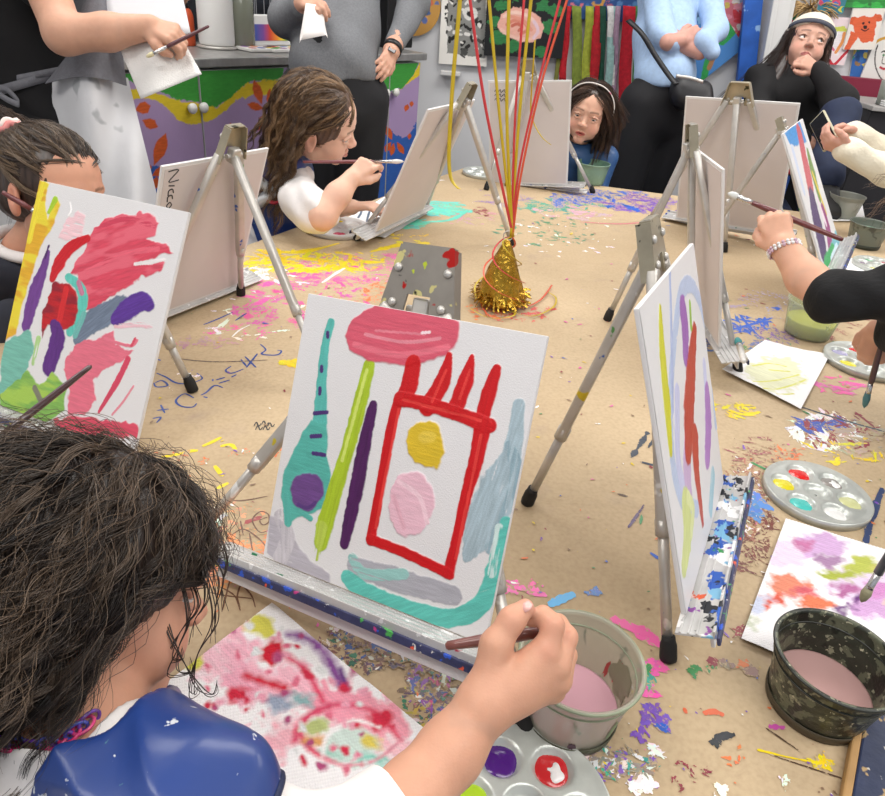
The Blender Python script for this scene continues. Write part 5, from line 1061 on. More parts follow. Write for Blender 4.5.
# crates and chairs between table and wall
def tubchair(p,yaw,col,label,sh=.40):
    u=np.array([math.cos(yaw),math.sin(yaw),0]);f=np.array([-u[1],u[0],0]); p=np.array([p[0],p[1],0.]); m=mat('chair_'+col,lin(col),.35)
    t=thing('child_chair',p,label,'chair','small plastic chairs'); del t['group']
    obj('seat',*box_vf(p+np.array([0,0,sh]),u,f,(0,0,1),.36,.34,.02,.008),m,t)
    S=[p-f*.17+u*(.17*math.cos(a))+np.array([0,0,sh+.02+.32*math.sin(a)])+f*0 for a in np.linspace(0,PI,20)]
    P=[p-f*.17-u*.17+np.array([0,0,sh])]+[p-f*(.17+.03)+u*x_+np.array([0,0,z_]) for x_,z_ in((-.18,sh+.2),(-.15,sh+.33),(0,sh+.36),(.15,sh+.33),(.18,sh+.2))]+[p-f*.17+u*.17+np.array([0,0,sh])]
    obj('backrest',*prism_vf(P[:],f,.014),m,t,False)
    for a in(-1,1):
        for b_ in(-1,1): obj('leg',*tube_vf(np.array([p+u*a*.14+f*b_*.13+np.array([0,0,sh-.01]),p+u*a*.18+f*b_*.17+np.array([0,0,.0])]),.012,12),M['alu'],t)
pe=Z(275,210,.62)
tubchair((-.60,1.93),math.radians(-85),'23499a','blue plastic chair of the girl in profile')
pj=Yp(775,180,2.62); 
o=thing('storage_crate',(pj[0]-.05,2.80,.0),'blue storage bin with a red lid beyond the far table edge','bin')
obj('bin_body',*box_vf((pj[0]-.02,2.82,pj[2]/2),(1,0,0),(0,1,0),(0,0,1),.24,.2,pj[2],.01),mat('bin_blue',lin('2552a8'),.4),o,False); obj('bin_lid',*box_vf((pj[0]-.02,2.82,pj[2]+.03),(1,0,0),(0,1,0),(0,0,1),.26,.22,.05,.01),mat('bin_red',lin('a82438'),.4),o,False)
# ================================================================ people
def skin_mat(name,rough=.5): return mat(name,None,rough,attr=True,sss=.12,bump=.08,bscale=500,var=.04,vscale=60,spec=.35)
SKIN=skin_mat('skin')
class Head:
    def __init__(s,c,R,sc=1.0): s.c=np.array(c,float); s.R=np.array([nrm(r) for r in R]); s.s=sc
    def w(s,x,y,z): return s.c+s.s*(x*s.R[0]+y*s.R[1]+z*s.R[2])
    def loc(s,P): return ((P-s.c)@s.R.T)/s.s
    def ops(s,S,face=True,ears=True,mouth_open=0.,adult=False,lid=0.):
        k=s.s; R=s.R; ns=0. if adult else .0035
        E=lambda x,y,z,rx,ry,rz,kk=.015,m='u',RR=None: S.ell(s.w(x,y,z),(rx*k,ry*k,rz*k),R if RR is None else RR,kk*k,m)
        Cp_=lambda a,b_,ra,rb=None,kk=.01,m='u': S.cap(s.w(*a),s.w(*b_),ra*k,None if rb is None else rb*k,kk*k,m)
        E(0,-.012,.030,.071,.088,.070); E(0,.022,.034,.060,.060,.054,.02); E(0,.030,-.018,.056,.050,.056,.02); E(0,.028,-.058,.044,.047,.036,.02)
        jw=.004 if adult else 0
        for q in(-1,1): E(q*.034,.054,-.038,.024,.022,.025,.022); E(q*.040,.005,-.062,.012+jw,.025,.02,.02)
        E(0,.064,-.084,.019,.015,.014,.016)
        Cp_((0,.078,.002),(0,.0945-ns,-.026),.0060,.0088,.011); E(0,.0970-ns,-.027,.0088,.0085,.0075,.006)
        for q in(-1,1):
            E(q*.0100,.0885-ns*.6,-.030,.0068,.009,.0062,.005)
            Cp_((q*.012,.0775,.020),(q*.044,.064,.017),.008,.006,.014)
            E(q*.030,.096,-.003,.0165,.017,.0105,.010,'s')
            lz=.0055*lid; lr=.0034+.0014*lid; Cp_((q*.017,.0755,.0035-lz*.6),(q*.030,.0812,.0072-lz),lr,None,.003); Cp_((q*.030,.0812,.0072-lz),(q*.044,.0715,.003-lz*.6),lr,None,.003)
            Cp_((q*.018,.0760,-.008),(q*.031,.0795,-.0110),.0028,None,.004); Cp_((q*.031,.0795,-.0110),(q*.043,.0715,-.006),.0026,None,.004)
        o=mouth_open
        Cp_((-.017,.0745,-.0575),(-.004,.0835,-.0535),.0034,.0046,.004); Cp_((.017,.0745,-.0575),(.004,.0835,-.0535),.0034,.0046,.004)
        Cp_((-.014,.0755,-.0610-o),(.0,.0825,-.0645-o),.0040,.0054,.004); Cp_((.014,.0755,-.0610-o),(0,.0825,-.0645-o),.0040,.0054,.004)
        Cp_((-.016,.0835,-.0585-o/2),(.016,.0835,-.0585-o/2),.0011+o/2,None,.0015,'s')
        if ears:
            for q in(-1,1):
                a=math.radians(18)*q; X_=R[0]*math.cos(a)-R[1]*math.sin(a)*1.0; Y_=R[0]*math.sin(a)+R[1]*math.cos(a); RR=np.stack([X_,Y_,R[2]])
                E(q*.073,-.006,-.010,.0085,.017,.028,.006,'u',RR); E(q*.0835,-.002,-.006,.0075,.0085,.0155,.004,'s',RR); E(q*.073,.0,-.031,.006,.007,.009,.005)
    def color(s,P,base,lip='b5645c',brow='3a2a22',blush='d98a78',extra=None):
        L_=s.loc(P); C=np.tile(np.array(lin(base)),(len(P),1)); x,y,z=L_[:,0],L_[:,1],L_[:,2]; ax=np.abs(x)
        def mixin(w,c):
            nonlocal C; w=np.clip(w,0,1)[:,None]; C=C*(1-w)+np.array(lin(c))*w
        f=(y>.03)&(y<.12)
        mixin(.38*np.exp(-((ax-.038)**2+(z+.035)**2)/.00035)*f,blush); mixin(.25*np.exp(-((ax)**2+(z+.030)**2)/.00012)*(y>.08)*(y<.12),blush)
        mixin(.35*(ax>.068)*(ax<.10)*(np.abs(y)<.05)*(np.abs(z+.01)<.035),blush)
        zl=-.0595+.0*ax; d=((ax/.0185)**2+((z-zl)/.0078)**2); mixin(np.clip((1.1-d)*4,0,.85)*(y>.068),lip); mixin(np.clip((1-((z+.0588)/.0012)**2),0,.7)*(ax<.017)*(y>.068)*(y<.0845),'6a2a2a')
        zb=.0195-.18*(ax-.03)**2/.03+.002; mixin(np.clip(1.4-np.abs(z-zb)/.0026,0,.6)*(ax>.012)*(ax<.044)*(y>.045),brow)
        le=np.clip(1.2-((ax-.030)/.017)**2-((z-.0045+12*(ax-.030)**2)/.0019)**2,0,.85)*(y>.06)*(y<.092); mixin(le,'2a1c18')
        if extra is not None: C=extra(P,C)
        return C
    def eyes(s,parent,look=(0,1,0),iris='3a2418',r=.0118):
        for q in(-1,1):
            c=s.w(q*.030,.0668,-.0025); n,mm=22,14; th=np.linspace(0,2*PI,n,endpoint=False); d=nrm(look[0]*s.R[0]+look[1]*s.R[1]+look[2]*s.R[2]); a,b_,_=frame(d,s.R[2])
            V=[];C=[]
            for i in range(mm+1):
                ph=PI*i/mm*1.0 if i>3 else [0,.2,.42,.5][i]
                for t in th:
                    V.append(c+r*s.s*(math.cos(ph)*d+math.sin(ph)*(math.cos(t)*a+math.sin(t)*b_))); C.append(lin('0c0a0a') if i<=1 else lin(iris) if i==2 else lin('d6cfcb'))
            F=[(i*n+j,i*n+(j+1)%n,(i+1)*n+(j+1)%n,(i+1)*n+j) for i in range(mm) for j in range(n)]
            obj('eye',V,F,mat('eye_surface',None,.12,attr=True,coat=.6),parent,True,C)
def body_obj(name,S,h,parent,colf,fine=(),m=None):
    """one mesh; fine = [(lo,hi,h)] boxes meshed at a finer step (head, hands)"""
    V,F=sdf_mesh(S,h); Vs=[V]; keep=np.ones(len(F),bool)
    for lo,hi,_ in fine:
        ins=((V>lo+h*.8)&(V<hi-h*.8)).all(1); keep&=~ins[F].all(1)
    Fs=[F[keep]]; o=len(V)
    for lo,hi,hf in fine:
        v,f=sdf_mesh(S,hf,np.array(lo),np.array(hi)); Vs.append(v); Fs.append(f+o); o+=len(v)
    V=np.concatenate(Vs); F=np.concatenate(Fs)
    used=np.zeros(len(V),bool); used[F.ravel()]=True; mp=np.cumsum(used)-1; V=V[used]; F=mp[F]
    return obj(name,V,F,m or SKIN,parent,True,colf(V))
def hand_ops(S,wrist,a,n,side,s=1.0,curl=(.5,.6,.4),spread=.06,thumb=None,fingers=True,curls=None,k=.006):
    """a: direction of fingers, n: back-of-hand normal, side=+1 puts the thumb towards cross(n,a)"""
    a=nrm(a); n=nrm(n-a*np.dot(n,a)); b_=np.cross(n,a)*side; w=np.array(wrist,float)
    pos=lambda x,y,z: w+s*(x*a+y*b_+z*n)
    mc=[(.060,.021),(.063,.007),(.060,-.007),(.054,-.020)]
    for x,y in mc: S.cap(pos(.0,y*.55,0),pos(x,y,0),.0125*s,.0098*s,.008*s)
    L_=[(.026,.017,.014),(.029,.019,.015),(.027,.018,.014),(.021,.013,.012)]
    for i,((x,y),ls) in enumerate(zip(mc,L_)):
        p=pos(x,y,0); th=0; cc=curls[i] if curls else curl; sp=(1.5-i)*spread
        r=.0086*s*(1 if i<3 else .87)
        for j,l in enumerate(ls):
            th+=cc[j]; d=math.cos(th)*(a*math.cos(sp)+b_*math.sin(sp))-math.sin(th)*n; q=p+d*l*s
            S.cap(p,q,r*(1-.10*j),r*(.92-.10*j),(.004 if j else .005)*s); p=q
    t=thumb or [(.012,.022,-.004),(.034,.036,-.010),(.052,.040,-.016),(.066,.038,-.022)]
    P=[pos(*q) for q in t]; S.chain(P,[.0125*s,.0105*s,.0092*s,.0070*s],.007*s)
    return pos
def strands(head,N_,S_,length,color_fn,parent,name='hair_strands',r=.0004,scalp=(.079,.098,.084),centre=(0,-.012,.028),region=None,flow=None,wave=(.006,.045),clump=12,lift=.006,seed=1,grav=1.0,m=None,spread=.006,collide=None,taper=.25,wobble=.25):
    rs=np.random.RandomState(seed); k=head.s
    NC=max(1,N_//clump); Rr=np.array(scalp)
    dirs=[]
    while len(dirs)<NC:
        v=rs.randn(400,3); v/=np.linalg.norm(v,axis=1)[:,None]
        m_=region(v) if region is not None else (v[:,2]>-.3); dirs+=list(v[m_])
    dirs=np.array(dirs[:NC]); ctr=np.array(centre); gl=head.R@np.array([0,0,-1.])   # gravity in head frame
    P=np.zeros((NC,S_,3)); p=dirs*Rr; step=length*(.75+.5*rs.rand(NC))/S_
    d=np.zeros((NC,3)); wob=rs.randn(NC,3)*wobble
    lf=lift*(.3+1.0*rs.rand(NC))
    for i in range(S_):
        P[:,i]=p+ctr
        g=np.tile(gl*grav,(NC,1)); 
        if flow is not None: g=g+flow(p+ctr,dirs,i/S_)
        g=g+wob
        q=p/Rr; rad=np.linalg.norm(q,axis=1); nn=q/Rr; nn/=np.linalg.norm(nn,axis=1)[:,None]
        t=g-nn*(g*nn).sum(1)[:,None]*(np.clip(1.35-rad,0,1)/.35)[:,None]*((g*nn).sum(1)<0)[:,None]
        t/=np.linalg.norm(t,axis=1)[:,None]+1e-9; d=t if i==0 else d*.45+t*.55; d/=np.linalg.norm(d,axis=1)[:,None]+1e-9
        p=p+d*step[:,None]
        q=p/Rr; rad=np.linalg.norm(q,axis=1); mn=1+lf*min(1,i/3)/.08; low=rad<mn; p[low]=(q/rad[:,None]*mn[:,None])[low]*Rr
        if collide is not None: p=collide(p+ctr)-ctr
    T=np.gradient(P,axis=1); T/=np.linalg.norm(T,axis=2)[...,None]+1e-9
    A_=np.cross(T,P); A_/=np.linalg.norm(A_,axis=2)[...,None]+1e-9; B_=np.cross(T,A_)
    s_=np.linspace(0,1,S_)[None,:]; amp=wave[0]*(.6+.8*rs.rand(NC))[:,None]*np.clip(s_*2.2,0,1); ph=rs.rand(NC)[:,None]*6.28; wl=wave[1]*(.7+.6*rs.rand(NC))[:,None]
    arg=2*PI*s_*length/wl+ph
    P=P+A_*(amp*np.cos(arg))[...,None]+B_*(amp*.8*np.sin(arg))[...,None]
    # members of each lock
    Q=np.repeat(P,clump,0); n2=len(Q); off=rs.randn(n2,1,3)*spread; fr=(1-.45*s_[...,None]*0)-taper*np.abs(s_[...,None]-.35); Q=Q+off*fr
    fz=np.repeat(T,clump,0); Q=Q+np.cumsum(rs.randn(n2,S_,3)*.00022,axis=1)
    jit=rs.rand(n2)*.15; Wd=head.c+k*(Q@head.R)
    rp=np.interp(np.linspace(0,1,S_),[0,.1,.7,1],[.7,1,.8,.25])*r*k
    V,F=strands_vf(Wd,rp); c=color_fn(rs,NC); c=np.repeat(np.repeat(c,clump,0)*(.8+.4*rs.rand(n2,1)),S_*3,0)
    return obj(name,V,F,m or HAIRM,parent,True,c)
def hit(S,x,y,t0=.2,t1=6,off=0.0):
    v=ray(x,y); L_=np.linalg.norm(v); t=t0
    for i in range(200):
        d=float(S.ev((CAM+v*t)[None].astype(np.float32))[0])
        if d<.0004 or t>t1: break
        t+=max(d,.0004)/L_*.8
    return CAM+v*(t-off/L_)
HAIRM=mat('hair',None,.38,attr=True,spec=.6)
def haircol(a,b_,p=1.6):
    a=np.array(lin(a));b_=np.array(lin(b_))
    def f(rs,n): t=rs.rand(n,1)**p; return a*(1-t)+b_*t
    return f
def hair_cap(head,parent,col,ops_extra=(),h=.003,sub=None,name='hair',scalp=(.0765,.0945,.080),face_cut=True,bumpy=.003):
    S=Sdf(); k=head.s
    S.ell(head.w(0,-.012,.028),[q*k for q in scalp],head.R,.01)
    for o in ops_extra:
        if o[0]=='c': S.cap(head.w(*o[1]),head.w(*o[2]),o[3]*k,o[4]*k,o[5] if len(o)>5 else .015)
        else: S.ell(head.w(*o[1]),[q*k for q in o[2]],head.R,.015)
    if face_cut:
        fz=face_cut if face_cut is not True else -.030; S.ell(head.w(0,.075,fz),(.064*k,.075*k,.080*k),head.R,.006,'s')
    for o in (sub or ()): S.ell(head.w(*o[0]),[q*k for q in o[1]],head.R,.004,'s')
    def dp(P):
        L_=head.loc(P); a=np.arctan2(L_[:,0],L_[:,1]+.02); return (bumpy*np.sin(a*26+L_[:,2]*30)*.5+bumpy*.5*np.sin(a*61+L_[:,2]*40+1)).astype(np.float32)*.6
    S.disp=dp
    V,F=sdf_mesh(S,h); L_=head.loc(V); a=np.arctan2(L_[:,0],L_[:,1]+.02)
    c=np.array(lin(col))[None]*(1+.35*np.sin(a*40+L_[:,2]*35)+.2*np.sin(a*90))[:,None]
    return obj(name,V,F,HAIRM,parent,True,np.clip(c,0,1))
def cloth(name,S,h,m,parent,fold=.0,fs=30,dirv=(1,.3,.2)):
    if fold:
        dv=np.array(dirv,np.float32)*fs
        def dp(P): return (fold*(np.sin(P@dv+2*np.sin(P[:,2]*fs*.7))+.6*np.sin(P@(dv[[1,2,0]]*1.7)+P[:,0]*fs))).astype(np.float32)
        S.disp=dp
    V,F=sdf_mesh(S,h); return obj(name,V,F,m,parent,True)
def legs_ops(S,hipL,hipR,kneeL,kneeR,ankL,ankR,r=(.07,.055,.04),k=.02):
    for h_,kn_,an in((hipL,kneeL,ankL),(hipR,kneeR,ankR)): S.chain([np.array(h_),np.array(kn_),np.array(an)],list(r),k)
# ---------------------------------------------------------------- A: the girl nearest the camera
BLUEV=mat('blue_vinyl_smock',lin('213a78'),.36,coat=.25,var=.1,vscale=9,bump=.35,bscale=22,spots=[(lin('c8ccd2'),70,.67,3.),(lin('5a8f8a'),60,.69,6.)])
WCOT=mat('white_cotton',lin('e9e4e2'),.85,bump=.3,bscale=260,var=.03)
def girlA():
    g=thing('person',(-.28,.10,0),'girl nearest the camera with dark curly hair and blue smock, painting with her right hand','person')
    H=Head((-.266,.38,.913),[[.577,-.73,.367],[.813,.47,-.343],[.078,.496,.865]],1.0)
    S=Sdf(); H.ops(S)
    Nk=D(66,722,.505); shR=D(182,806,.462); shL=np.array([-.37,.36,.835]); pel=np.array([-.34,.03,.46]); ch=np.array([-.27,.20,.74])
    S.chain([H.w(0,-.030,-.035),Nk+np.array([0,.01,-.01]),ch],[.038,.036,.05],.02)
    S.cap(shR,shL,.034,None,.03); S.cap(ch,pel,.085,.09,.04); S.cap(Nk+np.array([0,0,-.055]),ch,.052,.082,.03)
    elb=D(322,880,.475); wr=D(486,703,.548)
    S.chain([shR,elb],[.034,.029],.015); S.chain([elb,D(412,795,.512),D(450,752,.534),wr],[.029,.0250,.0240,.0205],.012)
    # hand: palm and five fingers, joint by joint
    def J(x,y,d): return D(x,y,d)
    for q,r0,r1 in(((543,650,.556),.017,.0105),((553,664,.558),.017,.0108),((556,679,.563),.016,.0105),((550,690,.570),.015,.010)): S.cap(wr,J(*q),r0,r1,.012)
    S.ell((wr+J(545,668,.563))/2,(.018,.018,.016),None,.012)
    K=.0042
    S.chain([J(547,650,.556),J(553,625,.560),J(543,616,.567),J(531,619,.571)],[.0104,.0088,.0078,.0066],K)
    S.chain([J(558,665,.559),J(566,637,.570),J(558,624,.580),J(545,626,.585)],[.0106,.0090,.0078,.0066],K)
    S.chain([J(560,680,.564),J(566,655,.582),J(556,643,.593),J(545,645,.596)],[.0100,.0086,.0076,.0064],K)
    S.chain([J(554,691,.571),J(560,672,.588),J(550,661,.597),J(541,663,.598)],[.0092,.0078,.0068,.0058],K)
    S.chain([J(489,680,.551),J(496,645,.553),J(512,620,.557),J(525,608,.561)],[.0150,.0118,.0098,.0074],.007)
    lw=np.array([-.30,.27,.60]); S.chain([shL,np.array([-.42,.33,.66]),lw],[.034,.028,.018],.012); hand_ops(S,lw,(.9,.1,-.15),(0,0,1),-1,.80,(.3,.3,.2))
    tip=J(528,606,.560)
    def col(P):
        def ex(P,C):
            w=np.exp(-((P-tip)**2).sum(1)/(.006**2))[:,None]*.55; C=C*(1-w)+np.array(lin('e0948a'))*w
            for q in((553,625,.556),(566,637,.566),(512,620,.553),(547,650,.548)):
                w=np.exp(-((P-J(*q))**2).sum(1)/(.009**2))[:,None]*.3; C=C*(1-w)+np.array(lin('d98f7c'))*w
            return C
        return H.color(P,'cd9a80',lip='b8655c',blush='d98c7a',extra=ex)
    hlo=H.c-.135;hhi=H.c+.135; alo=np.minimum(wr,J(566,610,.6))-.03; ahi=np.maximum(wr,J(500,600,.56))+.05
    body_obj('body',S,.0045,g,col,[(hlo,hhi,.0022),(J(530,655,.567)-.062,J(530,655,.567)+.062,.0014)])
    nl=[(525,606.5,.5525)]
    nt_=J(527,606.2,.5545); d=nrm(J(531,602,.562)-J(512,620,.557)); obj('thumbnail',*tube_vf(np.array([nt_-d*.0045,nt_,nt_+d*.004]),[.0032,.0042,.003],12,True,.45),mat('fingernail',lin('e8b4ac'),.25,coat=.5),g)
    H.eyes(g,(0,.9,-.4))
    # white shirt
    T=Sdf(); T.cap(shR,shL,.043,None,.03); T.cap(ch,pel,.097,.102,.04); T.cap(Nk+np.array([0,0,-.05]),ch,.062,.092,.03); T.cap(Nk+np.array([0,0,-.01]),Nk+np.array([0,0,-.04]),.046,.06,.02)
    cuff=D(392,812,.503)
    T.chain([shR,elb,cuff],[.044,.040,.033],.02); T.cap(cuff+nrm(cuff-elb)*-.004,cuff+nrm(cuff-elb)*.004,.0345,.034,.004)
    T.chain([shL,np.array([-.42,.33,.66]),(lw+np.array([-.42,.33,.66]))/2],[.046,.040,.034],.02)
    T.cap(H.w(0,-.030,-.035),Nk+np.array([.004,.008,.018]),.045,.047,.004,'s'); T.plane(cuff+nrm(cuff-elb)*.010,cuff-elb,.002)
    cloth('shirt',T,.003,WCOT,g,.0016,60)
    # blue vinyl smock
    Vs=Sdf(); Vs.cap(shR,shL,.054,.054,.03); Vs.cap(ch,pel,.104,.112,.04); Vs.cap(Nk+np.array([0,0,-.045]),ch,.078,.108,.03)
    Vs.cap(shR,shR+(elb-shR)*.22,.050,.053,.02)
    a=D(138,694,.50); b_=D(14,800,.44); c_=a+np.array([-.05,.06,-.3]); n_=nrm(np.cross(b_-a,c_-a)); 
    if np.dot(D(60,700,.48)-a,n_)<0: n_=-n_
    Vs.plane(a,n_,.004); el_d=nrm(elb-shR); Vs.plane(shR+el_d*.052,el_d,.006)
    Vs.cap(H.w(0,-.030,-.035),Nk+np.array([.01,.01,.02]),.052,.055,.006,'s')
    dv=np.array([.5,.8,.35],np.float32)
    def crease(P):
        a=P@dv*42+1.6*np.sin(P[:,2]*31+P[:,0]*17); b_=P@dv[[2,0,1]]*33+1.3*np.sin(P[:,1]*27); c=P[:,2]*55+2*np.sin(P[:,0]*23+P[:,1]*19)
        return 1.05*(.0042*(np.abs(np.sin(a))-.5)+.0032*(np.abs(np.sin(b_))-.5)+.0018*np.sin(c)).astype(np.float32)
    Vs.disp=crease; V,F=sdf_mesh(Vs,.0026); obj('smock',V,F,BLUEV,g)
    x,y,_=frame(el_d); cc=shR+el_d*.047; R_=[]
    for t_ in np.linspace(0,2*PI,60):
        d_=math.cos(t_)*x+math.sin(t_)*y; r_=.09
        for it in range(40):
            q=float(Vs.ev((cc+d_*r_)[None].astype(np.float32))[0]); r_-=q*.7
        R_.append(cc+d_*r_)
    obj('armhole_binding',*tube_vf(np.array(R_),.0028,8,False),mat('navy_binding',lin('1a2444'),.6,bump=.5,bscale=200),g)
    P=Sdf(); P.cap(pel+np.array([0,0,.06]),pel+np.array([0,0,-.02]),.112,.118); 
    for q in((.05,-.09),(-.11,.04)):
        k_=pel+np.array([q[0]+.22,q[1]+.16,-.05]); P.cap(pel+np.array([q[0],q[1],-.02]),k_,.07,.055,.03); P.cap(k_,k_+np.array([-.02,0,-.30]),.055,.04,.02)
    cloth('trousers',P,.007,mat('navy_leggings',lin('23283c'),.8),g)
    # hair: dark mass plus curling locks
    SUB=[((.086,.012,-.024),(.022,.014,.022))]
    hc=hair_cap(H,g,'2a201b',[('c',(0,-.05,.02),(0,-.075,-.07),.062,.045,.03),('e',(.0,-.055,-.02),(.078,.07,.075))],.003,SUB,scalp=(.082,.099,.080))
    def reg(v):
        face=(v[:,1]>.30)&(v[:,2]<.50); ear=(np.abs(v[:,0])>.80)&(v[:,2]<-.02)&(v[:,1]>-.25); return (~face)&(~ear)&(v[:,2]>-.62)
    def flow(p,dr,t):
        o=np.zeros_like(p); o[:,1]=-.62; o[:,2]=-.35; o[:,0]=.30; return o
    def coll(p):
        m_=(p[:,2]<.022)&(p[:,1]>.004+np.clip(p[:,2]+.02,-.06,.04)*.5); p[m_,1]=(.004+np.clip(p[:,2]+.02,-.06,.04)*.5)[m_]
        ax=np.stack([p[:,0],p[:,1]+.035],1); r_=np.linalg.norm(ax,axis=1); m_=(p[:,2]<-.06)&(r_<.058); p[m_,0]=ax[m_,0]/r_[m_]*.058; p[m_,1]=ax[m_,1]/r_[m_]*.058-.035; return p
    strands(H,11000,24,.14,haircol('1f1713','7a6858',2.6),hc,'curls',.00042,(.082,.100,.081),(0,-.012,.028),reg,flow,(.0052,.055),26,.006,3,.9,spread=.0024,taper=.6,wobble=.14,collide=coll)
    strands(H,1300,26,.15,haircol('2a201a','7a6552'),hc,'flyaway_curls',.00026,(.083,.101,.083),(0,-.012,.028),reg,flow,(.006,.05),3,.012,9,.6,spread=.005,collide=coll)
    # wisps beside the cheek
    wp=[]
    for x0,y0,x1,y1,x2,y2,cx in((196,545,206,600,190,640,0),(200,560,215,620,186,690,1),(150,600,172,640,205,690,1),(190,530,222,580,214,640,0),(170,560,186,625,178,668,1),(205,520,214,548,219,590,0),(198,500,228,560,222,612,0),(186,575,196,610,170,655,1)):
        for k_ in range(4):
            j=RS.randn(2)*2.2; pts=[D(x0+j[0],y0+j[1],.545),D((x0+x1)/2+4+j[0],(y0+y1)/2,.535),D(x1+j[0],y1+j[1],.53),D((x1+x2)/2-3,(y1+y2)/2,.53),D(x2+j[1]*2,y2+j[0]*2,.535)]
            if cx: pts+=[D(x2+10+j[0],y2+4,.535),D(x2+12,y2-6+j[1],.535)]
            wp.append(tube_vf(smooth_path(pts,7),[.00045,.0004,.0002],4,False))
    V,F=cat_mesh(wp); obj('cheek_wisps',V,F,HAIRM,hc,True,np.tile(np.array(lin('30241d')),(len(V),1)))
    # linked plastic necklace
    U=T.copy(); U.disp=None
    def surf(x,y):
        a=hit(S,x,y,off=.003); b_=hit(U,x,y,off=.003); return a if np.linalg.norm(a-CAM)<np.linalg.norm(b_-CAM) else b_
    pl=[surf(x,y) for x,y in((-30,738),(-12,741),(4,743),(20,746),(36,746),(52,743),(66,737),(80,728),(92,718))]
    nk=obj('necklace',*tube_vf(smooth_path(pl,4),.0006,6),mat('necklace_cord',lin('5a3a6a'),.4),g)
    pts=smooth_path(pl,2)
    for i in range(len(pts)-1):
        c=(pts[i]+pts[i+1])/2; a_=nrm(pts[i+1]-pts[i]); n_=nrm(nrm(CAM-c)+np.cross(a_,nrm(CAM-c))*(.9 if i%2 else -.9)); b2=np.cross(n_,a_)
        R_=[c+a_*.0072*math.cos(t)+b2*.0056*math.sin(t) for t in np.linspace(0,2*PI,19)]
        cc=['c8326a','3f4ca8','d0407a','6a3fa0'][i%4]; obj('chain_link',*tube_vf(np.array(R_),.0013,8,False),mat('link_'+cc,lin(cc),.25,coat=.5),nk)
    return g
girlA()
brush(D(446,646,.600),D(566,628,.578),.0050,'maroon-brown brush held in the hand of the girl nearest the camera',tipc='8a7a6a',hand='7a4a44',ferr=.10,br=.08)
# ---------------------------------------------------------------- seated children's lower bodies
def seat_low(g,pel,fw,col,name='trousers',w=.06,drop=.30,h=.008,th=.24):
    """thighs forward along fw and shins down; pel = pelvis centre"""
    fw=nrm([fw[0],fw[1],0]); sd=np.array([fw[1],-fw[0],0]); P=Sdf(); P.cap(pel+sd*.03+np.array([0,0,.03]),pel-sd*.03+np.array([0,0,.03]),.10,.10)
    for q in(-1,1):
        a=pel+sd*q*w; k_=a+fw*th; P.cap(a,k_,.068,.05,.03); P.cap(k_,k_+np.array([0,0,-drop]),.048,.034,.02)
    return cloth(name,P,h,mat('cloth_'+col,lin(col),.85,var=.05),g)
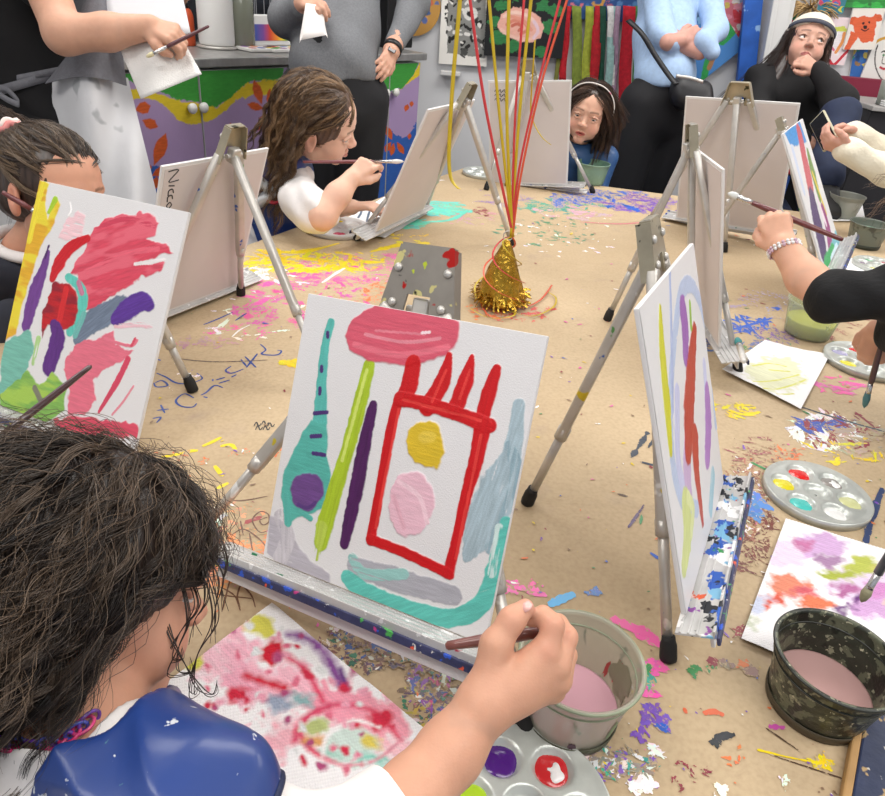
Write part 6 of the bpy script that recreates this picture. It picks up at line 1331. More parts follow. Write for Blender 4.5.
# ---------------------------------------------------------------- B: girl behind the crimson painting
def girlB():
    g=thing('person',(-.85,1.15,0),'girl behind the crimson painting, only her tied-back hair, forehead and ear showing','person')
    H=Head((-.734,1.239,.948),[[-.395,-.903,.166],[.914,-.405,-.026],[.091,.141,.986]],1.0)
    S=Sdf(); H.ops(S); fw=H.R[1]; N_=H.w(0,-.045,-.13)-fw*.04; rt=nrm(np.cross(fw,[0,0,1])); ch=N_+np.array([0,0,-.13])-fw*.02; pel=np.array([*(N_-fw*.12)[:2],.42])
    shR=N_+rt*.115+np.array([0,0,-.035]); shL=N_-rt*.115+np.array([0,0,-.035])
    S.chain([H.w(0,-.025,-.05),N_,ch],[.036,.036,.05],.02); S.cap(shR,shL,.034,None,.03); S.cap(ch,pel,.08,.088,.04)
    hd=H.w(.075,.06,-.075); eb=shR+fw*.05+np.array([0,0,-.16])+rt*.05; S.chain([shR,eb,hd+np.array([0,0,-.05])],[.033,.028,.019],.012); hand_ops(S,hd+np.array([0,0,-.05]),(fw*.4+np.array([0,0,.9])),rt,-1,.8,(.9,1.2,.8))
    eb2=shL+fw*.0+np.array([0,0,-.19]); w2=eb2+fw*.12+rt*.04; w2[2]=.60; S.chain([shL,eb2,w2],[.033,.028,.018],.012); hand_ops(S,w2,fw+np.array([0,0,-.1]),(0,0,1),1,.8,(.3,.3,.2))
    body_obj('body',S,.0055,g,lambda P:H.color(P,'d09a80'),[(H.c-.13,H.c+.13,.0028)]); H.eyes(g)
    T=Sdf(); T.cap(shR,shL,.043,None,.03); T.cap(N_+np.array([0,0,-.05]),ch,.068,.088,.03); T.cap(ch,pel,.093,.1,.04); T.chain([shR,eb,(eb+hd)/2],[.045,.04,.034],.02); T.chain([shL,eb2,(eb2+w2)/2],[.045,.04,.034],.02); T.cap(H.w(0,-.025,-.05),N_+np.array([0,0,.02]),.043,.045,.004,'s')
    cloth('dark_sweatshirt',T,.005,mat('cloth_dark_navy',lin('2a2c36'),.85,bump=.3),g,.002,40)
    cR=[N_+fw*.01+.054*(math.cos(t)*rt+math.sin(t)*fw)+np.array([0,0,.018-.012*math.sin(t)]) for t in np.linspace(0,2*PI,30)]
    obj('white_collar',*tube_vf(np.array(cR),.011,10,False),WCOT,g)
    seat_low(g,pel,fw,'2b2d38')
    hc=hair_cap(H,g,'3a2c25',[('c',(0,-.08,.075),(0,-.125,.075),.020,.022,.012),('e',(0,-.05,-.01),(.074,.06,.06))],.0035,[((.086,.0,-.012),(.022,.022,.030))],scalp=(.0765,.0945,.082),bumpy=.002)
    def reg(v): return ~((v[:,1]>.60)&(v[:,2]<.36)&(np.abs(v[:,0])<.72))&~((np.abs(v[:,0])>.80)&(v[:,2]<.05)&(v[:,1]>-.2))&(v[:,2]>-.5)
    def flow(p,dr,t): q=np.array([0,-.09,.075])-p; return q/ (np.linalg.norm(q,axis=1)[:,None]+1e-6)*1.4
    strands(H,4200,14,.10,haircol('33261f','7a6550'),hc,'combed_hair',.0006,(.0775,.0955,.083),(0,-.012,.028),reg,flow,(.0008,.08),10,.002,5,.15,spread=.002)
    sp=H.w(0,-.108,.082); a=nrm(-H.R[1]*.7+H.R[2]*.5); x,y,_=frame(a)
    for k in range(2):
        R_=[sp+a*(.008*k)+.021*(math.cos(t)*x+math.sin(t)*y)+a*.003*math.sin(6*t) for t in np.linspace(0,2*PI,60)]; obj('scrunchie',*tube_vf(np.array(R_),.0055,8,False),mat('scrunchie_'+'pc'[k],lin(['d98a86','e8d8d0'][k]),.8),g)
    bn=strands(Head(H.w(0,-.135,.080),H.R,.33),900,14,.42,haircol('33261f','6a5544'),hc,'ponytail',.0014,(.08,.08,.08),(0,-.012,.028),lambda v:v[:,1]<.8,None,(.02,.15),8,.02,6,.8,spread=.012)
    brush(D(2,192,1.16),D(38,213,1.19),.0045,'maroon brush handle held beside the cheek behind the crimson painting',ferr=.1,br=.08)
    return g
girlB()
# brush lying against the crimson painting, held from outside the frame
brush(D(91,366,.80),D(-14,448,.70),.0036,'dark brush pointing up across the crimson painting from the left edge',tipc='2a2022',hand='3a2326',ferr=.05,br=.05)
# ---------------------------------------------------------------- E: girl in profile
def girlE():
    g=thing('person',(-.50,1.66,.18),'girl in profile with long wavy brown hair, white puffed sleeve and blue smock, painting','person')
    H=Head((-.338,1.650,1.038),[[.02,-.93,-.36],[.955,.12,-.26],[.29,-.345,.895]],.93)
    S=Sdf(); H.ops(S,lid=.0); N_=H.w(-.01,-.055,-.125)+np.array([-.01,0,0]); fw=nrm([.93,.15,0]); rt=np.array([.16,-.98,0]); ch=N_+np.array([-.02,0,-.12]); pel=np.array([*(N_-fw*.06)[:2],.42])
    shR=D(300,200,1.545); shL=N_-rt*.09+np.array([0,0,-.035]); elb=D(322,216,1.46); wr=D(352,178,1.475)
    S.chain([H.w(0,-.025,-.05),N_,ch],[.033,.034,.05],.02); S.cap(shR,shL,.032,None,.03); S.cap(ch,pel,.075,.085,.04)
    S.chain([shR,elb,D(338,195,1.465),wr],[.032,.029,.026,.0185],.012)
    P=hand_ops(S,wr,D(372,160,1.475)-wr,nrm(CAM-wr)*.8+np.array([0,0,.6]),-1,.74,curls=[(.5,.9,.5),(.9,1.2,.8),(1.1,1.3,.9),(1.2,1.3,.9)])
    w2=D(352,207,1.62); e2=shL+np.array([.03,.02,-.14]); S.chain([shL,e2,w2],[.031,.027,.018],.012); hand_ops(S,w2,D(380,205,1.60)-w2,(0,0,1),1,.75,(.4,.5,.3))
    body_obj('body',S,.005,g,lambda P:H.color(P,'e6bba4',lip='c0736a',blush='e29a86',brow='5a4234'),[(H.c-.125,H.c+.125,.0021),(wr-.05,wr+.075,.0028)])
    H.eyes(g,(0,1,-.35))
    T=Sdf(); T.cap(shR,shL,.041,None,.03); T.cap(N_+np.array([0,0,-.05]),ch,.063,.084,.03); T.cap(ch,pel,.09,.10,.04); T.cap(shR,shR+(elb-shR)*.75,.045,.048,.015); T.cap(shL,e2,.045,.04,.02)
    cloth('white_dress',T,.004,WCOT,g,.0022,70)
    V_=Sdf(); V_.cap(N_-rt*.07+np.array([0,0,-.028]),N_+rt*.062+np.array([0,0,-.030]),.052,.054,.02); V_.cap(N_+np.array([0,0,-.05]),ch,.060,.094,.03); V_.cap(ch,pel,.100,.108,.04); V_.cap(H.w(0,-.025,-.05),N_+np.array([0,0,.02]),.04,.044,.004,'s'); V_.plane(ch-fw*.06,-fw-np.array([0,0,.35]),.004)
    cloth('smock',V_,.004,BLUEV,g,.003,30)
    seat_low(g,pel,fw,'e2ddd8','skirt',.06,.20)
    # silver bow with red ribbon at the back
    b0=D(276,193,1.585); S2=Sdf(); S2.ops=[]; 
    for q,(dx,dz) in enumerate(((-.038,.022),(-.036,-.016),(.03,.03),(.024,-.02))): S2.cap(b0,b0+np.array([dx*1.1,-.01,dz*1.2]),.007,.017,.004)
    obj('silver_bow',*sdf_mesh(S2,.002),mat('silver_cloth',lin('b9bcc0'),.4,.2,bump=.5,bscale=120),g); obj('red_ribbon',*tube_vf(smooth_path([D(266,199,1.59),D(276,203,1.57),D(290,195,1.55),D(300,190,1.56)],6),.0075,10,True,.5),mat('red_satin',lin('9a2630'),.4),g)
    hc=hair_cap(H,g,'5a4334',[('c',(0,-.045,.02),(-.0,-.075,-.06),.058,.045,.03),('c',(0,-.075,-.06),(.01,-.08,-.17),.040,.028,.03)],.0032,[((.083,.004,-.014),(.020,.018,.027))],scalp=(.0775,.0945,.083),bumpy=.002,face_cut=-.040)
    def reg(v): return ~((v[:,1]>.45)&(v[:,2]<.42)&(np.abs(v[:,0])<.75))&~((np.abs(v[:,0])>.78)&(v[:,2]<.02)&(v[:,1]>-.2))&(v[:,2]>-.7)
    def flow(p,dr,t): o=np.zeros_like(p); o[:,1]=-1.6*np.clip((p[:,1]+.05)/.06,0,1); o[:,2]=-.5; return o
    def cE(p):
        lim=-.012+np.clip(p[:,2]-.02,0,.06)*1.3; m_=(p[:,2]<.045)&(p[:,1]>lim)&(p[:,1]<.12); p[m_,1]=lim[m_]; return p
    strands(H,5200,22,.25,haircol('453226','9a7a58'),hc,'wavy_locks',.0006,(.0775,.0945,.0825),(0,-.012,.028),reg,flow,(.0045,.055),14,.003,8,.9,spread=.0026,collide=cE)
    k=1.16; g.scale=(k,k,k); g.location=tuple(CAM+(np.array(g.location)-CAM)*k)
    brush(D(303,162,1.74),D(404,161.5,1.705),.0041,'long brush held by the girl in profile, white tip near her canvas',tipc='e8e6e4',hand='7a3a3e',ferr=.16,br=.12)
    return g
girlE()
# ---------------------------------------------------------------- F: girl with the headband
def girlF():
    g=thing('person',(.42,2.86,0),'girl with white headband and blue smock looking down behind the far easel','person')
    H=Head((.425,2.744,.957),[[-.966,.206,.153],[-.214,-.976,-.039],[.141,-.07,.988]],.98)
    S=Sdf(); H.ops(S,mouth_open=.002,lid=.45); fw=nrm([-.1,-1,0]); rt=np.array([-1,.1,0.]); N_=H.w(0,-.035,-.12)+np.array([0,.03,0]); ch=N_+np.array([0,.05,-.12]); pel=np.array([N_[0],N_[1]+.09,.42])
    shR=N_+rt*.105+np.array([0,0,-.045]); shL=N_-rt*.115+np.array([0,0,-.05])
    S.chain([H.w(0,-.02,-.05),N_,ch],[.034,.034,.05],.02); S.cap(shR,shL,.032,None,.03); S.cap(ch,pel,.075,.085,.04)
    for sh,q in((shR,1),(shL,-1)):
        e=sh+np.array([-.02*q*-1,-.04,-.13]); w=np.array([sh[0]-.05*q*-1*.3,sh[1]-.02,.60]); S.chain([sh,e,w],[.032,.027,.018],.012); hand_ops(S,w,(0,-1,-.1),(0,0,1),q,.75,(.3,.4,.3))
    body_obj('body',S,.006,g,lambda P:H.color(P,'dcae96',lip='a8443e',blush='dd8f7c',brow='4a342a'),[(H.c-.13,H.c+.13,.0026)])
    H.eyes(g,(-.1,1,-.42))
    T=Sdf(); T.cap(shR,shL,.044,None,.03); T.cap(N_+np.array([0,0,-.05]),ch,.070,.09,.03); T.cap(ch,pel,.098,.11,.04)
    for sh,q in((shR,1),(shL,-1)):
        e=sh+np.array([.02*q,-.04,-.13]); w=np.array([sh[0]+.015*q,sh[1]-.02,.60]); T.chain([sh,e,w+(e-w)*.15],[.047,.042,.033],.02)
    T.cap(H.w(0,-.02,-.05),N_+np.array([0,0,.02]),.042,.046,.004,'s'); cloth('smock',T,.005,mat('blue_smock_far',lin('3a5f92'),.5,coat=.2,bump=.3,spots=[(lin('8fb0cf'),24,.68,1.)]),g,.003,34)
    seat_low(g,pel,fw,'3a3c48')
    hc=hair_cap(H,g,'3a2a22',[('e',(0,-.03,-.035),(.080,.07,.075))],.0035,None,scalp=(.0775,.095,.083),bumpy=.002)
    def reg(v): return ~((v[:,1]>.40)&(v[:,2]<.50)&(np.abs(v[:,0])<.80))&(v[:,2]>-.6)
    def flow(p,dr,t): o=np.zeros_like(p); o[:,1]=-.8*(dr[:,1]>0); o[:,0]=np.sign(p[:,0])*.9*(p[:,2]>.0); o[:,2]=-.6; return o
    strands(H,4200,18,.17,haircol('32241d','6a5040'),hc,'straight_locks',.0008,(.0785,.096,.084),(0,-.012,.028),reg,flow,(.001,.09),12,.003,12,.9,spread=.003)
    R_=[H.w(.0905*math.sin(t),.046-.030*abs(math.sin(t)),.020+.0955*math.cos(t)*.93) for t in np.linspace(-1.75,1.75,40)]
    obj('headband',*ribbon_vf(np.array(R_),.022,H.R[1]*.95+H.R[2]*.2,.004),mat('headband_white',lin('e8e2dc'),.5,spots=[(lin('d98a9a'),24,.66,2.)]),g)
    return g
girlF()
# ---------------------------------------------------------------- standing adult C: black tee and apron
def adultC():
    g=thing('person',(-1.0,1.78,0),'adult in black tee and grey-and-white apron standing at left, holding a brush and paper towel','person')
    hip=D(62,128,1.78); hip=D(52,128,1.97); fw=nrm([.75,.35,0]); rt=np.array([fw[1],-fw[0],0.])
    ch=hip+np.array([-.0,0,.34])+fw*-.03; N_=ch+np.array([0,0,.20]); hd=N_+np.array([0,0,.17])+fw*.04
    R=[rt,nrm(fw+np.array([0,0,-.5])),None]; R[2]=np.cross(R[0],R[1]); H=Head(hd,R,1.1)
    shR=D(28,-60,1.66); shL=N_-rt*.17+np.array([0,.05,-.04]); ch=ch-fw*.02; elb=D(64,34,1.62); mid=D(108,32,1.63); wr=D(150,27,1.635)
    S=Sdf(); H.ops(S,adult=True); S.chain([H.w(0,-.02,-.06),N_,ch],[.05,.05,.08],.03); S.cap(shR,shL,.05,None,.05); S.cap(ch,hip,.12,.13,.06)
    S.chain([shR,elb,mid,wr],[.054,.043,.039,.027],.02)
    hand_ops(S,wr,D(186,38,1.62)-wr,nrm(CAM-wr)*.7+np.array([0,0,.7]),-1,1.05,curls=[(.7,1.1,.6),(.9,1.2,.7),(1.0,1.2,.7),(1.1,1.2,.7)])
    e2=D(40,-30,1.95); w2=D(150,-15,1.9); S.chain([shL,e2,w2],[.052,.044,.028],.02); hand_ops(S,w2,(.8,0,.1),(0,-.6,.8),1,1.05,(.7,.9,.5))
    body_obj('body',S,.006,g,lambda P:H.color(P,'cf9f86'),[(wr-.06,wr+.11,.003)]); H.eyes(g)
    hair_cap(H,g,'4a382c',[('c',(0,-.05,.03),(0,-.10,-.14),.06,.04,.03)],.006)
    T=Sdf(); T.cap(shR,shL,.062,None,.05); T.cap(N_+np.array([0,0,-.06]),ch,.09,.14,.05); T.cap(ch,hip+np.array([0,0,.06]),.145,.148,.06); T.chain([shR,shR+(elb-shR)*.42],[.066,.068],.02); T.chain([shL,shL+(e2-shL)*.5],[.064,.062],.02); T.cap(H.w(0,-.02,-.06),N_+np.array([0,0,.02]),.06,.07,.004,'s')
    cloth('black_tee',T,.006,mat('cloth_black',lin('151416'),.85,bump=.3,bscale=60),g,.003,30)
    P=Sdf(); P.cap(hip+np.array([0,0,.05]),hip+np.array([0,0,-.04]),.146,.155,.03)
    for q in(-1,1): P.chain([hip+rt*q*.085+np.array([0,0,-.03]),hip+rt*q*.10+np.array([0,0,-.45]),hip+rt*q*.10+np.array([0,0,-.86])],[.10,.075,.065],.02)
    cloth('black_trousers',P,.008,mat('cloth_black'),g)
    for q in(-1,1): a=hip+rt*q*.10; obj('shoe',*tube_vf(np.array([[a[0],a[1],.035]-fw*.05,[a[0],a[1],.04]+fw*.04,[a[0],a[1],.03]+fw*.14]),[.04,.045,.03],12,True,.7),mat('shoe_dark',lin('2a2a2c'),.6),g)
    # apron: upper grey bib and waist, lower white apron with stains
    ax=nrm(fw*.9+rt*.75); sd=np.cross(ax,[0,0,1])
    def shell(name,pts,m,th=.004,grow=.0):
        V,F=[],[]; nx_=len(pts[0]); 
        for row in pts: V+=list(row)
        V=np.array(V); F=grid_faces(nx_,len(pts)); nv=len(V); nr_=V-np.tile(ax*th,(nv,1)); 
        return obj(name,np.concatenate([V,nr_]),np.concatenate([F[:,::-1],F+nv]),m,g)
    GA=mat('grey_denim_apron',lin('6d6d73'),.8,var=.1,vscale=90,bump=.5,bscale=240); WA=mat('white_apron_stained',lin('cfcfd2'),.8,var=.06,vscale=8,bump=.3,bscale=40,spots=[(lin('a9abae'),7,.60,2.),(lin('5a5a60'),36,.74,5.),(lin('b8708a'),30,.76,8.)])
    rows=[]
    for v in np.linspace(0,1,16):
        L0=np.array([48,82])*(1-v)+np.array([92,225])*v; R0=np.array([128,78])*(1-v)+np.array([162,215])*v
        if v<.15: L0=L0+np.array([-2,0])
        rows.append([D(L0[0]+(R0[0]-L0[0])*u,L0[1]+(R0[1]-L0[1])*u-8*math.sin(PI*u)*(1-v),1.80-.07*math.sin(PI*u)+.02*math.sin(u*9+v*5)+v*.04) for u in np.linspace(0,1,22)])
    shell('white_lower_apron',rows,WA)
    rows=[]
    for v in np.linspace(0,1,16):
        L0=np.array([88,-40])*(1-v)+np.array([46,84])*v; R0=np.array([110,-40])*(1-v)+np.array([127,86])*v
        if v>.55: L0=np.array([46+ (1-v)*55,84-(1-v)*70])
        rows.append([D(L0[0]+(R0[0]-L0[0])*u,L0[1]+(R0[1]-L0[1])*u-8*math.sin(PI*u)*v,1.77-.07*math.sin(PI*u)+.006*math.sin(u*12+v*4)) for u in np.linspace(0,1,22)])
    shell('grey_apron_bib',rows,GA)
    for a,b_,w0 in(((50,76),(-20,96),.022),((60,70),(-20,86),.016)):
        obj('apron_tie',*ribbon_vf(smooth_path([D(*a,1.79),D((a[0]+b_[0])/2,(a[1]+b_[1])/2,1.77),D(*b_,1.80)],8),w0,(0,0.1,1),.003),GA,g)
    bow=[D(*q,1.76) for q in((-6,90),(4,88),(14,96),(19,104),(10,101),(0,95))]; obj('apron_bow',*ribbon_vf(smooth_path(bow,6),.014,(0,.3,1),.003),GA,g)
    return g
adultC()
brush(D(209,26,1.60),D(146,57,1.605),.004,'brush with a pale tip held over the paper towel at upper left',tipc='d8cfa8',hand='5a3038',ferr=.2,br=.12)
def sheet3(name,rows,m,label,cat,th=.0015):
    V=np.array([p for r in rows for p in r]); nx_=len(rows[0]); F=grid_faces(nx_,len(rows)); d=nrm(np.cross(V[1]-V[0],V[nx_]-V[0]))*th; nv=len(V)
    i=np.arange(nx_-1); j=np.arange(len(rows)-1)*nx_; t0=(len(rows)-1)*nx_
    E=np.concatenate([np.stack([i+1,i,i+nv,i+1+nv],1),np.stack([t0+i,t0+i+1,t0+i+1+nv,t0+i+nv],1),np.stack([j,j+nx_,j+nx_+nv,j+nv],1),np.stack([j+2*nx_-1,j+nx_-1,j+nx_-1+nv,j+2*nx_-1+nv],1)])
    o=obj(name,np.concatenate([V,V+d]),np.concatenate([F,F[:,::-1]+nv,E]),m,None); tag(o,label,cat); return o
def quadrows(q,dp,n=14,mx=12,fn=None):
    q=[np.array(p,float) for p in q]; rows=[]
    for v in np.linspace(0,1,n):
        a=q[0]*(1-v)+q[3]*v; b_=q[1]*(1-v)+q[2]*v; rows.append([D(*(a+(b_-a)*u),(dp if not callable(dp) else dp(u,v))+(fn(u,v) if fn else 0)) for u in np.linspace(0,1,mx)])
    return rows
sheet3('canvas_board',quadrows([(92,-60),(170,-60),(190,32),(116,50)],1.72),mat('white_canvas_plain',lin('e6e9ee'),.7),'blank white canvas carried upright by the adult at left','canvas',.006)
sheet3('paper_towel',quadrows([(118,44),(182,38),(202,74),(141,99)],1.655,14,14,lambda u,v:.012*math.sin(u*7+v*3)-.03*max(0,v-.7)*u*3),mat('towel_white_quilted',lin('e9e7e4'),.85,bump=1.,bscale=260),'folded white paper towel hanging from the hand of the adult at left','paper towel')
# ---------------------------------------------------------------- standing adult D: grey sweater
GS=mat('grey_sweater',lin('6f7175'),.85,var=.12,vscale=160,bump=.4,bscale=300); BK=mat('cloth_black2',lin('17171b'),.8,bump=.2)
def adultD():
    g=thing('person',(-.48,2.30,0),'adult in grey sweater and black trousers standing behind the girl in profile, hand on hip','person')
    hip=D(334,85,2.32); fw=nrm([.1,-1,0]); rt=np.array([-1,-.1,0.]); w=D(338,30,2.34); ch=D(340,-50,2.36); N_=ch+np.array([0,.02,.20]); H=Head(N_+np.array([0,-.02,.17]),[rt,fw,(0,0,1)],1.1)
    S=Sdf(); H.ops(S,adult=True); shR=D(298,-80,2.33); shL=D(392,-95,2.38)
    eR=D(286,18,2.25); wR=D(303,4,2.14); eL=D(414,2,2.40); wL=D(391,52,2.30)
    S.chain([H.w(0,-.02,-.06),N_,ch],[.05,.05,.08],.03); S.cap(shR,shL,.05,None,.05); S.cap(ch,hip,.12,.13,.06)
    S.chain([shR,eR,wR],[.05,.042,.029],.02); S.chain([shL,eL,wL],[.05,.042,.029],.02)
    hand_ops(S,wR,D(322,5,2.08)-wR,(0,-.5,.85),1,.95,curls=[(.5,.7,.5),(.6,.8,.5),(.7,.9,.5),(.8,.9,.5)])
    hand_ops(S,wL,D(377,82,2.22)-wL,nrm((.6,-.8,.1)),1,.95,(.25,.3,.2),spread=.10)
    body_obj('body',S,.007,g,lambda P:H.color(P,'cb9c86'),[(wR-.06,wR+.10,.0035),(wL-.12,wL+.10,.0035)]); H.eyes(g)
    hair_cap(H,g,'6a5240',[('c',(0,-.05,.03),(0,-.09,-.16),.062,.05,.03)],.007)
    T=Sdf(); T.cap(shR,shL,.062,None,.05); T.cap(N_+np.array([0,0,-.06]),ch,.08,.135,.05); T.chain([ch,w,hip+np.array([0,0,.05])],[.140,.132,.146],.05)
    T.chain([shR,eR,wR+(eR-wR)*.2],[.062,.054,.037],.02); T.chain([shL,eL,wL+(eL-wL)*.2],[.062,.052,.036],.02); T.plane(hip+np.array([0,0,.03]),(0,0,-1),.006); T.cap(H.w(0,-.02,-.06),N_+np.array([0,0,.02]),.06,.065,.004,'s')
    cloth('grey_sweater',T,.006,GS,g,.003,26)
    P=Sdf(); P.cap(hip+np.array([0,0,.06]),hip+np.array([0,0,-.06]),.136,.155,.03)
    for q in(-1,1): a=hip+rt*q*.08; P.chain([a+np.array([0,0,-.04]),np.array([a[0]+.01*q,a[1]-.01,.50]),np.array([a[0]+.01*q,a[1]+.02,.10])],[.105,.078,.062],.02)
    cloth('black_trousers',P,.008,BK,g)
    for q in(-1,1): a=hip+rt*q*.08; c=np.array([a[0],a[1],.04]); obj('shoe',*tube_vf(np.array([c-fw*.06,c+fw*.05,c+fw*.15]),[.04,.045,.03],12,True,.8),mat('shoe_dark'),g)
    d=nrm(eL-wL); c=wL+d*.016; x,y,_=frame(d); R_=[c+.031*(math.cos(t)*x+math.sin(t)*y) for t in np.linspace(0,2*PI,30)]
    wb=obj('watch_band',*ribbon_vf(np.array(R_),.018,d,.003),M['blackplastic'],g); n_=nrm(CAM-c); obj('watch_face',*box_vf(c+n_*.033,nrm(np.cross(d,n_)),n_,d,.026,.009,.030,.003),mat('watch_glass',lin('2a2228'),.1,coat=.5),wb)
    # piping line on the trouser side
    return g
adultD()
sheet3('tissue',[[D(a,b_,2.08+.01*k) for k,(a,b_) in enumerate(r)] for r in ([(306,3),(312,4),(318,5),(323,4)],[(304,14),(310,15),(318,16),(324,16)],[(302,26),(307,27),(319,25),(325,25)],[(300,36),(304,33),(322,30),(327,34)],[(299.6,43),(301,40),(326,35),(328,38)])],WCOT,'white tissue pinched in the hand of the adult in the grey sweater','tissue')
# ---------------------------------------------------------------- standing adult G: pale blue sweater, arms crossed
def adultG():
    g=thing('person',(.74,3.15,0),'adult in pale blue sweater with crossed arms, black trousers and black waist bag','person')
    hip=D(662,92,2.98); fw=nrm([.45,-.9,0]); rt=np.array([-.9,-.45,0.]); w=D(664,45,3.0); ch=D(668,-25,3.02); N_=ch+np.array([0,0,.22]); H=Head(N_+np.array([0,-.02,.17]),[rt,fw,(0,0,1)],1.1)
    shR=D(642,-55,2.95); shL=D(700,-60,3.0); eR=D(664,36,2.84); wR=D(700,52,2.82); eL=D(716,28,2.92); wL=D(694,44,2.84)
    S=Sdf(); H.ops(S,adult=True); S.chain([H.w(0,-.02,-.06),N_,ch],[.05,.05,.08],.03); S.cap(shR,shL,.05,None,.05); S.cap(ch,hip,.11,.12,.06)
    S.chain([shR,eR,wR],[.05,.042,.030],.02); S.chain([shL,eL,wL],[.05,.042,.030],.02)
    hand_ops(S,D(680,40,2.80),D(702,30,2.79)-D(680,40,2.80),nrm((0,-.9,.3)),1,.95,(.5,.6,.4)); S.cap(D(668,42,2.80),D(682,40,2.80),.034,.028,.01)
    body_obj('body',S,.008,g,lambda P:H.color(P,'c9988a'),[(D(690,38,2.8)-.09,D(690,38,2.8)+.09,.004)]); H.eyes(g)
    hair_cap(H,g,'3a2c26',[('c',(0,-.05,.03),(0,-.09,-.16),.062,.05,.03)],.008)
    T=Sdf(); T.cap(shR,shL,.065,None,.05); T.cap(N_+np.array([0,0,-.06]),ch,.08,.125,.05); T.chain([ch,w,hip+np.array([0,0,.06])],[.125,.122,.128],.05)
    T.chain([shR,eR,D(672,42,2.81)],[.060,.052,.038],.02); T.chain([shL,eL,D(706,42,2.80)],[.060,.050,.042],.02); T.cap(D(703,40,2.79),D(712,52,2.80),.038,.034,.02); T.plane(hip+np.array([0,0,.035]),(0,0,-1),.01); T.cap(H.w(0,-.02,-.06),N_+np.array([0,0,.02]),.06,.065,.004,'s')
    cloth('pale_blue_sweater',T,.007,mat('pale_blue_knit',lin('a5bfe0'),.85,var=.08,vscale=60,bump=.3,bscale=120),g,.004,22)
    P=Sdf(); P.cap(hip+np.array([0,0,.05]),hip+np.array([0,0,-.08]),.118,.132,.03)
    for q in(-1,1): a=hip+rt*q*.085; P.chain([a+np.array([0,0,-.05]),np.array([a[0]-.03,a[1],.48]),np.array([a[0]-.05,a[1]+.01,.08])],[.100,.095,.10],.03)
    cloth('black_trousers',P,.009,BK,g)
    for q in(-1,1): a=hip+rt*q*.085; c=np.array([a[0]-.05,a[1],.04]); obj('shoe',*tube_vf(np.array([c-fw*.06,c+fw*.05,c+fw*.15]),[.04,.045,.03],12,True,.8),mat('shoe_dark'),g)
    obj('wrist_band',*tube_vf(np.array([D(703,42,2.785)+.0*rt+.033*np.array([math.cos(t)*.2,math.cos(t)*.3,math.sin(t)]) for t in np.linspace(0,2*PI,20)]),.005,8,False),M['blackplastic'],g)
    return g
adultG()
bg=thing('waist_bag',D(690,92,2.83),'black shoulder bag on the hip of the adult in pale blue, silver zip','bag')
S=Sdf(); S.cap(D(682,88,2.82),D(701,92,2.82),.048,.045,.02); S.cap(D(682,98,2.82),D(702,104,2.82),.042,.044,.03); V,F=sdf_mesh(S,.006); obj('bag_body',V,F,mat('black_nylon',lin('1c1c20'),.45,bump=.5,bscale=40),bg)
obj('silver_zip',*ribbon_vf(smooth_path([D(676,76,2.70),D(690,78,2.68),D(703,82,2.68)],6),.012,(0,0,1),.003),M['alu'],bg)
obj('shoulder_strap',*ribbon_vf(smooth_path([D(628,20,2.80),D(642,34,2.78),D(655,55,2.79),D(668,74,2.79),D(676,84,2.78)],8),.020,(.9,0,.5),.003),mat('black_nylon'),bg)
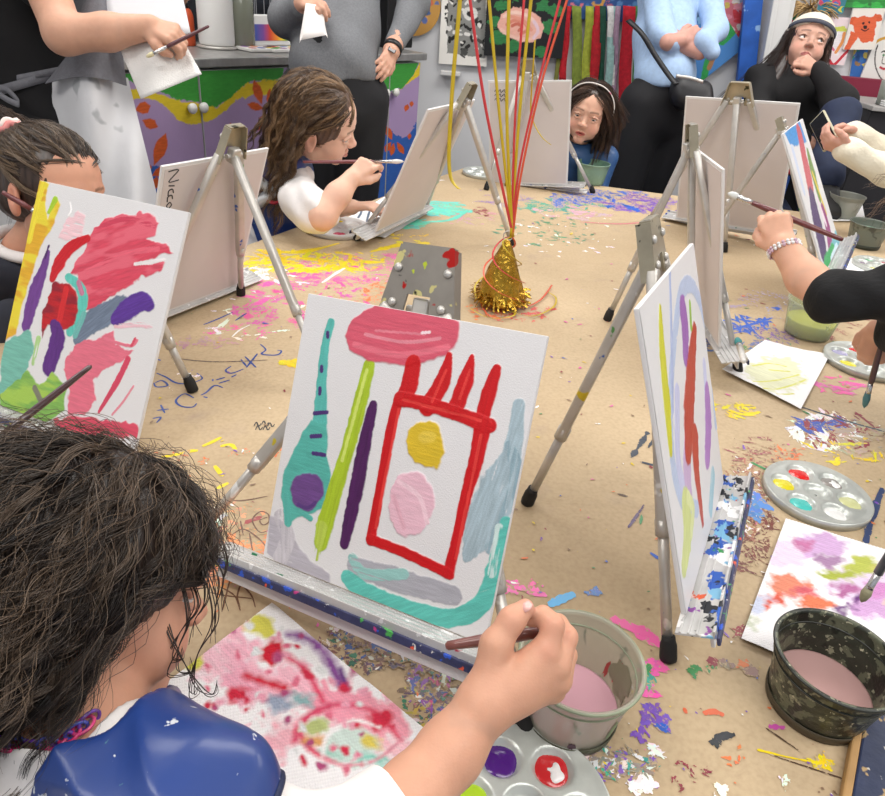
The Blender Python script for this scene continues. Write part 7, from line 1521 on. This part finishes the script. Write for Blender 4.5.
# ---------------------------------------------------------------- H: seated woman in a cream cap
def adultH():
    g=thing('person',(1.33,3.40,0),'seated woman in a cream backwards cap and black top, chin on hand, one knee raised','person')
    H=Head((1.357,3.309,1.215),[[-.954,.28,.105],[-.218,-.891,.398],[.205,.357,.911]],1.1)
    fw=nrm([-.15,-1,0]); rt=np.array([-1,.15,0.]); N_=H.w(0,-.03,-.13)+np.array([0,.02,0]); ch=D(790,95,3.02); hip=D(800,160,3.15)
    hip[2]=.55
    shR=D(762,82,2.98); shL=D(822,88,3.02); eL=D(838,108,2.72)+np.array([0,0,.02]); wL=D(815,69,2.78); kn=D(842,112,2.62); eR=D(758,118,2.85); wR=D(800,138,2.70)
    S=Sdf(); H.ops(S,adult=True); S.chain([H.w(0,-.02,-.06),N_,ch],[.045,.045,.08],.03); S.cap(shR,shL,.05,None,.05); S.cap(ch,hip,.12,.14,.06)
    S.chain([shR,eR,wR],[.05,.042,.028],.02); S.chain([shL,eL,wL],[.05,.042,.026],.02)
    hand_ops(S,wL,D(800,58,2.76)-wL,nrm((.4,-.8,.3)),1,1.0,curls=[(.8,1.1,.7),(1.1,1.3,.8),(1.2,1.3,.8),(1.2,1.3,.8)]); hand_ops(S,wR,(1,.0,-.2),(0,-.5,.8),-1,.95,(.4,.5,.3))
    body_obj('body',S,.007,g,lambda P:H.color(P,'cfa08c',lip='a85a58',brow='3a2a22'),[(H.c-.14,H.c+.14,.0032),(wL-.11,wL+.11,.0036)]); H.eyes(g,(-.5,1,.25))
    T=Sdf(); T.cap(shR,shL,.075,None,.06); T.cap(N_+np.array([0,0,-.05]),ch,.075,.15,.05); T.cap(ch,hip,.155,.165,.06); T.chain([shR,eR,wR],[.066,.052,.036],.03); T.chain([shL,eL,wL+(eL-wL)*.1],[.066,.052,.036],.03); T.cap(H.w(0,-.02,-.06),N_+np.array([0,0,.02]),.052,.056,.004,'s')
    cloth('black_hoodie',T,.007,mat('cloth_black'),g,.005,22)
    P=Sdf(); P.cap(hip,hip+np.array([0,.03,-.04]),.16,.16,.03); kR=hip+rt*.13+fw*.45+np.array([0,0,.02]); P.chain([hip+rt*.09,kR,kR+np.array([0,.02,-.45])],[.095,.075,.055],.03); P.chain([hip-rt*.09,kn+np.array([0,0,-.02]),D(826,175,2.55)],[.10,.066,.062],.03)
    cloth('navy_trousers',P,.008,mat('navy_denim',lin('202a44'),.8,var=.15,vscale=20),g,.003,30)
    c=D(826,190,2.55); obj('shoe',*tube_vf(np.array([c,c+fw*.05+np.array([0,0,-.03]),c+fw*.15+np.array([0,0,-.05])]),[.045,.045,.03],12,True,.8),mat('shoe_dark'),g)
    hc=hair_cap(H,g,'2a1c18',[('c',(.045,-.02,-.02),(.065,.01,-.17),.035,.035,.03),('c',(-.045,-.02,-.02),(-.06,.01,-.15),.034,.030,.03),('e',(0,-.04,-.04),(.08,.06,.09))],.005,None,scalp=(.0765,.094,.080))
    def reg(v): return (v[:,2]<.35)&(v[:,2]>-.5)&~((v[:,1]>.30)&(np.abs(v[:,0])<.84))
    strands(H,2600,18,.30,haircol('241814','4a342a'),hc,'long_hair',.0009,(.079,.097,.084),(0,-.012,.028),reg,None,(.003,.12),12,.006,21,1.3,spread=.005)
    C=Sdf(); C.ell(H.w(0,-.012,.040),[.086*1.1,.103*1.1,.078*1.1],H.R); C.plane(H.w(0,.04,.040),-H.R[2]+H.R[1]*.10,.004); C.ell(H.w(0,.10,.035),[.034*1.1,.05*1.1,.024*1.1],H.R,.003,'s')
    obj('cream_cap',*sdf_mesh(C,.0035),mat('cream_cap',lin('ddd4c4'),.85,bump=.3,bscale=120),g)
    R_=[H.w(.088*math.sin(t),-.012+.106*math.cos(t),.044+.010*math.cos(t)) for t in np.linspace(-1.3,1.3,30)]; obj('cap_band',*ribbon_vf(np.array(R_),.016,H.R[2],.003),mat('cap_band',lin('4a4c58'),.8),g)
    return g
adultH()
st_=thing('stool',(1.36,3.45,0),'grey stool under the seated woman in the cap','stool'); obj('seat',*lathe_vf([(0,0),(.17,0),(.18,.02),(.17,.04),(0,.045)],(1.36,3.42,.37),32),mat('stool_grey',lin('55565a'),.6),st_)
for q in range(4): a=q*PI/2+.4; obj('leg',*tube_vf(np.array([(1.36+.12*math.cos(a),3.42+.12*math.sin(a),.37),(1.36+.18*math.cos(a),3.42+.18*math.sin(a),0)]),.012,10),M['alu'],st_)
# ---------------------------------------------------------------- I: person at the right edge holding a phone
def adultI():
    g=thing('person',(1.85,2.55,0),'person at the right edge in cream fleece sleeves holding a phone','person')
    shR=D(925,120,2.30); shL=D(940,150,2.05); eR=D(888,172,2.22); wR=D(846,150,2.22); eL=D(905,160,2.35); wL=D(852,133,2.36)
    H=Head(D(960,60,2.2),[(0,.99,0),(-1,0,-.3),(-.3,0,1)],1.1); N_=H.w(0,-.03,-.16); ch=N_+np.array([.06,0,-.2]); hip=N_+np.array([.12,0,-.5]); shL=N_+np.array([.02,-.18,-.05]); shR=N_+np.array([.02,.18,-.05])
    S=Sdf(); H.ops(S,adult=True); S.chain([H.w(0,-.02,-.06),N_,ch],[.05,.05,.08],.03); S.cap(shR,shL,.05,None,.05); S.cap(ch,hip,.12,.14,.06)
    S.chain([shR,eL,wL],[.048,.042,.028],.02); S.chain([shL,eR,wR],[.048,.042,.028],.02)
    hand_ops(S,wR,D(822,140,2.22)-wR,nrm((.1,-.6,-.7)),-1,1.0,curls=[(.5,.7,.4),(.6,.8,.5),(.7,.9,.5),(.8,1,.5)]); hand_ops(S,wL,D(832,126,2.34)-wL,nrm((.1,.5,.8)),1,1.0,curls=[(.5,.7,.4),(.7,.8,.5),(.8,.9,.5),(.9,1,.5)])
    body_obj('body',S,.007,g,lambda P:H.color(P,'d09e8c'),[(wR-.11,wR+.09,.0036),(wL-.10,wL+.08,.0036)]); H.eyes(g)
    hair_cap(H,g,'3a2c26',[],.008)
    T=Sdf(); T.cap(shR,shL,.07,None,.05); T.cap(N_+np.array([0,0,-.05]),ch,.08,.14,.05); T.cap(ch,hip,.15,.16,.06); T.chain([shR,eL,wL],[.058,.046,.036],.02); T.chain([shL,eR,wR],[.058,.048,.038],.02); T.cap(H.w(0,-.02,-.06),N_+np.array([0,0,.02]),.06,.065,.004,'s')
    cloth('cream_fleece',T,.006,mat('cream_fleece',lin('e2dac6'),.95,bump=1.,bscale=150,sheen=.3),g,.0035,50)
    seat_low(g,hip,(-1,0,0),'1b1c24','dark_trousers',.09,.42,.009,.36)
    return g
adultI()
ph=thing('phone',D(824,130,2.30),'phone in a pale case held by the person in cream fleece','phone'); c=D(824,131,2.27); u_=nrm(D(830,143,2.26)-D(819,121,2.30)); n_=nrm(np.cross(u_,(.2,-.3,.9))); v_=np.cross(n_,u_)
obj('phone_case',*box_vf(c,v_,u_,n_,.062,.125,.010,.004),mat('phone_case',lin('b9b49a'),.4),ph); obj('screen',*box_vf(c+n_*.0052,v_,u_,n_,.055,.116,.0015,.0005),mat('phone_glass',lin('22242a'),.1,coat=.5),ph,False); obj('screen_back',*box_vf(c-n_*.0055,v_,u_,n_,.052,.110,.0012,.0005),mat('phone_back',lin('6f6f66'),.3),ph,False)
# ---------------------------------------------------------------- J: child reaching in from the right edge
def childJ():
    g=thing('person',(.80,1.0,0),'child at the right edge reaching out a black-sleeved arm with a bead bracelet','person')
    H=Head(D(984,198,1.06),[(-.25,.95,.1),(-.9,-.25,-.35),(-.3,-.15,.93)],1.0)
    fw=nrm(H.R[1]*[1,1,0]); rt=nrm([*np.cross(fw,[0,0,1])[:2],0]); N_=D(1015,285,1.06)
    ch=N_+np.array([.03,.0,-.13]); pel=N_+np.array([.08,0,-.42]); pel[2]=.42
    el=D(832,297,1.04); wr=D(783,246,1.095); shR=D(925,292,1.0); shL=N_+np.array([-.01,-.16,-.05])
    S=Sdf(); H.ops(S); S.chain([H.w(0,-.02,-.05),N_,ch],[.034,.035,.05],.02); S.cap(shR,N_+np.array([0,0,-.05]),.034,.045,.03); S.cap(shL,N_+np.array([0,0,-.05]),.034,.045,.03); S.cap(ch,pel,.08,.088,.04)
    S.chain([shR,el,D(806,278,1.07),wr],[.034,.030,.0275,.0200],.012)
    P=hand_ops(S,wr,D(768,206,1.12)-wr,nrm(nrm(CAM-wr)+np.array([-.4,0,.1])),1,.80,curls=[(.6,.9,.6),(.8,1.1,.7),(.9,1.2,.8),(1.0,1.2,.8)])
    w2=D(880,330,1.08); e2=D(925,340,1.0); S.chain([shL,e2,w2],[.033,.028,.019],.012); hand_ops(S,w2,D(872,352,1.10)-w2,(-.5,-.4,.7),-1,.72,(.6,.8,.5))
    body_obj('body',S,.0045,g,lambda P:H.color(P,'dba98f'),[(wr-.07,wr+.075,.002)]); H.eyes(g)
    T=Sdf(); T.chain([shR,el,el+(D(806,278,1.07)-el)*.15],[.042,.0355,.0325],.015); T.cap(shR,N_+np.array([0,0,-.06]),.048,.058,.03); T.cap(shL,N_+np.array([0,0,-.06]),.046,.058,.03); T.cap(ch,pel,.093,.102,.04); T.chain([shL,e2,e2+(w2-e2)*.6],[.044,.038,.030],.02)
    cloth('black_top',T,.0035,mat('black_ribbed',lin('121214'),.85,bump=.6,bscale=180,stretch=(.3,1,1)),g,.0015,70)
    seat_low(g,pel,fw,'23242c')
    hc=hair_cap(H,g,'7a6250',[('e',(0,-.05,-.03),(.082,.07,.07))],.0045)
    strands(H,2400,20,.13,haircol('6a5240','b89a78'),hc,'curls',.00045,(.078,.096,.083),(0,-.012,.028),lambda v:(v[:,2]>-.5)&~((v[:,1]>.5)&(v[:,2]<.3)),None,(.005,.04),8,.006,31,.8,spread=.006)
    x,y,_=frame(nrm(D(768,206,1.12)-wr)); c=wr+_*-.006
    br=obj('bracelet',*tube_vf(np.array([c+.0225*(math.cos(t)*x+math.sin(t)*y) for t in np.linspace(0,2*PI,30)]),.0008,6,False),WCOT,g)
    for row in(-1,1):
        for k in range(22):
            t=2*PI*k/22; p=c+_*row*.0026+.0235*(math.cos(t)*x+math.sin(t)*y); obj('bead',*lathe_vf([(0,-.0027),(.0019,-.0019),(.0027,0),(.0019,.0019),(0,.0027)],p,10,_),mat('bead_'+('w' if k%3 else 'p'),lin('eceaea' if k%3 else 'c9a8b8'),.25,coat=.5),br)
    return g
childJ()
brush(D(843,240,1.10),D(728,193,1.16),.0045,'long maroon brush with white tip held by the child in the black sleeve',tipc='d9dcda',ferr=.12,br=.09)
brush(D(884,335,1.06),D(864,408,1.13),.0042,'dark brush with teal bristles hanging from the second hand at the right edge',tipc='4f7a7c',hand='4a2a2e',ferr=.12,br=.22)
brush(D(905,528,.70),D(861,602,.74),.0040,'brush with an olive-grey tip pointing down at the lilac-blotted towel',tipc='8f8a6e',hand='4a5058',ferr=.2,br=.2)
brush(D(744,362,1.17),D(737,338,1.27),.0050,'stub of a teal-tipped brush on the sideways easel tray',tipc='3f8a8c',hand='d8d6d2',ferr=.2,br=.3)
# ================================================================ camera and output look
cam=bpy.data.cameras.new('camera'); co=bpy.data.objects.new('camera',cam); COL.objects.link(co)
cam.sensor_fit='HORIZONTAL'; cam.sensor_width=36; cam.lens=FPX*36/885; cam.clip_start=.02
co.matrix_world=Matrix(((RT[0],-DN[0],-FW[0],CAM[0]),(RT[1],-DN[1],-FW[1],CAM[1]),(RT[2],-DN[2],-FW[2],CAM[2]),(0,0,0,1)))
SC.camera=co
vs=SC.view_settings; vs.view_transform='Standard'; vs.look='None'; vs.exposure=0.05; vs.gamma=1; vs.use_curve_mapping=False
